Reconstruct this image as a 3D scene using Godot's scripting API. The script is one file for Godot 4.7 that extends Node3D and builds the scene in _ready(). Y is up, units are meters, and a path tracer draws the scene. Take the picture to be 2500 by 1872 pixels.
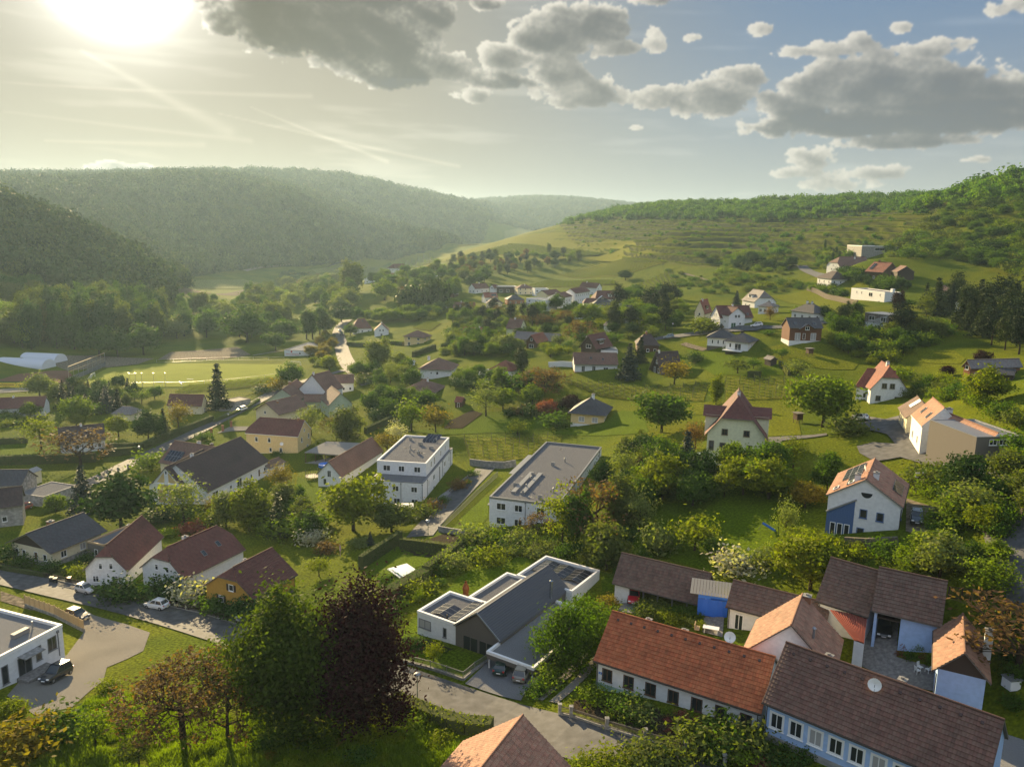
extends Node3D
# A village in a river valley, seen from the air on a spring evening.
# Photo pixels (2500 x 1872) are turned into rays; a ray's distance comes from the ground it meets or from known sizes.

const FOCAL := 1921.0
const EYE := Vector3(0,70,0)
const SUN_AZ := -25.5
const SUN_EL := 15.5
const EXPOSURE := 3.0
var view: Basis
var M := {}
var rng := RandomNumberGenerator.new()
var taken := {}
var noise := FastNoiseLite.new()
var report := false

func _ready() -> void:
	rng.seed = 7
	noise.seed = 3
	noise.frequency = 1.0
	var cam := Camera3D.new()
	cam.name = "camera"
	cam.fov = rad_to_deg(2.0*atan(936.0/FOCAL))
	cam.near = 0.5
	cam.far = 12000.0
	cam.position = EYE
	cam.rotation_degrees = Vector3(-10.96,0,1.0)
	view = Basis.from_euler(cam.rotation)
	add_child(cam)
	cam.current = true

	var env := Environment.new()
	env.background_mode = Environment.BG_SKY
	env.tonemap_mode = Environment.TONE_MAPPER_LINEAR
	env.tonemap_exposure = EXPOSURE
	env.sdfgi_enabled = true
	env.ssao_enabled = true
	env.ssil_enabled = true
	env.volumetric_fog_enabled = true
	env.volumetric_fog_density = 0.00009
	env.volumetric_fog_albedo = Color(0.76,0.89,1.0)
	env.volumetric_fog_anisotropy = 0.4
	var sky := Sky.new()
	var pan := PanoramaSkyMaterial.new()
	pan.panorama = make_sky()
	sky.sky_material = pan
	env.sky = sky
	env.background_energy_multiplier = 1.0
	var we := WorldEnvironment.new()
	we.name = "world_environment"
	we.environment = env
	add_child(we)

	var sun := DirectionalLight3D.new()
	sun.name = "sun"
	sun.light_energy = 1.5
	sun.light_color = Color(1.0,0.89,0.68)
	sun.light_angular_distance = 0.6
	sun.shadow_enabled = true
	sun.basis = Basis.looking_at(-sun_dir())
	add_child(sun)
	print("sky ",Time.get_ticks_msec())
	build_materials()
	build_terrain()
	print("terrain ",Time.get_ticks_msec())
	build_all()
	print("done ",Time.get_ticks_msec())

func sun_dir() -> Vector3:
	return az_el(SUN_AZ,SUN_EL)

func az_el(az: float,el: float) -> Vector3:
	var a := deg_to_rad(az)
	var e := deg_to_rad(el)
	return Vector3(sin(a)*cos(e),sin(e),-cos(a)*cos(e))

func ray(px: float,py: float) -> Vector3:
	return (view*Vector3((px - 1250.0)/FOCAL,(936.0 - py)/FOCAL,-1.0)).normalized()

# ------------------------------------------------------------------ sky
var blobs := []   # [azimuth,elevation,radius az,radius el,weight,darkness]

func cloud(px: float,py: float,rx: float,ry: float,dark := 0.5,weight := 1.0) -> void:
	var d := ray(px*1.1302,py*1.1302)
	blobs.append([rad_to_deg(atan2(d.x,-d.z)),rad_to_deg(asin(d.y)),rx/29.7,ry/29.7,weight,dark])

func make_sky() -> ImageTexture:
	# the clouds in view
	cloud(640,60,165,75,1.0); cloud(800,90,150,85,1.0); cloud(850,160,75,40,1.0); cloud(560,20,110,70,1.0); cloud(760,-40,260,80,1.0); cloud(930,30,50,40,0.9)
	cloud(1240,70,95,62,0.45); cloud(1160,80,70,42,0.6); cloud(1310,60,55,36,0.7); cloud(1090,125,62,32,0.4); cloud(960,148,70,34,0.5); cloud(1090,175,78,20,0.9); cloud(1020,208,44,16,0.3)
	cloud(1210,155,62,44,0.4); cloud(1255,205,100,38,0.35); cloud(1330,105,50,18,0.3); cloud(1405,215,44,26,0.3)
	cloud(1540,215,95,44,0.4); cloud(1600,180,50,34,0.35); cloud(1720,225,90,45,0.45); cloud(1850,190,130,62,0.5); cloud(1990,200,130,66,0.55); cloud(2110,215,95,56,0.6); cloud(1860,268,230,34,0.95); cloud(2050,262,200,36,1.0); cloud(2200,250,70,34,0.9); cloud(1950,305,120,18,0.8)
	cloud(1790,108,80,17,0.2,0.7); cloud(1855,90,26,20,0.2,0.7); cloud(2020,108,62,18,0.2,0.7); cloud(1945,62,22,10,0.2,0.6); cloud(1495,84,20,9,0.2,0.7); cloud(2195,18,42,18,0.3,0.8); cloud(1650,66,24,14,0.2,0.5); cloud(1415,90,24,26,0.2,0.55)
	cloud(1755,345,44,28,0.25,0.8); cloud(1720,372,50,14,0.25,0.75); cloud(1880,374,70,15,0.25,0.7); cloud(1800,400,90,14,0.25,0.6); cloud(2105,345,24,6,0.3,0.7)
	cloud(265,364,62,12,1.0,0.9); cloud(385,374,46,10,1.0,0.8); cloud(450,384,40,7,0.8,0.7); cloud(1050,8,36,14,0.8,0.9); cloud(430,-5,30,12,0.8,0.9); cloud(1375,276,16,7,0.2,0.7); cloud(1410,0,40,14,0.6,0.8)
	# the same kind of cloud goes on round the rest of the sky
	var r := RandomNumberGenerator.new()
	r.seed = 12
	for k in 110:
		var az := 42.0+r.randf()*276.0
		var el := 4.0+r.randf()*r.randf()*50.0
		var w := 2.0+r.randf()*6.0
		for j in 4:
			blobs.append([wrapf(az+r.randfn(0,w),-180.0,180.0),el+absf(r.randfn(0,1.6))*(0.4+el/30.0),w*r.randf_range(0.5,0.9),w*r.randf_range(0.2,0.4),0.9,r.randf_range(0.3,0.8)])
	var n1 := FastNoiseLite.new()
	n1.seed = 5; n1.noise_type = FastNoiseLite.TYPE_SIMPLEX_SMOOTH; n1.fractal_type = FastNoiseLite.FRACTAL_FBM; n1.fractal_octaves = 7; n1.frequency = 0.28; n1.fractal_gain = 0.6
	var n2 := FastNoiseLite.new()
	n2.seed = 9; n2.noise_type = FastNoiseLite.TYPE_SIMPLEX_SMOOTH; n2.fractal_type = FastNoiseLite.FRACTAL_FBM; n2.fractal_octaves = 4; n2.frequency = 0.12
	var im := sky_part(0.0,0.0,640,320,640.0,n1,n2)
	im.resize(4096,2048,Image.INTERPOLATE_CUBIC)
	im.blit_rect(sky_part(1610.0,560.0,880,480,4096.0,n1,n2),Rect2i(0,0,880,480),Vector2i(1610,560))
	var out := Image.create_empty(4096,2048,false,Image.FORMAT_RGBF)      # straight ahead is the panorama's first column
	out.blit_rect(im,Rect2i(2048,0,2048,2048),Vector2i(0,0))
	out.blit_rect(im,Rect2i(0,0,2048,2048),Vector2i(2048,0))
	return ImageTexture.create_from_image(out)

# part of the panorama: first column and row, size, and the width of the whole
func sky_part(x0: float,y0: float,w: int,h: int,whole: float,n1: FastNoiseLite,n2: FastNoiseLite) -> Image:
	var deg := 360.0/whole
	var tt := PackedFloat32Array(); tt.resize(w*h); tt.fill(-1.0)
	var dk := PackedFloat32Array(); dk.resize(w*h)
	for b in blobs:
		var xa := int((b[0] - b[2]*1.7+180.0)/deg - x0)
		var xb := int((b[0]+b[2]*1.7+180.0)/deg - x0)+1
		var ya := int((90.0 - b[1] - b[3]*1.7)/deg - y0)
		var yb := int((90.0 - b[1]+b[3]*1.7)/deg - y0)+1
		for y in range(maxi(ya,0),mini(yb,h)):
			var dy: float = (90.0 - (y0+y+0.5)*deg - b[1])/b[3]
			if dy < 0.0: dy *= 1.35          # flat bases
			for x in range(maxi(xa,0),mini(xb,w)):
				var dx: float = ((x0+x+0.5)*deg - 180.0 - b[0])/b[2]
				var q: float = (1.0 - dx*dx - dy*dy)*b[4]
				var k := y*w+x
				dk[k] = maxf(dk[k],b[5]*clampf(q+0.6,0.0,1.0))
				tt[k] = maxf(tt[k],q)+0.12*clampf(minf(tt[k],q)+0.5,0.0,1.0)
	for k in w*h:
		if tt[k] > -0.999:
			var az := (x0+k % w+0.5)*deg - 180.0
			var el := 90.0 - (y0+k/w+0.5)*deg
			tt[k] += n1.get_noise_2d(az*1.6,el*2.2)*1.2
	var im := Image.create_empty(w,h,false,Image.FORMAT_RGBF)
	for y in h:
		var el := 90.0 - (y0+y+0.5)*deg
		for x in w:
			var k := y*w+x
			if el < -2.0:
				im.set_pixel(x,y,Color(0.08,0.08,0.05))
				continue
			var az := (x0+x+0.5)*deg - 180.0
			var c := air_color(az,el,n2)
			if tt[k] > -0.1:
				var to := Vector2(wrapf(SUN_AZ - az,-180.0,180.0),-(SUN_EL+6.0 - el)).normalized()/deg
				var k2 := clampi(y+int(to.y*0.55),0,h - 1)*w+clampi(x+int(to.x*0.55),0,w - 1)
				var k3 := clampi(y+int(to.y*1.3),0,h - 1)*w+clampi(x+int(to.x*1.3),0,w - 1)
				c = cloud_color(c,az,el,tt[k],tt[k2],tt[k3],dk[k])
			c /= EXPOSURE
			im.set_pixel(x,y,Color(c.x,c.y,c.z))
	return im

func air_color(az: float,el: float,n2: FastNoiseLite) -> Vector3:
	var d := az_el(az,el)
	var ang := rad_to_deg(acos(clampf(d.dot(sun_dir()),-1.0,1.0)))
	var e := clampf(el,0.0,90.0)
	var side := clampf(ang/75.0,0.0,1.0)
	var hor := Vector3(0.50,0.43,0.31).lerp(Vector3(0.47,0.48,0.42),smoothstep(0.1,0.6,side))
	var top := Vector3(0.35,0.325,0.27).lerp(Vector3(0.15,0.245,0.40),smoothstep(0.18,0.62,side))
	var c := hor.lerp(top,pow(smoothstep(-2.0,17.0,e),0.85))
	c = c.lerp(Vector3(0.78,0.92,1.15),smoothstep(58.0,105.0,ang)*smoothstep(14.0,34.0,e))      # sky overhead and behind the camera, brightened to fill shaded walls
	c += Vector3(1.0,0.9,0.68)*(0.34*exp(-ang/5.5)+0.05*exp(-ang/16.0))
	var core := clampf(1.0 - ang/5.4,0.0,1.0)
	c += Vector3(1.0,0.97,0.88)*(9.0*core*core+1.3*exp(-pow(ang/4.4,2.0)))
	# thin high streaks and trails
	var ci := n2.get_noise_2d(az*0.35 - el*0.6,el*2.4+az*0.25)+0.5*n2.get_noise_2d(az*0.9,el*9.0)
	c += Vector3(0.10,0.095,0.08)*smoothstep(0.1,0.7,ci)*smoothstep(26.0,6.0,e)*(1.4 - side)
	for s in [[-27.6,10.2,-19.4,6.1,0.22],[-32.0,8.0,-14.0,8.6,0.07],[-17.9,7.7,-9.0,4.6,0.07],[-32.0,6.4,-18.0,5.6,0.08],[-30.0,4.9,-21.0,5.2,0.1],[-20.0,7.2,-4.0,4.4,0.06]]:
		var u: float = clampf(((az - s[0])*(s[2] - s[0])+(el - s[1])*(s[3] - s[1]))/(pow(s[2] - s[0],2.0)+pow(s[3] - s[1],2.0)),0.0,1.0)
		var gap := Vector2(az - lerpf(s[0],s[2],u),el - lerpf(s[1],s[3],u)).length()
		c += Vector3(0.5,0.46,0.36)*(0.35*exp(-pow(gap/(s[4]*(0.5+u*1.5)),2.0))*(0.4+0.6*clampf(0.5+ci,0.0,1.0)))
	return c

# cumulus: thick parts let little light through, thin edges and the side towards the sun shine
func cloud_color(c: Vector3,az: float,el: float,t: float,t2: float,t3: float,dark: float) -> Vector3:
	var ang := rad_to_deg(acos(clampf(az_el(az,el).dot(sun_dir()),-1.0,1.0)))
	var a := smoothstep(-0.05,0.16,t)
	var depth := clampf(maxf(t,0.0)*0.5+maxf(t2,0.0)*0.8+maxf(t3,0.0)*0.5,0.0,3.0)*(0.35+1.35*dark)
	var lit := exp(-depth*1.5)
	var near := exp(-ang/11.0)
	var front := smoothstep(60.0,120.0,ang)*smoothstep(14.0,34.0,el)       # high clouds across from the sun, brightened as added fill for shaded walls
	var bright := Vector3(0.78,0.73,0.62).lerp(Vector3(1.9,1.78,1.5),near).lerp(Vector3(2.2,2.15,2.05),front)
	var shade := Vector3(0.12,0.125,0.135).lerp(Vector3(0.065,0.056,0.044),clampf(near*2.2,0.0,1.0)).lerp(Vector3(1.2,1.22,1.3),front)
	return c.lerp(shade.lerp(bright,lit)+c*0.1,a*0.96)

# ------------------------------------------------------------------ terrain
# Heights are known at points read off the photograph (a pixel and how far the ground there lies below the eye, or how far away it is)
# and joined by a smooth surface.
var cu := PackedFloat64Array()
var cv := PackedFloat64Array()
var cw := PackedFloat64Array()
var ch := PackedFloat64Array()
var gx := PackedFloat64Array()
var gz := PackedFloat64Array()
var gh := PackedFloat64Array()
var GNX := 0
var GNZ := 0

func uv_of(x: float,z: float) -> Vector2:
	var q := 160.0 - z
	return Vector2(atan2(x,q)*2.2,0.5*log(x*x+q*q)*1.6)

func know(x: float,y: float,z: float) -> void:
	var p := uv_of(x,z)
	cu.append(p.x); cv.append(p.y); ch.append(y)

func know_drop(px: float,py: float,drop: float) -> void:
	var d := ray(px*1.1302,py*1.1302)
	var t := -drop/d.y
	know(EYE.x+d.x*t,EYE.y - drop,EYE.z+d.z*t)

func know_far(px: float,py: float,far: float) -> void:
	var d := ray(px*1.1302,py*1.1302)
	var t := far/sqrt(d.x*d.x+d.z*d.z)
	know(EYE.x+d.x*t,EYE.y+d.y*t,EYE.z+d.z*t)

func solve_surface() -> void:
	var n := ch.size()
	var m := n+3
	var a := []
	for i in n:
		var row := PackedFloat64Array()
		row.resize(m+1)
		for j in n:
			var r2 := pow(cu[i] - cu[j],2.0)+pow(cv[i] - cv[j],2.0)
			row[j] = 0.5*r2*log(r2+1e-12) if i != j else 0.0006
		row[n] = 1.0; row[n+1] = cu[i]; row[n+2] = cv[i]
		row[m] = ch[i]
		a.append(row)
	for k in 3:
		var row := PackedFloat64Array()
		row.resize(m+1)
		for j in n:
			row[j] = 1.0 if k == 0 else (cu[j] if k == 1 else cv[j])
		a.append(row)
	for i in m:
		var best := i
		for k in range(i+1,m):
			if absf(a[k][i]) > absf(a[best][i]): best = k
		var keep = a[i]; a[i] = a[best]; a[best] = keep
		var ri: PackedFloat64Array = a[i]
		for k in range(i+1,m):
			var rk: PackedFloat64Array = a[k]
			var f := rk[i]/ri[i]
			if f != 0.0:
				for j in range(i,m+1):
					rk[j] -= f*ri[j]
				a[k] = rk
	cw.resize(m)
	for i in range(m - 1,-1,-1):
		var s: float = a[i][m]
		for j in range(i+1,m):
			s -= a[i][j]*cw[j]
		cw[i] = s/a[i][i]

func surface_at(x: float,z: float) -> float:
	var p := uv_of(x,z)
	var n := ch.size()
	var s := cw[n]+cw[n+1]*p.x+cw[n+2]*p.y
	for j in n:
		var a := p.x - cu[j]
		var b := p.y - cv[j]
		var r2 := a*a+b*b
		s += cw[j]*0.5*r2*log(r2+1e-12)
	return s

func axis(reach: float,fine: float,step: float,grow: float) -> PackedFloat64Array:
	var out := PackedFloat64Array([0.0])
	var at := 0.0
	while at < reach:
		at += step+maxf(0.0,at - fine)*grow
		out.append(at)
	return out

# coarse lattice of the smooth surface, read back with a cubic
var lx := PackedFloat64Array()
var lz := PackedFloat64Array()
var lh := PackedFloat64Array()
const WARP := 140.0

func warp(a: float) -> float:      # metres to lattice steps: even near the village,wider far away
	return signf(a)*log(1.0+absf(a)/WARP)*20.0

func unwarp(s: float) -> float:
	return signf(s)*WARP*(exp(absf(s)/20.0) - 1.0)

var i0 := -64
var j0 := -76
var NI := 129
var NJ := 94

func smooth_height(x: float,z: float) -> float:
	var u := clampf(warp(x) - i0,1.0,NI - 3.001)
	var v := clampf(warp(z) - j0,1.0,NJ - 3.001)
	var i := int(u)
	var j := int(v)
	var fu := u - i
	var fv := v - j
	var r := [0.0,0.0,0.0,0.0]
	for k in 4:
		var b := (j+k - 1)*NI+i
		r[k] = cubic_interpolate(lh[b],lh[b+1],lh[b - 1],lh[b+2],fu)
	return cubic_interpolate(r[1],r[2],r[0],r[3],fv)

func ground(x: float,z: float) -> float:
	var h := smooth_height(x,z)
	# vineyard terraces on the hills across and beside the valley
	var k := terraced(x,z,h)
	if k > 0.0:
		var step := 5.0
		var t := h/step+0.35*noise.get_noise_2d(x*0.006,z*0.006)
		var f := t - floorf(t)
		h += k*step*(smoothstep(0.62,1.0,f) - f+0.31)
	return h

func terraced(x: float,z: float,h: float) -> float:
	if z > -330.0 or x < 40.0 or z < -1900.0: return 0.0
	var from := lerpf(500.0,330.0,smoothstep(290.0,360.0,x))        # the right-hand slope begins nearer
	return smoothstep(40.0,120.0,x)*smoothstep(from,from+60.0,-z)*smoothstep(42.0,50.0,h)*smoothstep(-1900.0,-1600.0,z)

func build_terrain() -> void:
	# the street, gardens and houses
	for p in [[1290,1520,51],[1640,1612,50],[1900,1700,49.5],[1130,1520,53.7],[905,1510,54.7],[700,1640,55],[400,1640,55],[100,1620,55],[120,1480,57],[0,1450,58],[335,1318,62.5],[185,1288,63],[0,1240,64],[560,1385,59],
		[1290,1290,53.2],[1000,1390,54.6],[1180,1430,53.9],[920,1330,55.2],[880,1210,57.5],[540,1310,60.5],[250,1250,63],[100,1210,65],[916,1101,61],[1057,1143,57],[1240,925,55.5],[1150,985,58],[1600,990,42.5],[1550,1150,47.5],[1870,1168,41.5],[1700,1345,48],[1980,1450,47.5],[2180,1500,46],
		[1900,880,41],[2050,1000,38.5],[1900,960,40],[2150,1100,36.5],[2200,1240,37.5],[1790,762,35.5],[1740,735,33.5],[1580,716,34.5],[1500,850,46],[1290,808,48],[1440,802,46.5],[950,815,57],[600,978,68],[400,1050,67.5],[500,890,69.5],[745,770,67],
		[400,800,70],[60,800,71],[300,735,71],[0,900,70],[0,1050,68],[470,622,70],[1200,665,43],[1060,668,52],[850,722,62],[1410,605,36],[1300,582,36],[1800,624,27],[1885,662,28.5],[1855,556,11],[1800,596,22],[2150,640,24],[2150,780,31],[2100,700,29],[2000,880,36],[2190,900,30],[600,720,70.5],[700,640,66],[650,1130,64.5],[760,1000,65],[960,930,61]]:
		know_drop(p[0],p[1],p[2])
	# the hills
	for p in [[0,455,820],[120,500,800],[235,548,800],[0,640,600],[140,612,680],[270,588,860],[290,398,1750],[430,392,1750],[540,415,1650],[700,480,1550],[860,515,1650],[600,383,2500],[720,388,2500],[830,408,2600],[960,437,2800],[1020,444,3200],[420,592,1050],[600,574,1280],[760,556,1550],[940,530,2000],
		[1060,434,4300],[1150,432,4300],[1250,434,4300],[1340,442,4100],[0,397,2000],[130,402,1950],[230,403,1950],[130,470,1250],[1400,450,1180],[1300,466,1300],[1210,492,1500],[1500,446,1120],[1590,448,1100],[1700,444,1020],[1800,438,1000],[1900,446,900],[1990,446,850],[1000,545,1250],[1200,533,1000],[1400,518,800],[1500,545,700],[1600,530,740],[1530,490,900],
		[2060,432,720],[2120,410,690],[2205,394,660],[2100,475,560],[2000,490,600],[1800,505,660],[1950,562,520],[2150,565,470],[2200,605,420],[1050,500,2300],[1120,482,2900],[1050,562,920],[1640,600,520],[1720,560,600],[869,588,850],[940,612,700]]:
		know_far(p[0],p[1],p[2])
	for p in [[0,18,40],[-120,12,40],[140,28,20],[300,40,-150],[450,75,-300],[-400,0,-100],[-800,4,-500],[250,40,150],[-250,8,150],[0,22,150],[700,120,-500],[-1800,60,-800],[1200,140,-1000],[1500,120,-2500],[300,60,-5500],[-2500,150,-3500],[900,90,-1500],[-400,130,-3500]]:
		know(p[0],p[1],p[2])
	solve_surface()
	if report:
		for i in ch.size():
			var s := cw[ch.size()]+cw[ch.size()+1]*cu[i]+cw[ch.size()+2]*cv[i]
			for j in ch.size():
				var r2 := pow(cu[i] - cu[j],2.0)+pow(cv[i] - cv[j],2.0)
				s += cw[j]*0.5*r2*log(r2+1e-12)
			if absf(s - ch[i]) > 1.2: print('residual ',i,' ',s - ch[i],' want ',ch[i])
	lh.resize(NI*NJ)
	for j in NJ:
		for i in NI:
			lh[j*NI+i] = surface_at(unwarp(i+i0),unwarp(j+j0))
	valley_floor = world_polygon("d",[[330,610],[560,590],[700,577],[860,560],[945,538],[1040,520],[1110,500],[1250,520],[1100,640],[800,690],[400,680]])
	var right := axis(3300.0,130.0,2.2,0.013)
	for i in range(right.size() - 1,0,-1): gx.append(-right[i])
	gx.append_array(right)
	var front := axis(5600.0,300.0,2.2,0.013)
	for j in range(front.size() - 1,-1,-1): gz.append(-front[j])
	for j in range(1,30): gz.append(j*3.0)
	GNX = gx.size(); GNZ = gz.size()
	gh.resize(GNX*GNZ)
	for j in GNZ:
		for i in GNX:
			gh[j*GNX+i] = ground(gx[i],gz[j])
	print("grid ",GNX," x ",GNZ," points ",ch.size())
	var vs := PackedVector3Array(); var ns := PackedVector3Array(); var cs := PackedColorArray(); var ix := PackedInt32Array()
	vs.resize(GNX*GNZ); ns.resize(GNX*GNZ); cs.resize(GNX*GNZ)
	for j in GNZ:
		for i in GNX:
			var k := j*GNX+i
			vs[k] = Vector3(gx[i],gh[k],gz[j])
			var ia := maxi(i - 1,0); var ib := mini(i+1,GNX - 1); var ja := maxi(j - 1,0); var jb := mini(j+1,GNZ - 1)
			var sx := (gh[j*GNX+ib] - gh[j*GNX+ia])/(gx[ib] - gx[ia])
			var sz := (gh[jb*GNX+i] - gh[ja*GNX+i])/(gz[jb] - gz[ja])
			ns[k] = Vector3(-sx,1.0,-sz).normalized()
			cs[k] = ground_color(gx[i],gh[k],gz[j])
	ix.resize((GNX - 1)*(GNZ - 1)*6)
	var w := 0
	for j in GNZ - 1:
		for i in GNX - 1:
			var k := j*GNX+i
			ix[w] = k; ix[w+1] = k+1; ix[w+2] = k+GNX
			ix[w+3] = k+1; ix[w+4] = k+GNX+1; ix[w+5] = k+GNX
			w += 6
	var arr := []
	arr.resize(Mesh.ARRAY_MAX)
	arr[Mesh.ARRAY_VERTEX] = vs; arr[Mesh.ARRAY_NORMAL] = ns; arr[Mesh.ARRAY_COLOR] = cs; arr[Mesh.ARRAY_INDEX] = ix
	var me := ArrayMesh.new()
	me.add_surface_from_arrays(Mesh.PRIMITIVE_TRIANGLES,arr)
	var o := MeshInstance3D.new()
	o.name = "terrain"
	o.mesh = me
	o.material_override = M.ground
	o.set_meta("kind","structure")
	add_child(o)

func ground_color(x: float,h: float,z: float) -> Color:
	var a := noise.get_noise_2d(x*0.02,z*0.02)
	var b := noise.get_noise_2d(x*0.11+40.0,z*0.11)
	var c := Vector3(0.105,0.150,0.012).lerp(Vector3(0.170,0.190,0.016),clampf(0.5+a,0.0,1.0))
	c = c.lerp(Vector3(0.065,0.105,0.012),clampf(b,0.0,0.6))
	var k := terraced(x,z,h)
	if k > 0.3:
		var t := smooth_height(x,z)/5.0+0.35*noise.get_noise_2d(x*0.006,z*0.006)
		var f := t - floorf(t)
		if f > 0.66:       # dry-stone walls and scrub on the banks between the terraces
			c = Vector3(0.045,0.055,0.018)
		else:
			c = Vector3(0.13,0.16,0.02).lerp(Vector3(0.15,0.145,0.035),clampf(b+0.3,0.0,0.7))
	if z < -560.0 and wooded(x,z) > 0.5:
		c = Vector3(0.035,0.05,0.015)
	return Color(c.x,c.y,c.z)

var valley_floor := PackedVector2Array()

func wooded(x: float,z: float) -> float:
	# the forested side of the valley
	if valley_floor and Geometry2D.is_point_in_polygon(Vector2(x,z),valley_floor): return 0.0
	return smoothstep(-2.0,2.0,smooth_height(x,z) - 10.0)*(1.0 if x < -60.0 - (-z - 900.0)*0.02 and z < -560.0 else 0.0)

# the ground point that a pixel of the photograph shows, or the point above it at a given height
func spot(px: float,py: float,lift := 0.0) -> Vector3:
	var d := ray(px,py)
	var t := 20.0
	var was := 0.0
	while t < 9000.0:
		var p := EYE+d*t
		var gap := p.y - ground(p.x,p.z) - lift
		if gap < 0.0:
			var a := t - maxf(1.0,t*0.02)
			var b := t
			for k in 14:
				var m := (a+b)*0.5
				var q := EYE+d*m
				if q.y - ground(q.x,q.z) - lift < 0.0: b = m
				else: a = m
			return EYE+d*b
		t += maxf(1.0,t*0.02)
		was = gap
	return EYE+d*9000.0

func at_level(px: float,py: float,y: float) -> Vector3:
	var d := ray(px,py)
	return EYE+d*((y - EYE.y)/d.y)

func on_ground(p: Vector3,lift := 0.0) -> Vector3:
	return Vector3(p.x,ground(p.x,p.z)+lift,p.z)

# ------------------------------------------------------------------ building blocks
class MB:                       # collects faces (corners anticlockwise seen from the front) into one mesh
	var v := PackedVector3Array()
	var n := PackedVector3Array()
	var c := PackedColorArray()
	var t := PackedVector2Array()
	var ix := PackedInt32Array()
	var tint := Color.WHITE
	func quad(a: Vector3,b: Vector3,d: Vector3,e: Vector3,uvs = null) -> void:
		var k := v.size()
		var m := (b - a).cross(d - a)
		if m.length_squared() < 1e-14: m = (d - a).cross(e - a)
		m = m.normalized()
		v.append(a); v.append(b); v.append(d); v.append(e)
		for i in 4:
			n.append(m); c.append(tint)
		if uvs == null:
			var l := (b - a).length()
			var h := (e - a).length()
			t.append(Vector2(0,h)); t.append(Vector2(l,h)); t.append(Vector2(l,0)); t.append(Vector2(0,0))
		else:
			for q in uvs: t.append(q)
		ix.append_array([k,k+2,k+1,k,k+3,k+2])
	func tri(a: Vector3,b: Vector3,d: Vector3) -> void:
		var k := v.size()
		var m := (b - a).cross(d - a).normalized()
		v.append(a); v.append(b); v.append(d)
		for p in [a,b,d]:
			n.append(m); c.append(tint); t.append(Vector2(p.x+p.z,p.y))
		ix.append_array([k,k+2,k+1])
	func fan(p: Array) -> void:
		for i in range(1,p.size() - 1): tri(p[0],p[i],p[i+1])
	func box(lo: Vector3,hi: Vector3,x := Transform3D()) -> void:
		var p := []
		for i in 8: p.append(x*Vector3(hi.x if i & 1 else lo.x,hi.y if i & 2 else lo.y,hi.z if i & 4 else lo.z))
		quad(p[4],p[5],p[7],p[6]); quad(p[1],p[0],p[2],p[3]); quad(p[5],p[1],p[3],p[7]); quad(p[0],p[4],p[6],p[2]); quad(p[6],p[7],p[3],p[2]); quad(p[0],p[1],p[5],p[4])
	func cbox(at: Vector3,size: Vector3,x := Transform3D()) -> void:
		box(at - size*0.5,at+size*0.5,x)
	func bar(a: Vector3,b: Vector3,w: float,h := -1.0) -> void:      # a square bar between two points
		var z := (b - a)
		var l := z.length()
		if l < 1e-5: return
		z /= l
		var up := Vector3.UP if absf(z.y) < 0.95 else Vector3.RIGHT
		var x := up.cross(z).normalized()
		var y := z.cross(x)
		box(Vector3(-w*0.5,-(h if h > 0.0 else w)*0.5,0),Vector3(w*0.5,(h if h > 0.0 else w)*0.5,l),Transform3D(Basis(x,y,z),a))
	func tube(path: Array,radii: Array,sides := 6,cap := true) -> void:
		var rings := []
		for i in path.size():
			var z: Vector3 = (path[mini(i+1,path.size() - 1)] - path[maxi(i - 1,0)]).normalized()
			var up := Vector3.UP if absf(z.y) < 0.9 else Vector3.RIGHT
			var x := up.cross(z).normalized()
			var y := z.cross(x)
			var k := v.size()
			for s in sides:
				var a := TAU*s/sides
				var d := x*cos(a)+y*sin(a)
				v.append(path[i]+d*radii[i]); n.append(d); c.append(tint); t.append(Vector2(a,i))
			rings.append(k)
		for i in rings.size() - 1:
			for s in sides:
				var a: int = rings[i]+s
				var b: int = rings[i]+(s+1) % sides
				var d: int = rings[i+1]+(s+1) % sides
				var e: int = rings[i+1]+s
				ix.append_array([a,d,b,a,e,d])
		if cap:
			var last: int = rings[-1]
			var z: Vector3 = (path[-1] - path[-2]).normalized()
			var k := v.size()
			for s in sides:
				v.append(v[last+s]); n.append(z); c.append(tint); t.append(Vector2())
			for s in range(1,sides - 1): ix.append_array([k,k+s+1,k+s])
	func lathe(profile: Array,sides := 12,at := Vector3.ZERO) -> void:      # [radius,height] pairs from the foot up
		var p := []
		var r := []
		for q in profile:
			p.append(at+Vector3(0,q[1],0)); r.append(q[0])
		for i in p.size() - 1:
			for s in sides:
				var a := TAU*s/sides
				var b := TAU*(s+1)/sides
				var f := func(k: int,w: float) -> Vector3: return p[k]+Vector3(cos(w),0,-sin(w))*r[k]
				quad(f.call(i,a),f.call(i,b),f.call(i+1,b),f.call(i+1,a))
	func mesh() -> ArrayMesh:
		var arr := []
		arr.resize(Mesh.ARRAY_MAX)
		arr[Mesh.ARRAY_VERTEX] = v; arr[Mesh.ARRAY_NORMAL] = n; arr[Mesh.ARRAY_COLOR] = c; arr[Mesh.ARRAY_TEX_UV] = t; arr[Mesh.ARRAY_INDEX] = ix
		var me := ArrayMesh.new()
		me.add_surface_from_arrays(Mesh.PRIMITIVE_TRIANGLES,arr)
		return me

func numbered(called: String) -> String:
	var k: int = taken.get(called,0)
	taken[called] = k+1
	return called if k == 0 else "%s_%03d" % [called,k]

func tag(o: Node,label: String,category: String,group := "",kind := "") -> void:
	if label: o.set_meta("label",label)
	if category: o.set_meta("category",category)
	if group: o.set_meta("group",group)
	if kind: o.set_meta("kind",kind)

func thing(called: String,label: String,category: String,x: Transform3D,group := "") -> Node3D:
	var o := Node3D.new()
	o.name = numbered(called)
	add_child(o)
	o.transform = x
	tag(o,label,category,group)
	return o

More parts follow.
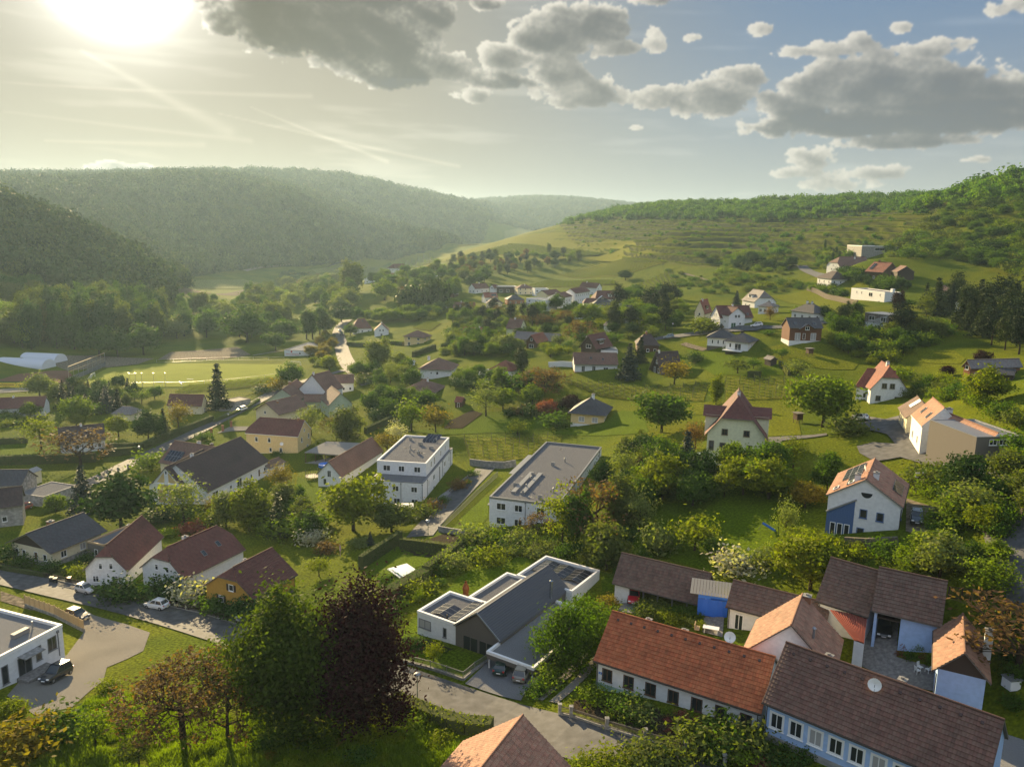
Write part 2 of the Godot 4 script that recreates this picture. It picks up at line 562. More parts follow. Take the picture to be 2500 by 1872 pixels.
func part(parent: Node,called: String,shape,material: Material,x := Transform3D()) -> MeshInstance3D:
	var o := MeshInstance3D.new()
	o.name = called
	o.mesh = shape.mesh() if shape is MB else shape
	o.material_override = material
	o.transform = x
	parent.add_child(o,true)
	return o

func single(called: String,shape,material: Material,label: String,category: String,x := Transform3D(),group := "",kind := "") -> MeshInstance3D:
	var o := part(self,numbered(called),shape,material,x)
	tag(o,label,category,group,kind)
	return o

func copy(o: Node3D,x: Transform3D,label := "",group := "") -> Node3D:
	var r: Node3D = o.duplicate()
	r.name = numbered(String(o.name).rstrip("0123456789").trim_suffix("_"))
	add_child(r)
	r.transform = x
	if label: r.set_meta("label",label)
	if group: r.set_meta("group",group)
	return r

func facing(at: Vector3,deg: float) -> Transform3D:
	return Transform3D(Basis(Vector3.UP,deg_to_rad(deg)),at)

# ------------------------------------------------------------------ materials
func grain(freq: float,lo: float,hi: float,seed_ := 1,octaves := 4) -> NoiseTexture2D:
	var f := FastNoiseLite.new()
	f.seed = seed_; f.frequency = freq; f.fractal_octaves = octaves; f.noise_type = FastNoiseLite.TYPE_SIMPLEX_SMOOTH
	var g := Gradient.new()
	g.set_color(0,Color(lo,lo,lo)); g.set_color(1,Color(hi,hi,hi))
	var t := NoiseTexture2D.new()
	t.width = 512; t.height = 512; t.seamless = true; t.noise = f; t.color_ramp = g
	return t

func relief(freq: float,seed_ := 2) -> NoiseTexture2D:
	return grain(freq,0.0,1.0,seed_,5)

func mat(called: String,r: float,g: float,b: float,rough := 0.9,tex: Texture2D = null,scale := 0.2,bump: Texture2D = null,cm := 0.0) -> StandardMaterial3D:
	var m := StandardMaterial3D.new()
	m.resource_name = called
	m.albedo_color = Color(r,g,b).linear_to_srgb()
	m.roughness = rough
	if rough >= 0.95: m.metallic_specular = 0.1
	m.vertex_color_use_as_albedo = true
	if tex or bump:
		m.uv1_triplanar = true
		m.uv1_world_triplanar = true
		m.uv1_scale = Vector3.ONE*scale
		m.albedo_texture = tex
		if bump:
			m.heightmap_enabled = true
			m.heightmap_texture = bump
			m.heightmap_scale = cm
	M[called] = m
	return m

func leafmat(called: String,r: float,g: float,b: float,glow := 1.0) -> void:
	var m := mat(called,r,g,b,0.6)
	m.metallic_specular = 0.12
	m.backlight_enabled = true
	m.backlight = Color(glow*0.95,glow,glow*0.45)
	m.cull_mode = BaseMaterial3D.CULL_DISABLED

func tile_images() -> Array:
	var r := RandomNumberGenerator.new()
	r.seed = 4
	var a := Image.create_empty(256,256,false,Image.FORMAT_RGB8)
	var h := Image.create_empty(256,256,false,Image.FORMAT_RGB8)
	for ty in 8:
		for tx in 8:
			var k := r.randf_range(0.84,1.0)
			var warm := r.randf_range(0.92,1.0)
			for y in 32:
				for x in 32:
					var u := (x+0.5)/32.0
					var v := (y+0.5)/32.0
					var g := k*r.randf_range(0.92,1.0)
					a.set_pixel(tx*32+x,ty*32+y,Color(g,g*warm,g*warm))
					var z := 0.45*sin(u*TAU)+0.5 - 0.15*(1.0 - v)
					if u < 0.06: z = 0.0
					h.set_pixel(tx*32+x,ty*32+y,Color(z,z,z))
	return [ImageTexture.create_from_image(a),ImageTexture.create_from_image(h)]

func roofmat(called: String,r: float,g: float,b: float,im: Array,rough := 0.85,cm := 3.0) -> void:
	var m := mat(called,r,g,b,rough)
	m.albedo_texture = im[0]
	m.heightmap_enabled = true
	m.heightmap_texture = im[1]
	m.heightmap_scale = cm
	m.uv1_scale = Vector3(1.0/2.4,1.0/8.0,1)

func build_materials() -> void:
	var fine := grain(0.06,0.72,1.0,1)
	var blotch := grain(0.012,0.6,1.0,2)
	var plasterg := grain(0.02,0.9,1.0,3)
	var rough_relief := relief(0.09,4)
	var turf := grain(0.03,0.45,1.0,6,6)
	mat("ground",1.35,1.35,1.1,1.0,turf,0.11,rough_relief,8.0)
	mat("lawn",0.15,0.225,0.01,1.0,turf,0.13,rough_relief,4.0)
	mat("meadow",0.225,0.255,0.014,1.0,turf,0.08,rough_relief,8.0)
	mat("sports_turf",0.27,0.31,0.03,1.0,fine,0.05,rough_relief,3.0)
	mat("vine_ground",0.27,0.28,0.024,1.0,turf,0.1,rough_relief,8.0)
	mat("plough",0.17,0.125,0.08,1.0,turf,0.05,rough_relief,8.0)
	mat("pale_field",0.27,0.29,0.07,1.0,turf,0.03)
	mat("dirt",0.30,0.25,0.18,1.0,turf,0.06,rough_relief,6.0)
	mat("soil",0.085,0.065,0.042,1.0,turf,0.2,rough_relief,6.0)
	mat("clay_court",0.24,0.125,0.085,1.0,fine,0.05)
	mat("asphalt",0.13,0.128,0.13,0.85,blotch,0.09,rough_relief,1.0)
	mat("dark_asphalt",0.10,0.105,0.115,0.85,blotch,0.09,rough_relief,1.0)
	mat("gravel",0.44,0.41,0.36,1.0,turf,0.5,rough_relief,5.0)
	mat("pale_gravel",0.45,0.45,0.46,1.0,turf,0.8,rough_relief,5.0)
	mat("roof_gravel",0.30,0.30,0.315,1.0,turf,0.8,rough_relief,4.0)
	mat("paving",0.30,0.28,0.26,0.9,blotch,0.3,rough_relief,1.0)
	mat("concrete",0.40,0.385,0.36,0.9,blotch,0.2,rough_relief,1.0)
	mat("white_plaster",0.80,0.80,0.79,0.95,plasterg,0.15,rough_relief,0.6)
	mat("cool_plaster",0.79,0.80,0.82,0.95,plasterg,0.15,rough_relief,0.6)
	mat("cream_plaster",0.76,0.68,0.47,0.95,plasterg,0.15,rough_relief,0.6)
	mat("yellow_plaster",0.78,0.60,0.30,0.95,plasterg,0.15,rough_relief,0.6)
	mat("ochre_plaster",0.50,0.29,0.065,0.95,plasterg,0.15,rough_relief,0.6)
	mat("lime_plaster",0.76,0.75,0.50,0.95,plasterg,0.15,rough_relief,0.6)
	mat("blue_plaster",0.42,0.58,0.86,0.95,plasterg,0.15,rough_relief,0.6)
	mat("mint_plaster",0.50,0.72,0.58,0.95,blotch,0.2,rough_relief,0.6)
	mat("green_plaster",0.42,0.50,0.36,0.95,plasterg,0.15,rough_relief,0.6)
	mat("grey_plaster",0.52,0.50,0.47,0.95,blotch,0.15,rough_relief,0.6)
	mat("brick",0.40,0.19,0.11,0.95,fine,0.4,rough_relief,1.0)
	mat("stone",0.30,0.26,0.21,0.95,turf,0.4,rough_relief,4.0)
	mat("grey_wood",0.205,0.18,0.155,0.85,fine,0.4)
	mat("brown_wood",0.13,0.062,0.032,0.8,fine,0.4)
	mat("rust_wood",0.20,0.075,0.03,0.85,fine,0.4)
	mat("dark_wood",0.07,0.048,0.035,0.85,fine,0.4)
	mat("pale_wood",0.62,0.42,0.22,0.8,fine,0.4)
	mat("white_trim",0.80,0.79,0.77,0.6)
	mat("grey_trim",0.17,0.17,0.18,0.6)
	mat("blue_boards",0.10,0.19,0.40,0.8,fine,0.3)
	mat("bark",0.085,0.065,0.045,1.0,fine,0.6,rough_relief,3.0)
	mat("black",0.015,0.015,0.017,0.6)
	mat("rubber",0.02,0.02,0.02,0.8)
	mat("red_paint",0.45,0.03,0.025,0.4)
	mat("yellow_paint",0.80,0.56,0.03,0.5)
	mat("green_paint",0.03,0.10,0.05,0.5)
	mat("blue_paint",0.03,0.16,0.55,0.45)
	mat("tarpaulin",0.02,0.13,0.62,0.4)
	mat("white_cloth",0.72,0.70,0.66,0.9)
	var zinc := mat("zinc",0.42,0.43,0.45,0.45,fine,0.3)
	zinc.metallic = 0.6
	var steel := mat("steel",0.35,0.35,0.36,0.4)
	steel.metallic = 0.8
	var chrome := mat("chrome",0.6,0.6,0.6,0.2)
	chrome.metallic = 1.0
	var gl := mat("glass",0.025,0.03,0.035,0.06)
	gl.metallic_specular = 0.6
	mat("slate_plain",0.075,0.078,0.088,0.6)
	mat("blind",0.36,0.35,0.34,0.7)
	var pv := mat("solar_cell",0.012,0.014,0.028,0.22)
	pv.metallic_specular = 0.55
	var pool := mat("pool_cover",0.55,0.66,0.62,0.15)
	pool.transparency = BaseMaterial3D.TRANSPARENCY_ALPHA
	pool.albedo_color.a = 0.45
	var im := tile_images()
	roofmat("tile_orange",0.52,0.165,0.062,im)
	roofmat("tile_red",0.30,0.105,0.065,im)
	roofmat("tile_brown",0.215,0.125,0.09,im)
	roofmat("tile_maroon",0.17,0.07,0.055,im)
	roofmat("tile_dark",0.085,0.06,0.055,im)
	roofmat("tile_old",0.20,0.135,0.10,im)
	roofmat("tile_tan",0.40,0.235,0.15,im)
	roofmat("tile_terracotta",0.46,0.255,0.16,im)
	roofmat("slate",0.075,0.077,0.085,im,0.7,1.5)
	roofmat("slate_light",0.22,0.21,0.20,im,0.75,1.5)
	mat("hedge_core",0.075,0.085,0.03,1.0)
	leafmat("lf_mid",0.087,0.152,0.025)
	leafmat("lf_dark",0.049,0.093,0.020,0.7)
	leafmat("lf_bright",0.167,0.232,0.023)
	leafmat("lf_yellow",0.205,0.24,0.018)
	leafmat("lf_olive",0.138,0.167,0.043)
	leafmat("lf_pale",0.217,0.254,0.080)
	leafmat("lf_gold",0.24,0.185,0.03)
	leafmat("lf_brown",0.196,0.119,0.055)
	leafmat("lf_copper",0.042,0.014,0.014,0.6)
	leafmat("lf_pink",0.290,0.094,0.080)
	leafmat("lf_blossom",0.55,0.52,0.42)
	leafmat("needle",0.024,0.042,0.018,0.35)
	leafmat("needle_blue",0.045,0.065,0.055,0.35)
	leafmat("needle_light",0.055,0.078,0.022,0.5)
	leafmat("lf_vine",0.189,0.225,0.051)
	leafmat("grass_blade",0.232,0.319,0.032,1.0)
	leafmat("lf_forest",0.060,0.085,0.026,0.6)
	mat("garden_grass",0.2,0.255,0.01,1.0,turf,0.16,rough_relief,8.0)
	mat("white_line",0.75,0.75,0.72,0.9)
	leafmat("lf_maple",0.09,0.128,0.02)
	leafmat("lf_cherry",0.095,0.165,0.014)
	mat("rust",0.22,0.08,0.035,0.95,fine,0.5)
	mat("pink_cloth",0.5,0.3,0.36,0.9)
	mat("pool_sheet",0.62,0.70,0.70,0.4)
	mat("hall_sheet",0.55,0.57,0.62,0.6)

# ------------------------------------------------------------------ houses
# A house is read off three pixels: the two ends of an eave (left and right as one faces that side) at a known height above the ground, and the end of
# the ridge above the first. Its own axes: x along the eave, y up, z out of that side.

func roof_frame(a: Array,b: Array,r,h: float,k := 0.0,e := 0.0,over_b := false,pitch := 0.0,far := 0.0) -> Dictionary:
	var A := spot(a[0],a[1],h) if far <= 0.0 else EYE+ray(a[0],a[1])*far
	var B := at_level(b[0],b[1],A.y)
	var X := Vector3(B.x - A.x,0,B.z - A.z)
	var L := X.length()
	X /= L
	var N := Vector3.UP.cross(X)
	var s := 0.0
	var rise := 0.0
	if r is Vector2:
		s = r.x*0.5
		rise = r.y
	elif pitch > 0.0:       # the pixel lies somewhere on the ridge line and the pitch is known
		var q := Basis(N+Vector3.UP*tan(deg_to_rad(pitch)),X,-ray(r[0],r[1])).inverse()*(EYE - A)
		s = q.x
		rise = s*tan(deg_to_rad(pitch))
	else:
		var d := ray(r[0],r[1])
		var q := Basis(N+X*(-k if over_b else k),Vector3.UP,-d).inverse()*(EYE - A - X*(L - e if over_b else e))
		s = q.x
		rise = q.y
	return {"x": Transform3D(Basis(X,Vector3.UP,-N),Vector3(A.x,A.y - h,A.z)),"L": L,"W": 2.0*s,"rise": rise,"h": h,"k": k}

# weathering: patches a metre or two across, darker and lighter
func stain(x: float,y: float,P: Vector3) -> Color:
	var g := clampf(0.95+0.45*noise.get_noise_2d(x*0.4+P.z*3.7,y*0.4+P.x)+0.25*noise.get_noise_2d(x*1.3,y*1.3+31.0+P.y),0.5,1.35)
	return Color(g,g,g)

func slope(mb: MB,P: Vector3,X: Vector3,U: Vector3,up: float,L: float,ends: Array,near: bool) -> void:
	# ends: [inset left, clip left, inset right, clip right]; insets at the ridge in metres, clips as a share of the way up
	var N := X.cross(U).normalized()
	var tiles := maxi(2,int(up/0.42))
	var rows := tiles if near else maxi(2,int(up/1.4))
	var lift := 0.075 if near else 0.0
	var xl := func(f: float) -> float: return 0.0 if f <= ends[1] else ends[0]*(f - ends[1])/(1.0 - ends[1])
	var xr := func(f: float) -> float: return L - (0.0 if f <= ends[3] else ends[2]*(f - ends[3])/(1.0 - ends[3]))
	var cols := maxi(2,int(L/(1.1 if near else 2.6)))
	for i in rows:
		var f0 := float(i)/rows
		var f1 := float(i+1)/rows
		var a0: float = xl.call(f0); var b0: float = xr.call(f0); var a1: float = xl.call(f1); var b1: float = xr.call(f1)
		for j in cols:
			var u0 := float(j)/cols
			var u1 := float(j+1)/cols
			var p := lerpf(a0,b0,u0); var q := lerpf(a0,b0,u1); var s := lerpf(a1,b1,u1); var t := lerpf(a1,b1,u0)
			var v0 := f0*tiles
			var v1 := f1*tiles
			var lo := P+U*(up*f0)+N*lift
			var hi := P+U*(up*f1)
			mb.quad(lo+X*p,lo+X*q,hi+X*s,hi+X*t,[Vector2(p,-v0),Vector2(q,-v0),Vector2(s,-v1),Vector2(t,-v1)])
			var k := mb.c.size() - 4
			for m in 4: mb.c[k+m] = stain([p,q,s,t][m],(f0 if m < 2 else f1)*up,P)
			if lift > 0.0:
				var dn := lo - N*lift
				mb.quad(dn+X*p,dn+X*q,lo+X*q,lo+X*p,[Vector2(p,0),Vector2(q,0),Vector2(q,0.1),Vector2(p,0.1)])
	mb.tint = Color.WHITE

func house(called: String,label: String,a: Array,b: Array,r,h: float,roof: String,wall: String,o := {}) -> Dictionary:
	var f: Dictionary = o.base_frame if o.has("base_frame") else roof_frame(a,b,r,h,o.get("k",0.0),o.get("e",0.0),o.get("over_b",false),o.get("pitch",0.0),o.get("far",0.0))
	if o.has("hips"):                  # full hips whose ridge insets are shares of half the width
		o.hip = [f.W*0.5*o.hips,f.W*0.5*o.hips]
	if o.has("L"): f.L = o.L
	var L: float = f.L
	var W: float = f.W
	var rise: float = f.rise
	if report: print("%-60s L %.1f W %.1f rise %.1f pitch %.0f  dist %.0f  base %.1f" % [label.left(60),L,W,rise,rad_to_deg(atan2(rise,W*0.5)),(f.x.origin - EYE).length(),f.x.origin.y])
	if W < 0.0:
		push_warning("eave given backwards: "+label)
		W = absf(W); f.W = W
	var node := thing(called,label,o.get("category","house"),f.x,o.get("group",""))
	var near: bool = o.get("near",(f.x.origin - EYE).length() < 150.0)
	var ov: float = o.get("ov",0.45)
	var ve: float = o.get("ve",0.3)
	var hip: Array = o.get("hip",[0.0,0.0])        # ridge insets
	var clip: Array = o.get("clip",[0.0,0.0])      # where the hips begin
	var s := W*0.5
	var up := sqrt(s*s+rise*rise)
	var U := Vector3(0,rise,-s)/up
	var U2 := Vector3(0,rise,s)/up
	var mb := MB.new()
	slope(mb,Vector3(0,h,0),Vector3.RIGHT,U,up,L,[hip[0],clip[0],hip[1],clip[1]],near)
	slope(mb,Vector3(L,h,-W),Vector3.LEFT,U2,up,L,[hip[1],clip[1],hip[0],clip[0]],near)
	for e in 2:
		if hip[e] > 0.0:
			var c: float = clip[e]
			var x0 := 0.0 if e == 0 else L
			var sg := 1.0 if e == 0 else -1.0
			var w := W*(1.0 - c)
			var q := sqrt(pow(hip[e],2.0)+pow(rise*(1.0 - c),2.0))
			var st := Vector3(x0,h+rise*c,-W*c*0.5 if e == 1 else -W*(1.0 - c*0.5))
			slope(mb,st,Vector3(0,0,sg if e == 0 else -1.0),Vector3(sg*hip[e],rise*(1.0 - c),0)/q,q,w,[w*0.5,0.0,w*0.5,0.0],near)
	# ridge
	var ra := Vector3(hip[0],h+rise+0.03,-s)
	var rb := Vector3(L - hip[1],h+rise+0.03,-s)
	if ra.distance_to(rb) > 0.3: mb.tube([ra,rb],[0.13,0.13],6)
	part(node,"roof",mb,M[roof])
	# eaves: fascia, verge boards and soffit
	var ea := MB.new()
	var th := 0.17
	var dn := Vector3(0,-th,0)
	var ring := []
	var P := func(x: float,q: float,back: bool) -> Vector3: return Vector3(x,h+rise*q,-W+s*q if back else -s*q)
	ring = [P.call(0,0,false),P.call(L,0,false)]
	if hip[1] > 0.0 and clip[1] > 0.0: ring += [P.call(L,clip[1],false),P.call(L,clip[1],true)]
	elif hip[1] <= 0.0: ring.append(P.call(L,1,false))
	ring += [P.call(L,0,true),P.call(0,0,true)]
	if hip[0] > 0.0 and clip[0] > 0.0: ring += [P.call(0,clip[0],true),P.call(0,clip[0],false)]
	elif hip[0] <= 0.0: ring.append(P.call(0,1,false))
	for i in ring.size():
		var p: Vector3 = ring[i]
		var q: Vector3 = ring[(i+1) % ring.size()]
		ea.quad(p+dn,q+dn,q,p)
	var pin := tan(atan2(rise,s))*ov
	ea.quad(Vector3(L,h - th,0),Vector3(0,h - th,0),Vector3(0,h - th+pin,-ov),Vector3(L,h - th+pin,-ov))
	ea.quad(Vector3(0,h - th,-W),Vector3(L,h - th,-W),Vector3(L,h - th+pin,-W+ov),Vector3(0,h - th+pin,-W+ov))
	for e in 2:
		if hip[e] <= 0.0 or clip[e] > 0.05:
			var x0 := 0.0 if e == 0 else L
			var x1 := ve if e == 0 else L - ve
			var cc: float = 1.0 if hip[e] <= 0.0 else clip[e]
			for back in [false,true]:
				ea.quad(P.call(x0,0,back)+dn,P.call(x0,cc,back)+dn,P.call(x1,cc,back)+dn,P.call(x1,0,back)+dn)
		else:
			var x0 := 0.0 if e == 0 else L
			var x1 := ov if e == 0 else L - ov
			ea.quad(Vector3(x0,h - th,0),Vector3(x0,h - th,-W),Vector3(x1,h - th,-W),Vector3(x1,h - th,0))
	part(node,"eaves",ea,M[o.get("trim","grey_wood")])
	# walls
	var wa := MB.new()
	var lo := -4.0
	var xa := ve if hip[0] <= 0.0 or clip[0] > 0.05 else ov
	var xb := L - (ve if hip[1] <= 0.0 or clip[1] > 0.05 else ov)
	var za := -ov
	var zb := -W+ov
	var hw := h - th+pin - 0.01
	f.merge({"node": node,"xa": xa,"xb": xb,"za": za,"zb": zb,"ov": ov,"hw": hw,"s": s,"U": U,"up": up})
	if o.get("open",false):
		return f
	wa.quad(Vector3(xa,lo,za),Vector3(xb,lo,za),Vector3(xb,hw,za),Vector3(xa,hw,za))
	wa.quad(Vector3(xb,lo,zb),Vector3(xa,lo,zb),Vector3(xa,hw,zb),Vector3(xb,hw,zb))
	for e in 2:
		var x0 := xa if e == 0 else xb
		var cc: float = 1.0 if hip[e] <= 0.0 else clip[e]
		var pts := [Vector3(x0,lo,za),Vector3(x0,lo,zb),Vector3(x0,hw,zb)]
		if cc > 0.05:
			var ct := minf(cc,0.985)
			var top := h - th+rise*ct - 0.01
			pts += [Vector3(x0,top,-W+s*ct),Vector3(x0,top,-s*ct)]
		pts.append(Vector3(x0,hw,za))
		if e == 0: pts.reverse()
		wa.fan(pts)
	part(node,"wall",wa,M[wall])
	if o.has("plinth"):
		var pl := MB.new()
		var ph: float = o.get("plinth_h",0.6)
		pl.box(Vector3(xa - 0.03,lo,zb - 0.03),Vector3(xb+0.03,ph,za+0.03))
		part(node,"plinth",pl,M[o.plinth])
	if o.has("gable"):                # boarded gables
		for e in 2:
			if hip[e] <= 0.0:
				var x0 := xa - 0.025 if e == 0 else xb+0.025
				var g := MB.new()
				var pts := [Vector3(x0,hw - 0.1,za+0.02),Vector3(x0,hw - 0.1,zb - 0.02),Vector3(x0,h - th+rise - 0.05,-s)]
				if e == 0: pts.reverse()
				g.fan(pts)
				part(node,"gable_boards",g,M[o.gable])
	if near or o.get("gutter",false):
		var g := MB.new()
		g.tube([Vector3(-0.02,h - 0.1,0.07),Vector3(L+0.02,h - 0.1,0.07)],[0.075,0.075],6)
		var gu := part(node,"gutter",g,M[o.get("gutter_mat","dark_wood")])
		for x0 in [xa+0.12,xb - 0.12]:
			var d := MB.new()
			d.tube([Vector3(x0,h - 0.14,0.05),Vector3(x0,h - 0.5,za+0.08),Vector3(x0,0.0,za+0.08)],[0.05,0.05,0.05],6)
			part(gu,"downpipe",d,M[o.get("gutter_mat","dark_wood")])
	windows(f,o.get("win",{}),o)
	for q in o.get("chim",[]):       # [x share,depth share,height over the ridge line there,width,material]
		chimney(f,q[0],q[1],q[2],q[3] if q.size() > 3 else 0.6,q[4] if q.size() > 4 else "white_plaster")
	for q in o.get("sky",[]):        # roof windows [x share,share up the slope,width,height]
		roof_window(f,q[0],q[1],q[2] if q.size() > 2 else 0.8,q[3] if q.size() > 3 else 1.2)
	if o.has("pv"):                   # solar panels [x from,slope from,columns,rows,panel width,panel height]
		var q: Array = o.pv
		panels(f,q)
	return f

func roof_point(f: Dictionary,u: float,v: float,lift := 0.0) -> Transform3D:
	# on the front slope, turned so that x runs along the eave and y up the slope
	var N := Vector3.RIGHT.cross(f.U)
	return Transform3D(Basis(Vector3.RIGHT,f.U,N),Vector3(u*f.L,f.h,0)+f.U*(f.up*v)+N*lift)

func chimney(f: Dictionary,u: float,w: float,over: float,size := 0.6,m := "white_plaster") -> void:
	var z: float = -f.W*w
	var top: float = f.h+f.rise*(1.0 - absf(w - 0.5)*2.0)
	var mb := MB.new()
	mb.box(Vector3(u*f.L - size*0.5,top - 0.9,z - size*0.5),Vector3(u*f.L+size*0.5,top+over,z+size*0.5))
	var c := part(f.node,"chimney",mb,M[m])
	var cap := MB.new()
	cap.box(Vector3(u*f.L - size*0.6,top+over,z - size*0.6),Vector3(u*f.L+size*0.6,top+over+0.1,z+size*0.6))
	cap.box(Vector3(u*f.L - size*0.2,top+over+0.1,z - size*0.2),Vector3(u*f.L+size*0.2,top+over+0.3,z+size*0.2))
	part(c,"cap",cap,M.concrete)

func roof_window(f: Dictionary,u: float,v: float,w: float,h: float) -> void:
	var mb := MB.new()
	mb.box(Vector3(-w*0.5,-h*0.5,-0.05),Vector3(w*0.5,h*0.5,0.1))
	var k := part(f.node,"roof_window",mb,M.grey_trim,roof_point(f,u,v))
	var g := MB.new()
	g.quad(Vector3(-w*0.42,-h*0.44,0.106),Vector3(w*0.42,-h*0.44,0.106),Vector3(w*0.42,h*0.44,0.106),Vector3(-w*0.42,h*0.44,0.106))
	part(k,"pane",g,M.glass)

var panel_mesh := {}
func panel_shape(w: float,h: float) -> Array:
	var key := "%.2f %.2f" % [w,h]
	if not panel_mesh.has(key):
		var a := MB.new()
		a.box(Vector3(0,0,0),Vector3(w,h,0.04))
		var b := MB.new()
		b.quad(Vector3(0.03,0.03,0.044),Vector3(w - 0.03,0.03,0.044),Vector3(w - 0.03,h - 0.03,0.044),Vector3(0.03,h - 0.03,0.044))
		panel_mesh[key] = [a.mesh(),b.mesh()]
	return panel_mesh[key]

func panel(parent: Node,w: float,h: float,x: Transform3D,thermal := false) -> void:
	var sh := panel_shape(w,h)
	var p := part(parent,"solar_panel",sh[0],M.zinc,x)
	part(p,"cells",sh[1],M.glass if thermal else M.solar_cell)

func panels(f: Dictionary,q: Array) -> void:
	var w: float = q[4]
	var h: float = q[5]
	for i in q[2]:
		for j in q[3]:
			var x := roof_point(f,q[0],q[1],0.12)
			panel(f.node,w,h,x*Transform3D(Basis(),Vector3(i*(w+0.03),j*(h+0.03),0)),q.size() > 6)

# windows: per side (f, r, b, l) a list of [share along, height of the middle, width, height, style]
var win_mesh := {}
func window_shape(w: float,h: float,style: String) -> Array:
	var key := "%.2f %.2f %s" % [w,h,style]
	if not win_mesh.has(key):
		var a := MB.new()
		var b := 0.09
		var out := 0.05
		if "band" in style:           # a painted plaster band round the window
			b = 0.22
			out = 0.04
		for r in [[-w*0.5,-h*0.5,w*0.5,-h*0.5+b],[-w*0.5,h*0.5 - b,w*0.5,h*0.5],[-w*0.5,-h*0.5+b,-w*0.5+b,h*0.5 - b],[w*0.5 - b,-h*0.5+b,w*0.5,h*0.5 - b]]:
			a.box(Vector3(r[0],r[1],0),Vector3(r[2],r[3],out))
		var panes := []
		var n := 2 if w > 1.0 else 1
		var iw := (w - 2.0*b)
		for i in n:
			var x0 := -w*0.5+b+iw*i/n
			var g := MB.new()
			g.quad(Vector3(x0+0.02,-h*0.5+b,0.012),Vector3(x0+iw/n - 0.02,-h*0.5+b,0.012),Vector3(x0+iw/n - 0.02,h*0.5 - b,0.012),Vector3(x0+0.02,h*0.5 - b,0.012))
			panes.append(g.mesh())
			if i > 0: a.box(Vector3(x0 - 0.04,-h*0.5+b,0),Vector3(x0+0.04,h*0.5 - b,out*0.9))
		if "cross" in style: a.box(Vector3(-w*0.5+b,h*0.16,0),Vector3(w*0.5 - b,h*0.16+0.06,out*0.8))
		if not "door" in style: a.box(Vector3(-w*0.5 - 0.06,-h*0.5 - 0.06,0),Vector3(w*0.5+0.06,-h*0.5,0.13))
		var sh = null
		if "shut" in style:
			var q := MB.new()
			for sg in [-1.0,1.0]:
				q.cbox(Vector3(sg*(w*0.5+w*0.24),0,0.04),Vector3(w*0.46,h*1.02,0.05))
				for i in 6: q.cbox(Vector3(sg*(w*0.5+w*0.24),h*(-0.4+0.16*i),0.075),Vector3(w*0.38,0.05,0.03))
			sh = q.mesh()
		win_mesh[key] = [a.mesh(),panes,sh]
	return win_mesh[key]

func face(f: Dictionary,side: String) -> Array:       # [transform with x along the side as one faces it,y up,z out; length]
	match side:
		"f": return [Transform3D(Basis(Vector3.RIGHT,Vector3.UP,Vector3.BACK),Vector3(f.xa,0,f.za)),f.xb - f.xa]
		"b": return [Transform3D(Basis(Vector3.LEFT,Vector3.UP,Vector3.FORWARD),Vector3(f.xb,0,f.zb)),f.xb - f.xa]
		"l": return [Transform3D(Basis(Vector3.BACK,Vector3.UP,Vector3.LEFT),Vector3(f.xa,0,f.zb)),f.za - f.zb]
	return [Transform3D(Basis(Vector3.FORWARD,Vector3.UP,Vector3.RIGHT),Vector3(f.xb,0,f.za)),f.za - f.zb]

func window_at(node: Node,x: Transform3D,w: float,h: float,style := "",frame := "white_trim") -> void:
	var sh := window_shape(w,h,style)
	var called := "door" if "door" in style else "window"
	var p := part(node,called,sh[0],M[frame],x)
	for g in sh[1]:
		part(p,"pane",g,M["blind"] if "blind" in style else (M["brown_wood"] if "wood" in style else (M["green_paint"] if "green" in style else M["glass"])))
	if sh[2]: part(p,"shutters",sh[2],M.dark_wood)

func windows(f: Dictionary,win: Dictionary,o: Dictionary) -> void:
	for side in win:
		var fc := face(f,side)
		for q in win[side]:
			var style: String = q[4] if q.size() > 4 else o.get("wstyle","")
			var frame: String = o.get("frame","white_trim")
			window_at(f.node,fc[0]*Transform3D(Basis(),Vector3(q[0]*fc[1],q[1],0.002)),q[2],q[3],style,frame)

func row(n: int,y: float,w: float,h: float,a := 0.0,b := 1.0) -> Array:
	var out := []
	for i in n: out.append([lerpf(a,b,(i+0.5)/n),y,w,h])
	return out

func block(called: String,label: String,a: Array,b: Array,c: Array,h: float,wall: String,o := {}) -> Dictionary:
	# a flat-roofed block from three corners of its roof edge: the two front ones and one behind the second
	var A := spot(a[0],a[1],h)
	var B := at_level(b[0],b[1],A.y)
	var X := Vector3(B.x - A.x,0,B.z - A.z)
	var L := X.length()
	X /= L
	var N := Vector3.UP.cross(X)
	var W: float = o.W if o.has("W") else (at_level(c[0],c[1],A.y) - B).dot(N)
	if report: print("%-60s L %.1f W %.1f h %.1f dist %.0f base %.1f" % [label.left(60),L,W,h,(A - EYE).length(),A.y - h])
	var x := Transform3D(Basis(X,Vector3.UP,-N),Vector3(A.x,A.y - h,A.z))
	var f := {"x": x,"L": L,"W": W,"h": h,"xa": 0.0,"xb": L,"za": 0.0,"zb": -W,"rise": 0.0}
	f.node = o.node if o.has("node") else thing(called,label,o.get("category","house"),x,o.get("group",""))
	var at: Transform3D = f.node.transform.affine_inverse()*x if o.has("node") else Transform3D()
	f.at = at
	block_parts(f,wall,o,at)
	return f

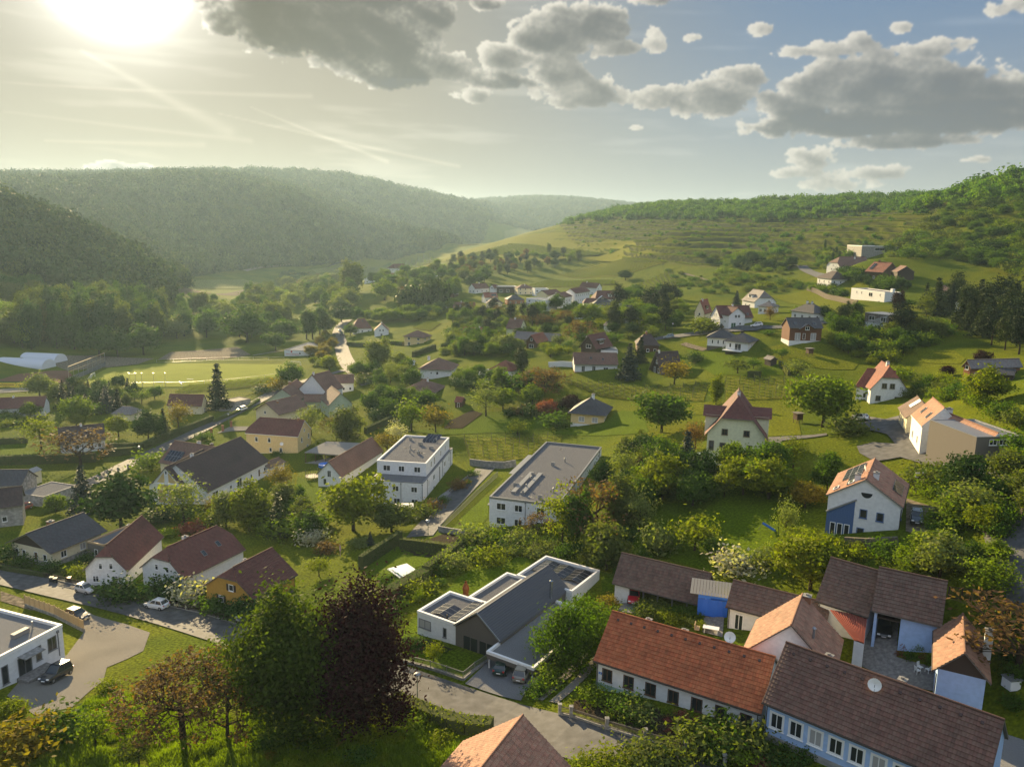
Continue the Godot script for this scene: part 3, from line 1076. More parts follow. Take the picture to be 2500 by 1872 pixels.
func block_parts(f: Dictionary,wall: String,o: Dictionary,at := Transform3D()) -> void:
	var L: float = f.L
	var W: float = f.W
	var h: float = f.h
	var lo: float = o.get("lo",-4.0)
	var wa := MB.new()
	var pa: float = o.get("parapet",0.25)
	wa.quad(Vector3(0,lo,0),Vector3(L,lo,0),Vector3(L,h,0),Vector3(0,h,0)); wa.quad(Vector3(L,lo,-W),Vector3(0,lo,-W),Vector3(0,h,-W),Vector3(L,h,-W))
	wa.quad(Vector3(L,lo,0),Vector3(L,lo,-W),Vector3(L,h,-W),Vector3(L,h,0)); wa.quad(Vector3(0,lo,-W),Vector3(0,lo,0),Vector3(0,h,0),Vector3(0,h,-W))
	if lo > 0.0: wa.quad(Vector3(0,lo,-W),Vector3(L,lo,-W),Vector3(L,lo,0),Vector3(0,lo,0))
	part(f.node,"wall",wa,M[wall],at)
	var rf := MB.new()
	rf.quad(Vector3(0,h - pa,0),Vector3(L,h - pa,0),Vector3(L,h - pa,-W),Vector3(0,h - pa,-W))
	var roof := part(f.node,"roof",rf,M[o.get("roof","roof_gravel")],at)
	var t := 0.3
	var rim := MB.new()
	for r in [[-0.04,0.04,L+0.04,-t],[-0.04,-W+t,L+0.04,-W - 0.04],[-0.04,-t,t,-W+t],[L - t,-t,L+0.04,-W+t]]:
		rim.box(Vector3(r[0],h - pa - 0.02,r[3]),Vector3(r[2],h+0.06,r[1]))
	part(roof,"parapet",rim,M[o.get("rim","white_trim")])
	for side in o.get("win",{}):
		var fc := face(f,side)
		for q in o.win[side]:
			window_at(f.node,at*fc[0]*Transform3D(Basis(),Vector3(q[0]*fc[1],q[1],0.002)),q[2],q[3],q[4] if q.size() > 4 else o.get("wstyle",""),o.get("frame","white_trim"))

# a house whose gable faces us: the two eave ends of that gable, its peak and how far the house runs back
func gable_house(called: String,label: String,a: Array,b: Array,peak: Array,depth: float,h: float,roof: String,wall: String,o := {}) -> Dictionary:
	var A := spot(a[0],a[1],h)
	var B := at_level(b[0],b[1],A.y)
	var X := Vector3(B.x - A.x,0,B.z - A.z)
	var L := X.length()
	X /= L
	var N := Vector3.UP.cross(X)
	var mid := (A+B)*0.5
	var d := ray(peak[0],peak[1])
	var t := Vector2(mid.x - EYE.x,mid.z - EYE.z).length()/Vector2(d.x,d.z).length()
	var rise := EYE.y+d.y*t - A.y

	o.base_frame = {"x": Transform3D(Basis(N,Vector3.UP,X),Vector3(B.x,A.y - h,B.z)),"L": depth,"W": L,"rise": rise,"h": h}
	return house(called,label,a,b,Vector2(),h,roof,wall,o)

# where the enlarged views of the photograph lie in it: left, top, enlargement
const VIEWS := {"r1":[0,1200,2.464],"r2":[600,1200,2.464],"r3":[1200,1200,2.464],"r4":[1800,1200,2.464],"r5":[0,800,3.011],"r6":[600,800,3.011],"r7":[1200,800,3.011],"r8":[1800,800,3.011],
	"q1":[0,600,3.16],"q2":[600,600,3.687],"q3":[1100,600,3.687],"q4":[1600,600,4.424],"q5":[1950,550,4.022],"s1":[1080,660,7.373],"s2":[1320,660,7.373],"s3":[840,640,7.373],"s4":[1680,680,5.53],"s5":[1960,580,5.53],"s6":[1150,1050,5.53],"s7":[980,1350,4.254],"s8":[360,1040,5.53],"d":[0,0,0.8848]}

func z(w: String,x: float,y: float) -> Array:
	var q: Array = VIEWS[w]
	return [q[0]+x/q[2],q[1]+y/q[2]]

# ------------------------------------------------------------------ the houses along the street and in the middle distance
func near_houses() -> void:
	var f: Dictionary
	# the long house with the red tiled roof
	f = house("long_house","long white house with orange-red tile roof and mint green wall foot",z("r3",612,1015),z("r3",1625,1340),z("r3",725,718),3.9,"tile_orange","white_plaster",{"plinth":"mint_plaster","plinth_h":1.15,"frame":"brown_wood","wstyle":"","win":{"f": row(7,2.35,1.25,1.5),"l":[[0.5,2.3,1.0,1.3]]},"chim":[[0.22,0.62,0.5,0.65],[0.45,0.62,0.4,0.7]]})
	snow_hooks(f)
	dish(f,0.735,0.53,0.62); dish(f,0.73,0.6,0.45)
	for i in 7: rosette(f,(i+0.5)/7.0)
	var n := TextMesh.new()
	n.text = "10"; n.font_size = 24; n.pixel_size = 0.008; n.depth = 0.01
	var hn := MB.new()
	hn.cbox(Vector3(0,0,0.02),Vector3(0.4,0.26,0.03))
	var pl := part(f.node,"house_number",hn,M.blue_paint,face(f,"f")[0]*Transform3D(Basis(),Vector3(0.45,2.35,0.0)))
	part(pl,"digits",n,M.white_trim,Transform3D(Basis(),Vector3(0,0,0.045)))
	# the light blue long house
	var wb := []
	for i in 10: wb.append([0.062+i*0.101,2.6,1.5,1.85,"band blind" if i in [2,5] else "band"])
	f = house("long_house","long light blue house with brown tile roof and white window bands",z("r4",150,1265),z("r4",1500,1824),z("r4",250,890),4.3,"tile_brown","blue_plaster",{"pitch":41.0,"plinth":"grey_plaster","plinth_h":0.9,"win":{"f": wb},"chim":[[0.2,0.66,0.7,0.7,"brick"],[0.56,0.62,0.8,0.7,"brick"]]})
	snow_hooks(f)
	dish(f,0.47,0.36,0.62)
	f = house("courtyard_wing","lower wing with sunlit tan tiles joining the two long houses",z("r4",120,770),z("r4",30,965),z("r4",395,615),3.7,"tile_tan","white_plaster",{"chim":[[0.05,0.56,0.6,0.8,"brick"]]})
	pipe(f,0.75,0.72)
	# barns round the farmyard
	f = house("barn","large tiled barn with light blue wall and open gateway at the farmyard",z("r4",810,715),z("r4",1235,815),z("r4",832,450),5.0,"tile_old","blue_plaster",{"pitch":47.0,"open": true})
	barn_walls(f,"blue_plaster")
	f = house("barn","old barn with steep lichen-stained roof reaching low beside red metal strip",z("r4",470,655),z("r4",790,757),z("r4",525,385),4.2,"tile_old","white_plaster",{"pitch":47.0})
	leanto(f,"red corrugated metal lean-to roof under the lichen-stained barn roof",[z("r4",560,710),z("r4",785,752),z("r4",765,912),z("r4",705,890)],4.0,3.2,"red_sheet")
	f = house("outbuilding","small outbuilding with tan gable roof and boarded dark gable",z("r4",1185,835),z("r4",1180,1075),z("r4",1360,735),2.9,"tile_tan","blue_plaster",{"gable":"dark_wood","chim":[[0.45,0.95,3.0,0.75]]})
	f = house("barn","long open-fronted tiled barn with a red car inside",z("r3",725,550),z("r3",1275,690),z("r3",783,368),3.3,"tile_old","white_plaster",{"open": true})
	open_barn(f)
	f = house("outbuilding","small white outbuilding with old tile roof beside the blue tarpaulin",z("r3",1410,690),z("r3",1620,745),z("r3",1440,528),3.2,"tile_old","white_plaster",{"pitch":43.0,"L":12.0,"win":{"f":[[0.12,1.3,1.1,2.1,"door"]]}})
	f = house("house","house with sunlit terracotta roof and dark chimney across the street",z("r2",1310,1500),z("r2",1180,1650),z("r2",1668,1343),4.2,"tile_terracotta","cream_plaster",{"L":15.0,"trim":"dark_wood"})
	chimney(f,0.62,0.62,0.5,0.95,"dark_wood")
	# street houses
	f = house("cottage","ochre yellow cottage with dark shutters and half-hipped brown roof",z("r2",45,650),z("r2",312,497),z("r1",1400,455),2.8,"tile_maroon","ochre_plaster",{"e":1.4,"hip":[1.4,0.0],"clip":[0.62,0.0],"plinth":"stone","wstyle":"shut","win":{"l":[[0.32,1.3,1.0,1.15,"shut cross"],[0.78,1.3,1.0,1.15,"shut cross"],[0.55,3.6,1.0,1.1,"shut"]],"f":[[0.3,1.4,1.0,1.1]]},"chim":[[0.62,0.72,0.5,0.6]]})
	f = house("house","white house with long dark red roof, two roof windows and clipped gable",z("r1",1105,530),z("r1",1478,348),z("r1",1000,335),2.8,"tile_maroon","white_plaster",{"e":1.5,"hip":[1.5,1.5],"clip":[0.6,0.6],"win":{"l":[[0.28,1.2,0.9,1.2,"cross"],[0.75,1.2,0.9,1.2,"cross"],[0.36,3.6,0.8,1.1,"cross"],[0.62,3.6,0.8,1.1,"cross"]]},"sky":[[0.46,0.42],[0.72,0.5]],"chim":[[0.42,0.56,0.7,0.8]]})
	f = house("house","small white gabled house with dark red half-hipped roof by flat annex",z("r1",765,480),z("r1",985,270),z("r1",675,290),2.8,"tile_maroon","white_plaster",{"pitch":48.0,"e":1.3,"hip":[1.3,0.0],"clip":[0.62,0.0],"win":{"l":[[0.24,1.25,1.1,1.2,"cross"],[0.72,1.25,1.1,1.2,"cross"],[0.38,3.6,0.7,1.1,"cross"],[0.64,3.6,0.7,1.1,"cross"]]},"chim":[[0.75,0.6,0.4,0.7,"brick"]]})
	f = house("bungalow","white bungalow with wide low charcoal roof and boarded gable",z("r1",300,375),z("r1",645,235),z("r1",150,255),3.0,"slate","cream_plaster",{"gable":"dark_wood","ov":0.8,"ve":0.9,"plinth":"concrete","win":{"f":[[0.22,1.6,1.3,1.3],[0.6,1.6,1.3,1.4,"blind"]],"l":[[0.3,1.4,1.0,1.3],[0.6,1.2,1.0,2.0,"door wood"],[0.82,1.4,1.0,1.3],[0.12,1.4,1.0,1.3]]},"chim":[[0.5,0.62,0.8,1.0,"brick"]]})
	f = block("flat_annex","dark flat-roofed annex between charcoal bungalow and small white house",z("r1",522,300),z("r1",622,322),z("r1",835,215),3.2,"grey_wood",{"rim":"pale_wood","win":{"f":[[0.5,1.3,0.9,1.3]]}})
	# the white flat-roofed house by the gravel yard
	f = block("flat_house","white flat-roofed modern house with glass door canopy by the gravel yard",z("r1",-60,1022),z("r1",370,800),z("r1",0,668),4.1,"cool_plaster",{"parapet":0.35,"roof":"pale_gravel","frame":"grey_trim","win":{"f":[[0.83,2.2,1.3,1.9],[0.63,1.9,0.8,2.0],[0.43,1.3,1.9,2.5,"door"],[0.16,1.4,0.9,2.5]]}})
	flat_house_extras(f)
	# the old farm on the left
	f = house("farmhouse","cream farmhouse with solar panels on brown roof beside the lane",z("s8",140,490),z("s8",900,620),z("s8",395,200),4.2,"tile_brown","cream_plaster",{"pitch":38.0,"L":20.0,"chim":[[0.42,0.55,1.0,0.8],[0.62,0.6,1.2,0.7,"stone"]],"pv":[0.06,0.12,5,2,1.05,1.75]})
	f = gable_house("farm_wing","farm wing with baroque white and ochre gable and black-brown roof",z("s8",50,770),z("s8",440,800),z("s8",250,560),17.0,5.4,"tile_dark","white_plaster",{"win":{"l":[[0.5,8.2,0.6,0.9]]}})
	gable_fields(f)
	f = house("farm_wing","wide low farm wing with brown-black roof and white yard wall",z("s8",810,895),z("s8",1645,470),z("s8",790,340),3.3,"tile_dark","white_plaster",{"pitch":36.0,"win":{"f":[[0.12,1.3,2.4,2.2,"door"],[0.36,1.4,0.9,1.0],[0.5,1.3,2.2,2.4,"door"],[0.7,1.4,0.8,1.2],[0.84,1.2,1.0,2.0,"door wood"],[0.94,1.4,0.9,1.1]]},"chim":[[0.28,0.56,1.2,0.7]]})
	f = house("shed","low tiled lean-to shed at the end of the farm wing",z("s8",1640,570),z("s8",1870,480),Vector2(5.0,1.0),2.4,"tile_old","white_plaster",{"win":{"f":[[0.5,1.0,1.2,1.9,"door"]]}})
	f = house("townhouse","two-storey pale yellow house with dark hipped roof by the lane",z("r5",1797,775),z("r6",382,803),z("r6",432,680),6.4,"tile_maroon","yellow_plaster",{"over_b": true,"hip":[2.5,0.0],"clip":[0.3,0.0],"ov":0.25,"trim":"white_trim","plinth":"cream_plaster","plinth_h":0.5,"win":{"f":[[0.2,4.7,1.0,1.5,"cross"],[0.45,4.7,1.0,1.5,"cross"],[0.47,1.7,0.9,1.3],[0.67,1.8,1.0,1.5,"cross"]],"r":[[0.3,4.7,0.9,1.5],[0.8,4.9,0.9,1.5],[0.5,7.4,0.6,1.0],[0.7,1.2,1.1,2.1,"door wood"]]},"chim":[[0.88,0.5,0.5,0.6,"brick"]]})
	dish(f,-0.7,3.9,0.55)
	f = house("barn","long brown-tiled barn with white gable and glass lean-to roof",z("r6",703,1100),z("r6",1015,905),z("r6",605,985),2.7,"tile_brown","white_plaster",{"win":{"l":[[0.5,3.2,1.1,1.8,"door"],[0.3,1.0,1.0,1.7,"door"]]}})
	open_carport()
	f = block("garage","grey flat-roofed garage block with rough cream walls",z("r5",125,1215),z("r5",315,1245),z("r5",540,1155),2.7,"grey_plaster",{"rim":"concrete","parapet":0.08})
	f = house("house","dark-roofed old house with bare brick patch at the village edge",z("r5",-200,1350),z("r5",165,1305),z("r5",100,1170),4.4,"tile_dark","grey_plaster",{"pitch":42.0,"over_b": true,"win":{"f":[[0.6,1.6,1.0,1.2]]}})
	f = house("house","grey slate roof of a house behind the bare brick house",z("r5",-150,1165),z("r5",150,1165),Vector2(8,3),4.0,"slate","grey_plaster",{})
	kiosk()
	# houses among the gardens on the left
	f = house("bungalow","long low white house with red-brown roof among conifers",z("r5",-60,600),z("r5",320,585),z("r5",285,505),3.0,"tile_maroon","white_plaster",{"pitch":38.0,"over_b": true,"win":{"f": row(6,1.5,1.2,1.2)},"chim":[[0.35,0.5,0.5]]})
	f = house("house","white house with dark roof and boarded gable behind long hedge",z("r5",430,858),z("r5",775,822),z("r5",845,695),3.2,"tile_dark","white_plaster",{"pitch":38.0,"gable":"brown_wood","ov":0.6,"win":{"f": row(4,1.5,1.0,1.3),"r": row(4,1.5,1.0,1.3)},"chim":[[0.5,0.5,0.5]]})
	f = house("shed","small pale shed with grey hipped roof among vegetable beds",z("r5",810,632),z("r5",960,640),z("r5",860,575),2.6,"slate_light","cream_plaster",{"hip":[2.0,2.0],"win":{"f":[[0.5,1.4,1.0,0.9]]}})
	f = house("barn","cream barn with dark red-brown roof beside the tall spruce",z("r5",1222,572),z("r5",1480,577),z("r5",1500,492),3.4,"tile_maroon","cream_plaster",{"over_b": true,"win":{"r":[[0.5,1.6,0.9,1.0]]}})
	f = block("garage","low garage with dark flat roof by the white parked car",z("r5",1725,545),z("r5",1840,522),z("r5",1945,470),2.5,"grey_plaster",{"rim":"dark_wood","roof":"dark_asphalt","parapet":0.08})
	# farm in the middle
	f = gable_house("house","cream gabled house with brown roof at the lane corner",z("r6",50,605),z("r6",240,640),z("r6",135,550),15.0,4.6,"tile_brown","cream_plaster",{"ov":0.7,"ve":0.8,"win":{"l":[[0.4,4.3,1.0,1.1]],"f": row(4,1.6,1.0,1.2)},"chim":[[0.3,0.4,0.6,0.6,"brick"]]})
	f = house("farm_wing","brown roofed street wing of courtyard farm with roof window box",z("r6",390,540),z("r6",480,470),z("r6",200,495),4.0,"tile_brown","green_plaster",{"pitch":36.0,"L":20.0,"chim":[[0.5,0.5,0.9,0.8,"brick"]]})
	f = house("farm_wing","large dark brown farm roof with white corner tower wall",z("r6",590,475),z("r6",720,440),z("r6",530,335),5.0,"tile_brown","white_plaster",{"pitch":42.0,"win":{"f": row(3,2.4,1.0,1.3)},"chim":[[0.1,0.5,0.8]]})
	f = house("farm_wing","white-walled back wing of courtyard farm with light ridge",z("r6",640,408),z("r6",795,405),z("r6",600,347),4.6,"tile_brown","white_plaster",{"pitch":38.0,"over_b": false,"win":{"f": row(3,2.2,0.9,1.2),"r":[[0.5,2.2,0.9,1.2]]}})
	f = gable_house("farm_wing","pale green gabled wing with worn brown roof and roof windows",z("r6",605,575),z("r6",790,560),z("r6",690,480),14.0,4.6,"tile_old","green_plaster",{"sky":[[0.4,0.3,0.7,0.9],[0.6,0.4,0.7,0.9]]})
	f = house("farm_wing","low green yard wing linking the two farm gables",z("r6",420,545),z("r6",640,545),Vector2(6.5,2.2),3.4,"tile_brown","green_plaster",{"win":{"f": row(4,1.5,1.2,1.3)}})
	f = house("house","white house with broad brown hipped roof and boarded band on garden bank",z("r6",1265,302),z("r6",1520,312),z("r6",1455,225),5.2,"tile_brown","white_plaster",{"pitch":26.0,"k":1.0,"hips":0.9,"gable":"brown_wood","ov":0.8,"plinth":"brick","plinth_h":1.2,"win":{"f":[[0.35,3.6,0.6,0.8],[0.55,3.6,1.0,1.2]]},"chim":[[0.2,0.5,0.6,0.9]]})
	f = house("bungalow","cream bungalow with wide brown hipped roof and corner balcony",z("r6",1140,460),z("r6",1390,478),Vector2(13.0,3.3),3.6,"tile_brown","cream_plaster",{"hips":1.0,"ov":0.8,"win":{"f": row(4,1.8,1.3,1.3),"r": row(3,1.8,1.2,1.8)},"chim":[[0.6,0.5,0.6]]})
	f = house("house","small white house with red-brown pyramid roof behind bright tree",z("r6",1785,305),z("r6",1960,320),Vector2(10.0,3.2),3.8,"tile_red","white_plaster",{"hips":0.95,"win":{"f": row(2,1.8,1.2,1.3)}})
	f = block("garage","flat white garage beside the small pyramid-roofed house",z("r6",1710,340),z("r6",1800,342),z("r6",1820,305),3.0,"cool_plaster",{"roof":"dark_asphalt"})
	f = house("garden_shed","small brown wooden garden shed on the orchard lawn",z("r6",1530,545),z("r6",1590,550),z("r6",1575,508),2.1,"tile_red","brown_wood",{"pitch":35.0,"over_b": true,"category":"shed","ov":0.3,"win":{"f":[[0.5,1.0,0.8,1.7,"door wood"]]}})
	# middle distance, right
	f = house("bungalow","pale yellow bungalow with charcoal hipped roof on white basement",z("r7",560,625),z("r7",845,648),z("r7",735,505),4.6,"slate","yellow_plaster",{"pitch":33.0,"k":0.9,"hips":0.95,"ov":0.8,"plinth":"white_plaster","plinth_h":1.5,"win":{"f":[[0.33,2.9,1.7,1.5,"blind"],[0.73,2.9,1.7,1.5,"blind"],[0.12,0.7,0.8,0.6],[0.45,0.7,0.8,0.6],[0.82,0.7,0.8,0.6]],"r": row(4,2.9,1.1,1.3)},"chim":[[0.55,0.5,0.7,0.8]]})
	f = gable_house("house","pale lime house with dark red cross-gabled roof and clipped gable",z("r7",1565,790),z("r7",2035,830),z("r7",1830,532),13.0,5.0,"tile_maroon","lime_plaster",{"hip":[4.2,0.0],"clip":[0.5,0.0],"ov":0.6,"ve":0.6,"plinth":"grey_plaster","plinth_h":0.9,"frame":"brown_wood","win":{"l":[[0.3,5.9,1.2,1.2],[0.68,5.9,1.2,1.2],[0.28,3.0,1.2,1.3],[0.56,2.9,1.2,1.3],[0.75,2.9,1.0,1.3],[0.08,2.9,1.0,2.0,"door"]]},"chim":[[0.4,0.5,0.6]]})
	cross_gable(f,0.55,5.0,2.6,"tile_maroon","lime_plaster"); cross_gable(f,0.55,5.0,2.6,"tile_maroon","lime_plaster",true)
	f = house("house","white house with long brown roof, two roof windows and veranda",z("r7",608,268),z("r7",935,272),z("r7",612,182),3.3,"tile_brown","white_plaster",{"pitch":38.0,"ov":0.7,"plinth":"brick","plinth_h":0.5,"win":{"f":[[0.2,1.6,1.3,2.1,"door"],[0.45,1.6,1.3,2.1,"door"],[0.73,1.6,1.8,1.2],[0.93,1.8,0.6,0.6]]},"sky":[[0.39,0.55,0.7,1.0],[0.66,0.45,0.7,1.0]]})
	f = house("house","dark A-frame wooden house with steep roof reaching nearly to the ground",z("r7",1245,338),z("r7",1412,330),z("r7",1190,178),0.8,"tile_dark","dark_wood",{"pitch":58.0,"ov":0.2,"ve":0.8,"win":{"l":[[0.35,1.3,1.2,2.0,"door"],[0.68,1.3,1.2,1.6],[0.5,4.2,1.2,1.3]]},"chim":[[0.15,0.5,0.6]]})
	f = gable_house("house","white house with dark boarded gable and blue-roofed dormer",z("r7",640,145),z("r7",770,160),z("r7",705,55),13.0,4.0,"tile_maroon","dark_wood",{"ov":0.6,"ve":0.9,"win":{"l":[[0.5,4.8,2.2,1.4]]},"chim":[[0.2,0.7,1.2,1.0]]})
	dormer_box(f,0.45,4.2,"zinc","dark_wood")
	f = block("veranda_house","white ground floor with arched windows under the boarded gable house",z("r7",680,160),z("r7",930,165),z("r7",935,140),3.0,"white_plaster",{"W":8.0,"roof":"zinc","rim":"zinc","parapet":0.05,"win":{"f": row(3,1.5,1.4,1.3)}})
	f = house("house","dark brown hipped house with red chimney hidden among pines",z("r7",1065,125),z("r7",1240,130),Vector2(10.0,3.5),3.6,"tile_dark","brown_wood",{"hips":0.6,"chim":[[0.45,0.5,0.9,0.7,"brick"]],"win":{"f": row(3,1.6,1.0,1.2)}})
	f = house("barn","long low barn with mossy grey roof in the village middle",z("q3",560,835),z("q3",960,862),z("q3",545,765),3.2,"slate_light","grey_plaster",{"pitch":30.0,"win":{"f": row(4,1.5,1.2,1.2)}})
	f = gable_house("house","brown wooden gable house with steep red-brown roof",z("q3",665,870),z("q3",775,880),z("q3",712,805),12.0,2.8,"tile_red","brown_wood",{"ov":0.5,"ve":0.8,"win":{"l":[[0.5,1.4,2.2,1.6],[0.5,4.2,1.0,1.0]]}})
	f = house("house","pale yellow gabled house with plain brown roof mid-village",z("q3",495,742),z("q3",625,752),z("q3",660,662),4.2,"tile_brown","lime_plaster",{"over_b": true,"win":{"r":[[0.5,4.8,0.9,1.2],[0.3,1.8,0.9,1.2],[0.7,1.8,0.9,1.2]]},"chim":[[0.4,0.5,0.5,0.7]]})
	f = house("house","small house with red roof and flat solar collectors",z("q3",90,815),z("q3",265,822),z("q3",125,730),3.4,"tile_red","white_plaster",{"pitch":36.0,"win":{"f": row(3,1.6,1.1,1.2)},"pv":[0.32,0.5,3,1,1.2,2.2,true],"chim":[[0.85,0.5,0.6]]})
	# the sloping side of the valley, right
	f = gable_house("house","white house with blue boarded corner and orange roof with solar panels",z("r8",655,1230),z("r8",1222,1325),z("r8",968,1118),12.5,6.4,"tile_terracotta","white_plaster",{"ov":0.3,"ve":0.25,"trim":"zinc","frame":"blue_boards","win":{"l":[[0.51,4.5,1.0,1.3],[0.74,4.4,1.0,1.3],[0.49,1.7,1.0,1.3],[0.73,1.6,1.0,1.3]],"f":[[0.25,4.2,0.9,1.1]]}})
	blue_house_extras(f)
	f = house("house","white house with red tile roof, blue roof window and covered terrace",z("r8",865,435),z("r8",985,447),z("r8",880,292),3.6,"tile_red","white_plaster",{"pitch":44.0,"L":9.0,"hip":[2.2,0.0],"clip":[0.0,0.0],"sky":[[0.45,0.35,0.9,1.0]],"win":{"f":[[0.25,1.6,0.9,1.3]],"l": row(2,1.6,0.9,1.3)}})
	f = gable_house("house_wing","white gabled front wing with red roof beside the covered terrace",z("r8",975,455),z("r8",1268,470),z("r8",1080,285),10.0,3.8,"tile_red","white_plaster",{"hip":[2.0,0.0],"clip":[0.55,0.0],"ov":0.4,"frame":"grey_wood","plinth":"white_plaster","win":{"l":[[0.36,4.9,1.2,1.3],[0.58,4.9,1.2,1.3],[0.22,1.7,1.2,1.3],[0.74,1.6,1.2,1.3]]},"chim":[[0.4,0.5,0.7,0.7]]})
	row_house()
	f = gable_house("house","tall narrow brick-brown wooden house with grey roof by the pines",z("r8",1650,285),z("r8",1720,300),z("r8",1668,235),15.0,5.0,"slate_light","brick",{"ov":0.5,"win":{"l":[[0.5,5.0,1.0,1.0],[0.5,1.4,1.4,2.2,"door"]],"f": row(4,3.2,1.0,1.2)}})
	f = house("shed","low dark-roofed shed behind the brick-brown wooden house",z("r8",1900,335),z("r8",2040,350),Vector2(5.0,1.0),2.4,"slate","dark_wood",{})
	apartments()
	villa()

func sheet_mat(called: String,r: float,g: float,b: float) -> void:
	if not M.has(called): mat(called,r,g,b,0.95)

func snow_hooks(f: Dictionary) -> void:
	# small dark roof vents in a line under the ridge
	for i in 11:
		var mb := MB.new()
		mb.box(Vector3(-0.13,-0.12,-0.02),Vector3(0.13,0.14,0.14))
		part(f.node,"roof_vent",mb,M.tile_dark,roof_point(f,(i+0.7)/11.6,0.86,0.02))

func dish(f: Dictionary,u: float,v: float,r := 0.45) -> void:
	# on the roof, or on the front wall where u is negative (share along the wall, height in metres)
	var x := Transform3D()
	if u >= 0.0:
		var p := Vector3(u*f.L,f.h+f.rise*(1.0 - absf(v - 0.5)*2.0)+0.9,-f.W*v) if v > 0.5 else roof_point(f,u,v*2.0 if v < 0.5 else 1.0,0.0).origin+Vector3(0,0.9,0)
		x.origin = p
	else:
		x = face(f,"f")[0]*Transform3D(Basis(),Vector3(-u*(f.xb - f.xa),v,0.35))
	var mb := MB.new()
	var turn := Basis(Vector3.UP,0.3)*Basis(Vector3.RIGHT,-0.25)
	for i in 14:
		var a := TAU*i/14.0
		var b := TAU*(i+1)/14.0
		var c := Vector3(0,0,-0.13*r/0.45)
		mb.tri(turn*c,turn*Vector3(cos(a)*r,sin(a)*r,0),turn*Vector3(cos(b)*r,sin(b)*r,0))
		mb.tri(turn*(c - Vector3(0,0,0.02)),turn*Vector3(cos(b)*r,sin(b)*r,-0.02),turn*Vector3(cos(a)*r,sin(a)*r,-0.02))
	var d := part(f.node,"satellite_dish",mb,M.white_trim,x)
	var arm := MB.new()
	arm.bar(turn*Vector3(0,-r,0),turn*Vector3(0,-r*0.3,r*1.1),0.03)
	if u >= 0.0: arm.bar(Vector3(0,-1.1,-0.05),Vector3(0,0,-0.05),0.05)
	else: arm.bar(Vector3(0,0,-0.4),Vector3(0,0,-0.1),0.05)
	part(d,"arm",arm,M.steel)

func pipe(f: Dictionary,u: float,w: float) -> void:
	var z0: float = -f.W*w
	var top: float = f.h+f.rise*(1.0 - absf(w - 0.5)*2.0)
	var mb := MB.new()
	mb.tube([Vector3(u*f.L,top - 0.3,z0),Vector3(u*f.L,top+1.2,z0)],[0.13,0.13],8)
	mb.lathe([[0.26,top+1.2],[0.05,top+1.42]],8,Vector3(u*f.L,0,z0))
	part(f.node,"flue",mb,M.zinc)

func rosette(f: Dictionary,u: float) -> void:
	var mb := MB.new()
	mb.cbox(Vector3(0,0,0.006),Vector3(0.16,0.16,0.012)); mb.cbox(Vector3(0,0,0.006),Vector3(0.3,0.07,0.012))
	part(f.node,"painted_ornament",mb,M.mint_plaster,face(f,"f")[0]*Transform3D(Basis(),Vector3(u*(f.xb - f.xa)+0.1,3.45,0.003)))

func barn_walls(f: Dictionary,m: String) -> void:
	var wa := MB.new()
	var x0: float = lerpf(f.xa,f.xb,0.42)
	wa.box(Vector3(x0,-3.0,f.za - 0.3),Vector3(f.xb,f.hw,f.za))
	wa.box(Vector3(f.xb - 0.3,-3.0,f.zb),Vector3(f.xb,f.hw,f.za - 0.3))
	wa.box(Vector3(f.xa,-3.0,f.zb),Vector3(f.xb - 0.3,f.hw,f.zb+0.3))
	wa.box(Vector3(f.xa,-3.0,f.zb+0.3),Vector3(f.xa+0.3,f.hw,f.za))
	part(f.node,"wall",wa,M[m])
	for e in [f.xa,f.xb - 0.3]:
		var g := MB.new()
		var pts := [Vector3(e,f.hw,f.za),Vector3(e,f.hw,f.zb),Vector3(e,f.h+f.rise - 0.2,-f.s)]
		g.fan(pts)
		part(f.node,"gable_wall",g,M.stone)
	var fl := MB.new()
	fl.quad(Vector3(f.xa+0.3,0.02,f.za),Vector3(x0,0.02,f.za),Vector3(x0,0.02,f.zb+0.3),Vector3(f.xa+0.3,0.02,f.zb+0.3))
	part(f.node,"floor",fl,M.soil)
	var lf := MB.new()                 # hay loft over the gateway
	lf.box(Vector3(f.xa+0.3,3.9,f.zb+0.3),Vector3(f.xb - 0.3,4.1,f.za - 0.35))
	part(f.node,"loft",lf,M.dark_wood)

func open_barn(f: Dictionary) -> void:
	var wa := MB.new()
	wa.box(Vector3(f.xa,-3.0,f.zb),Vector3(f.xb,f.hw,f.zb+0.3))
	wa.box(Vector3(f.xa,-3.0,f.zb+0.3),Vector3(f.xa+0.3,f.hw,f.za))
	wa.box(Vector3(f.xa+0.3,-3.0,f.za - 0.3),Vector3(f.xa+2.2,f.hw,f.za))
	wa.box(Vector3(f.xb - 0.3,-3.0,f.zb+0.3),Vector3(f.xb,f.hw,f.za))
	part(f.node,"wall",wa,M.white_plaster)
	for e in [f.xa,f.xb - 0.3]:
		var g := MB.new()
		g.fan([Vector3(e,f.hw,f.za),Vector3(e,f.hw,f.zb),Vector3(e,f.h+f.rise - 0.2,-f.s)])
		part(f.node,"gable_wall",g,M.dark_wood)
	for i in range(1,5):
		var p := MB.new()
		var x0: float = lerpf(f.xa+2.2,f.xb,i/5.0)
		p.box(Vector3(x0 - 0.1,-1.0,f.za - 0.2),Vector3(x0+0.1,f.hw,f.za))
		part(f.node,"post",p,M.grey_wood)

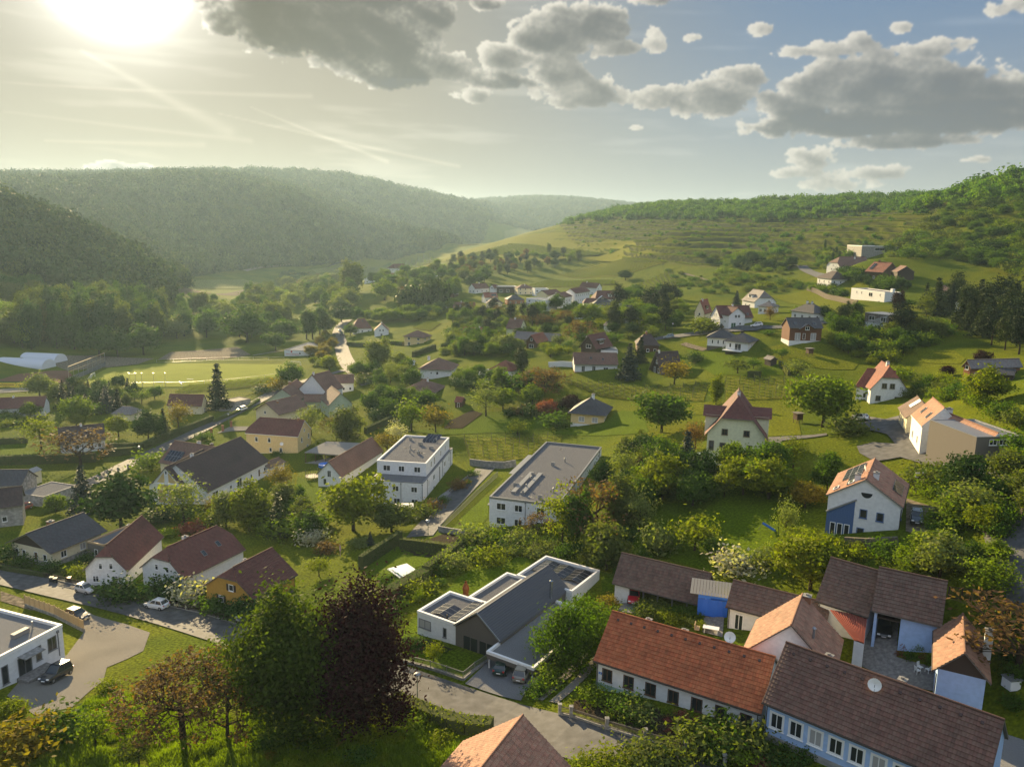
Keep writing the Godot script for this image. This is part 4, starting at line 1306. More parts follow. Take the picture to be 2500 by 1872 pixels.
func leanto(f: Dictionary,label: String,px: Array,hi: float,lo: float,m: String) -> void:
	sheet_mat("red_sheet",0.26,0.085,0.065)
	var base: float = f.x.origin.y
	var p := []
	for i in 4: p.append(at_level(px[i][0],px[i][1],base+(hi if i < 2 else lo)))
	var mb := MB.new()
	var n := 14
	for i in n:
		var a := float(i)/n
		var b := float(i+1)/n
		var m0 := (a+b)*0.5
		var up := Vector3(0,0.05,0)
		mb.quad(p[3].lerp(p[2],a),p[3].lerp(p[2],m0)+up,p[0].lerp(p[1],m0)+up,p[0].lerp(p[1],a))
		mb.quad(p[3].lerp(p[2],m0)+up,p[3].lerp(p[2],b),p[0].lerp(p[1],b),p[0].lerp(p[1],m0)+up)
	mb.quad(p[0] - Vector3(0,0.1,0),p[1] - Vector3(0,0.1,0),p[2] - Vector3(0,0.1,0),p[3] - Vector3(0,0.1,0))
	var o := thing("lean_to",label,"lean-to",Transform3D())
	part(o,"roof",mb,M[m])
	var w := MB.new()
	var d := Vector3(0,4.5,0)
	w.quad(p[3] - d,p[2] - d,p[2] - Vector3(0,0.12,0),p[3] - Vector3(0,0.12,0))
	w.quad(p[2] - d,p[1] - d,p[1] - Vector3(0,0.12,0),p[2] - Vector3(0,0.12,0))
	part(o,"wall",w,M.white_plaster)

func flat_house_extras(f: Dictionary) -> void:
	var fc: Transform3D = face(f,"f")[0]
	var l: float = f.L
	var c := MB.new()
	c.box(Vector3(l*0.34,2.75,0),Vector3(l*0.62,2.87,1.5))
	part(f.node,"canopy",c,M.concrete,fc)
	var st := MB.new()
	st.box(Vector3(l*0.3,-0.6,0.02),Vector3(l*0.72,0.12,2.0))
	part(f.node,"doorstep",st,M.paving,fc)
	var d := MB.new()
	d.tube([Vector3(l - 0.8,3.4,0.08),Vector3(l - 0.8,0,0.08)],[0.06,0.06],6)
	d.cbox(Vector3(l - 0.8,3.5,0.1),Vector3(0.3,0.3,0.2))
	part(f.node,"downpipe",d,M.grey_trim,fc)
	var s := MB.new()
	s.box(Vector3(l*0.52,f.h - 0.3,-3.4),Vector3(l*0.74,f.h+0.3,-2.7))
	part(f.node,"skylight",s,M.grey_trim)
	var v := MB.new()
	v.tube([Vector3(l*0.82,f.h - 0.3,-3.2),Vector3(l*0.82,f.h+0.7,-3.2)],[0.1,0.1],8)
	part(f.node,"vent",v,M.zinc)

func gable_fields(f: Dictionary) -> void:
	# ochre plaster fields between white bands on the old gable
	var fc := face(f,"l")
	var w: float = fc[1]
	var x: Transform3D = fc[0]
	var put := func(pts: Array) -> void:
		var mb := MB.new()
		var q := []
		for p in pts: q.append(Vector3(p[0]*w,p[1],0.02))
		mb.fan(q)
		part(f.node,"plaster_field",mb,M.ochre_light,x)
	if not M.has("ochre_light"): mat("ochre_light",0.60,0.44,0.20,0.95)
	var e: float = f.h
	var t: float = f.rise
	put.call([[0.12,e+0.25],[0.42,e+0.25],[0.42,e+t*0.66],[0.40,e+t*0.66]])
	put.call([[0.58,e+0.25],[0.88,e+0.25],[0.60,e+t*0.66],[0.58,e+t*0.66]])
	put.call([[0.14,e - 1.2],[0.86,e - 1.2],[0.86,e - 0.4],[0.14,e - 0.4]])
	put.call([[0.14,0.6],[0.44,0.6],[0.44,e - 1.6],[0.14,e - 1.6]])
	put.call([[0.56,0.6],[0.86,0.6],[0.86,e - 1.6],[0.56,e - 1.6]])
	var c := MB.new()
	c.box(Vector3(-0.1,e - 0.15,0),Vector3(w+0.1,e+0.02,0.15))
	part(f.node,"cornice",c,M.white_trim,x)

func open_carport() -> void:
	var base := spot(z("r6",430,985)[0],z("r6",430,985)[1])
	var y := base.y+3.1
	var p := []
	for q in [[430,915],[740,940],[900,850],[590,835]]:
		var k := z("r6",q[0],q[1])
		p.append(at_level(k[0],k[1],y))
	var o := thing("carport","open timber carport with grey corrugated roof behind the yellow house","carport",Transform3D())
	sheet_mat("grey_sheet",0.23,0.22,0.205)
	var mb := MB.new()
	var n := 26
	for i in n:
		var a := float(i)/n
		var b := float(i+1)/n
		var m := (a+b)*0.5
		var up := Vector3(0,0.06,0)
		mb.quad(p[0].lerp(p[1],a),p[0].lerp(p[1],m)+up,p[3].lerp(p[2],m)+up,p[3].lerp(p[2],a))
		mb.quad(p[0].lerp(p[1],m)+up,p[0].lerp(p[1],b),p[3].lerp(p[2],b),p[3].lerp(p[2],m)+up)
	var dn := Vector3(0,-0.2,0)
	for i in 4: mb.quad(p[i]+dn,p[(i+1) % 4]+dn,p[(i+1) % 4],p[i])
	part(o,"roof",mb,M.grey_sheet)
	for i in 5:
		var q: Vector3 = p[0].lerp(p[1],(i+0.1)/4.2)
		var c := MB.new()
		c.box(Vector3(-0.1,-4.5,-0.1),Vector3(0.1,-0.2,0.1),Transform3D(Basis(),q))
		part(o,"post",c,M.brown_wood)
	var bk := MB.new()
	bk.quad(p[3] - Vector3(0,4.5,0),p[2] - Vector3(0,4.5,0),p[2]+dn,p[3]+dn)
	part(o,"back_wall",bk,M.dark_wood)

func kiosk() -> void:
	var g := spot(z("r5",215,1150)[0],z("r5",215,1150)[1])
	var o := thing("transformer_kiosk","small cream transformer kiosk with pale tent roof on grass bank","kiosk",facing(g,-12.0))
	var w := MB.new()
	w.box(Vector3(-1.5,-1.5,-2.6),Vector3(1.5,3.4,0))
	w.tri(Vector3(-1.5,3.4,0),Vector3(1.5,3.4,0),Vector3(0,4.0,0))
	part(o,"wall",w,M.cream_plaster)
	var r := MB.new()
	r.quad(Vector3(-1.75,3.32,0.25),Vector3(0,4.12,0.25),Vector3(0,4.12,-2.85),Vector3(-1.75,3.32,-2.85))
	r.quad(Vector3(0,4.12,0.25),Vector3(1.75,3.32,0.25),Vector3(1.75,3.32,-2.85),Vector3(0,4.12,-2.85))
	r.quad(Vector3(-1.75,3.2,0.25),Vector3(1.75,3.2,0.25),Vector3(1.75,3.32,0.25),Vector3(-1.75,3.32,0.25))
	part(o,"roof",r,M.zinc)
	var d := MB.new()
	d.box(Vector3(-0.2,0,0),Vector3(0.95,2.1,0.05))
	part(o,"door",d,M.green_paint)
	var v := MB.new()
	for i in 5: v.box(Vector3(-0.2,2.2+i*0.13,0),Vector3(0.95,2.28+i*0.13,0.05))
	part(o,"louvre",v,M.grey_trim)
	var s := MB.new()
	s.cbox(Vector3(0.3,3.15,0.02),Vector3(0.4,0.3,0.03))
	part(o,"warning_plate",s,M.white_trim)

func cross_gable(f: Dictionary,u: float,w: float,drop: float,roof: String,wall: String,back := false) -> void:
	# a gabled projection out of the front (or back) slope
	var x0: float = u*f.L
	var top: float = f.h+f.rise - drop
	var ev := top - w*0.30
	var zf: float = 0.1
	var zr: float = -f.s
	var mb := MB.new()
	for sg in [-1.0,1.0]:
		var a := Vector3(x0+sg*(w*0.5+0.4),ev - 0.3,zf+0.5); var b := Vector3(x0,top,zf+0.5); var c := Vector3(x0,top,zr); var d := Vector3(x0+sg*(w*0.5+0.4),ev - 0.3,zr)
		if sg < 0.0: mb.quad(a,b,c,d)
		else: mb.quad(b,a,d,c)
	var wa := MB.new()
	wa.fan([Vector3(x0 - w*0.5,f.h - 0.3,zf),Vector3(x0+w*0.5,f.h - 0.3,zf),Vector3(x0+w*0.5,ev,zf),Vector3(x0,top - 0.12,zf),Vector3(x0 - w*0.5,ev,zf)])
	wa.quad(Vector3(x0 - w*0.5,f.h - 0.3,zr),Vector3(x0 - w*0.5,f.h - 0.3,zf),Vector3(x0 - w*0.5,ev,zf),Vector3(x0 - w*0.5,ev,zr)); wa.quad(Vector3(x0+w*0.5,f.h - 0.3,zf),Vector3(x0+w*0.5,f.h - 0.3,zr),Vector3(x0+w*0.5,ev,zr),Vector3(x0+w*0.5,ev,zf))
	var t := Transform3D()
	if back: t = Transform3D(Basis(Vector3.UP,PI),Vector3(f.L,0,-f.W))
	var p := part(f.node,"cross_gable",mb,M[roof],t)
	var k := part(p,"gable_wall",wa,M[wall])
	window_at(p,Transform3D(Basis(),Vector3(x0,f.h+(ev - f.h)*0.6,zf+0.003)),1.4,1.2)

func dormer_box(f: Dictionary,u: float,w: float,roof: String,wall: String) -> void:
	var x0: float = u*f.L
	var y0: float = f.h+f.rise*0.28
	var z0: float = -f.s*0.28
	var wa := MB.new()
	wa.box(Vector3(x0 - w*0.5,y0 - 0.6,-f.s*0.95),Vector3(x0+w*0.5,y0+1.6,z0))
	var d := part(f.node,"dormer",wa,M[wall])
	var r := MB.new()
	r.box(Vector3(x0 - w*0.5 - 0.35,y0+1.6,-f.s*0.95),Vector3(x0+w*0.5+0.35,y0+1.75,z0+0.45))
	part(d,"dormer_roof",r,M[roof])
	window_at(d,Transform3D(Basis(),Vector3(x0,y0+0.75,z0+0.003)),w*0.62,1.2)

func blue_house_extras(f: Dictionary) -> void:
	var fc := face(f,"l")
	var w: float = fc[1]
	var x: Transform3D = fc[0]
	var b := MB.new()        # boarded blue wedge at the corner
	b.fan([Vector3(0.0,-2.0,0.03),Vector3(w*0.385,-2.0,0.03),Vector3(w*0.385,6.3,0.03),Vector3(0.0,3.9,0.03)])
	for i in 12:
		var xx := w*0.385*(i+0.5)/12.0
		b.bar(Vector3(xx,-1.5,0.045),Vector3(xx,3.9+2.4*xx/(w*0.385),0.045),0.05)
	part(f.node,"blue_cladding",b,M.blue_boards,x)
	var fl := MB.new()
	fl.bar(Vector3(-0.1,3.95,0.1),Vector3(w*0.4,6.4,0.1),0.22,0.2)
	part(f.node,"cladding_flashing",fl,M.zinc,x)
	for u in [0.1,0.2,0.3]:
		window_at(f.node,x*Transform3D(Basis(),Vector3(u*w,1.3,0.06)),0.75,2.4,"door")
	var arch := MB.new()
	var pts := []
	for i in 9: pts.append(Vector3(w*0.53 - 0.75*cos(PI*i/8.0),7.6 - 0.75*sin(PI*i/8.0),0.02))
	arch.fan(pts)
	part(f.node,"half_round_window",arch,M.glass,x)
	# collectors: on the slope towards the sun (the back slope of this frame) and pale ones on the other
	var U: Vector3 = Vector3(0,f.rise,f.s)/f.up
	var N := Vector3.LEFT.cross(U).normalized()
	var back := Transform3D(Basis(Vector3.LEFT,U,N),Vector3(f.L,f.h,-f.W)+N*0.12)
	for i in 4:
		for j in 3: panel(f.node,1.6,1.0,back*Transform3D(Basis(),Vector3(1.2+i*1.64,1.8+j*1.04,0)))
	for i in 3: panel(f.node,1.6,1.0,back*Transform3D(Basis(),Vector3(6.8+i*1.64,3.0,0)))
	for i in 2: panel(f.node,2.6,1.6,Transform3D(Basis(Vector3.RIGHT,f.U,Vector3.RIGHT.cross(f.U)),Vector3(0,f.h,0))*Transform3D(Basis(),Vector3(4.0+i*2.7,0.6,0.14)),true)
	for q in [[10.3,1.0],[10.3,3.3]]:
		var mb := MB.new()
		mb.box(Vector3(0,0,0),Vector3(1.4,0.8,0.1))
		var k := part(f.node,"roof_window",mb,M.white_trim,back*Transform3D(Basis(),Vector3(q[0],q[1],0)))
		var g := MB.new()
		g.quad(Vector3(0.1,0.1,0.105),Vector3(1.3,0.1,0.105),Vector3(1.3,0.7,0.105),Vector3(0.1,0.7,0.105))
		part(k,"pane",g,M.glass)
	chimney(f,0.13,0.62,0.9,0.75); chimney(f,0.3,0.40,0.8,0.75)
	dish(f,0.3,0.55,0.5)
	var t := MB.new()       # terrace in front
	t.box(Vector3(-3.0,-2.5,0.1),Vector3(w*0.9,-0.15,4.2))
	part(f.node,"terrace",t,M.stone,x)

func row_house() -> void:
	var f: Dictionary
	f = house("row_house","long white house with terracotta roof and rows of roof windows",z("r8",1365,735),z("r8",1755,915),z("r8",1515,610),4.4,"tile_terracotta","white_plaster",{"ov":0.2,"ve":0.1,"trim":"white_trim","win":{"f":[[0.07,1.9,0.9,1.6],[0.2,1.5,1.3,2.6,"door green"],[0.3,1.7,0.9,1.6],[0.48,1.7,0.9,1.6],[0.65,1.7,0.9,1.6],[0.83,1.7,0.9,1.6]]},"sky":[[0.1,0.5,0.9,1.5],[0.23,0.5,0.9,1.5],[0.3,0.5,0.9,1.5],[0.54,0.5,0.9,1.5],[0.59,0.5,0.9,1.5],[0.82,0.5,0.9,1.5],[0.87,0.5,0.9,1.5]]})
	# the gable end faces us with a garage gate
	window_at(f.node,face(f,"r")[0]*Transform3D(Basis(),Vector3(4.2,1.6,0.003)),4.0,3.2,"door green","white_trim")
	var g := house("row_house","raised end of the terracotta row house with two roof windows",z("r8",1278,640),z("r8",1355,725),z("r8",1440,512),5.0,"tile_terracotta","white_plaster",{"ov":0.2,"ve":0.1,"trim":"white_trim","sky":[[0.3,0.45,0.9,1.5],[0.75,0.45,0.9,1.5]],"win":{"f":[[0.25,1.8,0.8,1.5],[0.7,1.8,0.8,1.5]]},"chim":[[0.75,0.7,0.9,0.9]]})
	var h := house("outbuilding","small old-tiled outbuilding with pale roof panel next to row house",z("r8",1182,585),z("r8",1235,665),z("r8",1325,500),3.4,"tile_old","cream_plaster",{"win":{"f":[[0.5,1.3,1.0,2.0,"door"]]}})
	var p := MB.new()
	p.box(Vector3(0,0,0),Vector3(2.2,2.4,0.06))
	part(h.node,"roof_panel",p,M.white_trim,roof_point(h,0.35,0.45,0.06))
	var k := block("workshop","grey workshop with blue-grey sheet roof behind the row house",z("r8",1765,805),z("r8",2120,800),z("r8",2110,775),5.2,"grey_wood",{"W":12.0,"roof":"slate_sheet" if M.has("slate_sheet") else "zinc","rim":"zinc","parapet":0.02,"win":{"f":[[0.35,4.3,1.4,1.0],[0.55,4.3,1.4,1.0]]}})

func apartments() -> void:
	var f := block("apartment_building","white three-storey apartment block with set-back top floor",z("r6",915,1118),z("r6",1303,1143),z("r6",1648,890),6.1,"cool_plaster",{"category":"building","parapet":0.1,"roof":"roof_gravel","rim":"grey_trim","frame":"white_trim","win":{"f":[[0.2,4.4,1.7,1.35],[0.48,4.4,1.5,1.35],[0.83,4.4,1.5,1.35],[0.23,1.4,1.6,1.4],[0.5,1.4,1.6,1.4],[0.84,1.4,1.6,1.4]],"r":[[0.17,4.4,0.7,1.6],[0.33,4.4,1.5,1.4],[0.17,1.5,0.7,1.6],[0.33,1.5,1.5,1.4],[0.52,3.4,1.0,4.2],[0.7,4.4,1.5,1.4],[0.85,4.4,0.7,1.6],[0.7,1.5,1.5,1.4],[0.85,1.5,0.7,1.6]]}})
	var y0: float = f.x.origin.y
	var top := y0+9.2
	var p := []
	for q in [[963,975],[1312,1012],[1585,812]]:
		var k := z("r6",q[0],q[1])
		p.append(at_level(k[0],k[1],top))
	var inv: Transform3D = f.x.affine_inverse()
	var a: Vector3 = inv*p[0]
	var b: Vector3 = inv*p[1]
	var c: Vector3 = inv*p[2]
	var g := {"L": minf(b.x,f.L - 0.3) - a.x,"W": minf(a.z - c.z,f.W - 1.0+a.z),"h":9.2,"node": f.node,"xa":0.0,"za":0.0,"rise":0.0}
	g.xb = g.L; g.zb = -g.W
	if report: print("apartment top ",a,b,c,f.L," ",f.W)
	block_parts(g,"cool_plaster",{"lo":6.0,"parapet":0.3,"rim":"white_trim","roof":"roof_gravel","frame":"white_trim","win":{"f":[[0.2,7.5,1.8,1.4],[0.5,7.5,1.5,1.4],[0.82,7.5,1.6,1.4]],"r":[[0.2,7.6,0.9,1.6],[0.33,7.6,0.9,2.0],[0.6,7.6,0.8,1.6],[0.8,7.6,0.8,1.6]]}},Transform3D(Basis(),Vector3(a.x,0,a.z)))
	roof_clutter(f.node,Vector3(a.x,8.9,a.z),g.L,g.W,11,3)
	for i in 5:
		for j in 4: panel(f.node,0.9,1.6,Transform3D(Basis(Vector3.UP,0.0)*Basis(Vector3.RIGHT,-1.2),Vector3(a.x+g.L*0.5+j*0.95,8.95,a.z - g.W*0.78 - i*1.3)))
	downpipes(f,[0.58,0.985],"f"); downpipes(f,[0.12,0.62,0.9],"r")
	# the second block
	f = block("apartment_building","white two-storey apartment block with flat grey gravel roof behind tree",z("s6",248,898),z("s6",1180,1010),z("s6",1700,222),6.3,"cool_plaster",{"category":"building","parapet":0.35,"rim":"zinc","roof":"roof_gravel","frame":"white_trim","win":{"f":[[0.175,4.6,1.9,1.4],[0.43,4.6,1.6,1.4],[0.75,4.6,1.6,1.4],[0.175,1.7,1.9,1.4],[0.43,1.7,1.6,1.4],[0.75,1.7,1.6,1.4]],"r":[[0.2,4.5,1.5,1.4],[0.5,4.5,1.5,1.4],[0.8,4.5,1.5,1.4],[0.2,1.5,1.5,1.4],[0.5,1.5,1.5,1.4],[0.8,1.5,1.5,1.4]]}})
	roof_clutter(f.node,Vector3(0,5.95,0),f.L,f.W,13,8)
	for k in 2:
		var d := MB.new()
		var x0: float = f.L*0.22+k*1.9
		d.box(Vector3(x0,5.9,-f.W*0.42),Vector3(x0+0.9,6.35,-f.W*0.1))
		part(f.node,"light_duct",d,M.zinc)
	for q in [[-1.6,-f.W*0.26,-f.W*0.08,3.2],[-1.5,-f.W*0.75,-f.W*0.4,5.6]]:
		var d := MB.new()
		d.box(Vector3(q[0],q[3],q[1]),Vector3(-0.02,q[3]+0.15,q[2]))
		part(f.node,"balcony_roof",d,M.zinc)
	downpipes(f,[0.53],"f"); downpipes(f,[0.93,0.45],"r")

func downpipes(f: Dictionary,at: Array,side: String) -> void:
	var fc := face(f,side)
	for u in at:
		var d := MB.new()
		d.tube([Vector3(u*fc[1],f.h - 0.5,0.07),Vector3(u*fc[1],0.0,0.07)],[0.06,0.06],6)
		d.cbox(Vector3(u*fc[1],f.h - 0.4,0.1),Vector3(0.28,0.26,0.18))
		part(f.node,"downpipe",d,M.grey_trim,fc[0])

func roof_clutter(node: Node3D,at: Vector3,l: float,w: float,n: int,sd: int) -> void:
	var r := RandomNumberGenerator.new()
	r.seed = sd
	for i in n:
		var p := at+Vector3(l*r.randf_range(0.12,0.85),0,-w*r.randf_range(0.06,0.92))
		var mb := MB.new()
		if i % 3 == 0:
			for k in r.randi_range(1,3): mb.box(p+Vector3(k*0.42,0,0),p+Vector3(k*0.42+0.34,0.85,0.4))
			part(node,"vent_stack",mb,M.grey_plaster)
		elif i % 3 == 1:
			mb.tube([p,p+Vector3(0,0.9,0)],[0.16,0.16],8); mb.lathe([[0.24,0.9],[0.1,1.05]],8,p)
			part(node,"vent_pipe",mb,M.zinc)
		else:
			for k in 5:
				var q := p+Vector3(r.randf_range(-0.7,0.7),0,r.randf_range(-0.4,0.4))
				mb.box(q,q+Vector3(0.5,0.06,0.5))
			part(node,"paving_slabs",mb,M.concrete)

func villa() -> void:
	# gravel-roofed wings either side of a grey gabled hall
	var f := block("villa","modern villa with grey gabled hall between flat gravel-roofed white wings",z("s7",165,600),z("s7",565,740),z("s7",470,385),3.5,"white_plaster",{"parapet":0.3,"roof":"roof_gravel","frame":"grey_trim","win":{"f":[[0.2,1.9,2.1,1.3,"blind"],[0.72,1.7,0.6,1.4]]}})
	var y0: float = f.x.origin.y
	var inv: Transform3D = f.x.affine_inverse()
	var at := func(x: float,y: float,h: float) -> Vector3:
		var k := z("s7",x,y)
		return inv*at_level(k[0],k[1],y0+h)
	var sub := func(p: Vector3,L: float,W: float,h: float,wall: String,o: Dictionary) -> Dictionary:
		var g := {"L": L,"W": W,"h": h,"node": f.node,"xa": 0.0,"xb": L,"za": 0.0,"zb": -W,"rise": 0.0}
		block_parts(g,wall,o,Transform3D(Basis(),Vector3(p.x,0,p.z)))
		return g
	# back part of the left wing
	var j: Vector3 = at.call(680,465,3.5)
	var k: Vector3 = at.call(1045,185,3.5)
	sub.call(Vector3(j.x,0,-f.W+0.01),f.L - j.x,-f.W - k.z,3.49,"white_plaster",{"parapet": 0.3})
	# the hall
	var ea: Vector3 = at.call(1055,900,3.3)
	var eb: Vector3 = at.call(1660,355,3.3)
	var pk: Vector3 = at.call(815,640,6.2)
	var x0: float = f.L
	var x1: float = ea.x
	var xr := (x0+x1)*0.5
	var zf := 0.35
	var zb: float = eb.z
	var top := 6.3
	if report: print("villa ",f.L," ",f.W," hall ",ea,eb,pk,j,k)
	var ro := MB.new()
	for sg in 2:
		var xe := x0 - 0.1 if sg == 0 else x1+0.1
		var a := Vector3(xe,3.45,zf); var b := Vector3(xr,top,zf); var c := Vector3(xr,top,zb); var d := Vector3(xe,3.45,zb)
		if sg == 0: ro.quad(a,b,c,d)
		else: ro.quad(b,a,d,c)
		var dn := Vector3(0,-0.22,0)
		if sg == 0: ro.quad(a+dn,d+dn,c+dn,b+dn)
		else: ro.quad(b+dn,c+dn,d+dn,a+dn)
		# standing seams and slate courses
		for i in 15:
			var u := (i+0.5)/15.0
			var p := b.lerp(a,u)
			var q := c.lerp(d,u)
			ro.bar(p+Vector3(0,0.02,0),q+Vector3(0,0.02,0),0.05,0.06)
	var roof := part(f.node,"hall_roof",ro,M.slate_plain)
	var tr := MB.new()
	tr.bar(Vector3(x0 - 0.1,3.5,zf+0.03),Vector3(xr,top+0.05,zf+0.03),0.1,0.2); tr.bar(Vector3(x1+0.1,3.5,zf+0.03),Vector3(xr,top+0.05,zf+0.03),0.1,0.2)
	tr.bar(Vector3(xr,top+0.03,zf),Vector3(xr,top+0.03,zb),0.12,0.08)
	part(roof,"metal_edge",tr,M.zinc)
	var wa := MB.new()
	wa.fan([Vector3(x0,-2.0,0.05),Vector3(x1,-2.0,0.05),Vector3(x1,3.3,0.05),Vector3(xr,top - 0.2,0.05),Vector3(x0,3.3,0.05)])
	wa.fan([Vector3(x1,-2.0,zb+0.2),Vector3(x0,-2.0,zb+0.2),Vector3(x0,3.3,zb+0.2),Vector3(xr,top - 0.2,zb+0.2),Vector3(x1,3.3,zb+0.2)])
	wa.quad(Vector3(x1,-2.0,0.05),Vector3(x1,-2.0,zb),Vector3(x1,3.4,zb),Vector3(x1,3.4,0.05)); wa.quad(Vector3(x0+0.02,-2.0,zb),Vector3(x0+0.02,-2.0,0.05),Vector3(x0+0.02,3.4,0.05),Vector3(x0+0.02,3.4,zb))
	var wall := part(f.node,"hall_wall",wa,M.grey_wood)
	var bd := MB.new()
	for i in 40:
		var u := (i+0.5)/40.0
		var xx := lerpf(x0,x1,u)
		var h2 := lerpf(3.2,top - 0.35,1.0 - absf(u - 0.5)*2.0)
		bd.box(Vector3(xx - 0.04,2.55 if u > 0.16 and u < 0.95 else -1.0,0.05),Vector3(xx+0.04,h2,0.09))
	var bb := part(wall,"batten",bd,M.grey_wood)
	bb.set_meta("kind","stuff")
	for i in 2: window_at(f.node,Transform3D(Basis(),Vector3(lerpf(x0,x1,0.34+i*0.36),1.2,0.06)),(x1 - x0)*0.34,2.6,"door","grey_wood")
	# carport and right wing
	var fl: Vector3 = at.call(885,1020,3.1)
	var fr: Vector3 = at.call(1375,1195,3.1)
	var ck: Vector3 = at.call(1670,510,3.1)
	var cp: Dictionary = sub.call(Vector3(fl.x,0,fl.z),fr.x - fl.x,fl.z - ck.z,3.1,"grey_wood",{"lo":2.15,"parapet":0.3,"roof":"pale_gravel"})
	if report: print("carport ",fl,fr,ck)
	var cl := MB.new()
	for i in 46:
		var xx: float = lerpf(fl.x,fr.x,(i+0.5)/46.0)
		cl.box(Vector3(xx - 0.035,2.16,fl.z+0.002),Vector3(xx+0.035,3.0,fl.z+0.035))
	var cb := part(f.node,"fascia_batten",cl,M.grey_wood)
	cb.set_meta("kind","stuff")
	for q in [[fl.x+0.25,fl.z - 0.25],[fr.x - 0.25,fl.z - 0.25],[fr.x - 0.25,fl.z - 5.5]]:
		var c := MB.new()
		c.box(Vector3(q[0] - 0.07,-1.5,q[1] - 0.07),Vector3(q[0]+0.07,2.2,q[1]+0.07))
		part(f.node,"column",c,M.white_trim)
	var bw := MB.new()
	bw.box(Vector3(fl.x+0.05,-1.5,fl.z - 7.2),Vector3(fr.x - 1.0,2.15,fl.z - 7.0))
	part(f.node,"carport_wall",bw,M.grey_wood)
	var lw := MB.new()
	lw.box(Vector3(fr.x - 0.32,-1.5,fl.z - 9.0),Vector3(fr.x - 0.12,1.0,fl.z+3.2))
	part(f.node,"yard_wall",lw,M.concrete)
	# back wing with the solar field
	var bl: Vector3 = at.call(1500,30,3.7)
	var br: Vector3 = at.call(2060,180,3.7)
	var rf: Vector3 = at.call(1675,510,3.7)
	var back: Dictionary = sub.call(Vector3(bl.x,0,minf(rf.z,zb+1.0)),br.x - bl.x,minf(rf.z,zb+1.0) - br.z,3.7,"white_plaster",{"parapet":0.35,"roof":"pale_gravel","frame":"grey_trim","win":{"r":[[0.1,1.5,1.0,2.2,"door"],[0.02,1.5,0.2,0.9]],"f":[[0.8,1.4,1.2,2.2,"door"]]}})
	if report: print("back wing ",bl,br,rf)
	var W: float = back.W
	var tilt := 0.17
	for i in 6:
		for n in 4:
			var t := Basis(Vector3.BACK,tilt if i % 2 == 0 else -tilt)*Basis(Vector3.RIGHT,-PI/2)
			panel(f.node,1.42,1.05,Transform3D(t,Vector3(bl.x+0.6+i*1.44,3.5 if i % 2 == 0 else 3.8,br.z+1.0+4.6 - n*1.08)))
	for g in [[1.6,-1.0,3],[4.6,-0.8,6]]:
		for i in 2:
			for n in g[2]:
				var t := Basis(Vector3.BACK,tilt if i == 0 else -tilt)*Basis(Vector3.RIGHT,-PI/2)
				panel(f.node,1.5,1.05,Transform3D(t,Vector3(g[0]+i*1.48,3.3 if i == 0 else 3.55,g[1] - n*1.08)))
	var st := MB.new()       # steel flue
	var sp: Vector3 = at.call(1550,515,3.1)
	st.tube([sp,sp+Vector3(0,3.2,0)],[0.2,0.2],12); st.lathe([[0.28,3.2],[0.28,3.35],[0.05,3.45]],12,sp)
	st.lathe([[0.55,-0.25],[0.55,0.05],[0.22,0.08]],12,sp)
	part(f.node,"steel_flue",st,M.chrome)
	var cap := MB.new()
	cap.tube([Vector3(f.L*0.66,3.2,-1.0),Vector3(f.L*0.66,3.8,-1.0)],[0.1,0.1],8)
	part(f.node,"vent_pipe",cap,M.black)

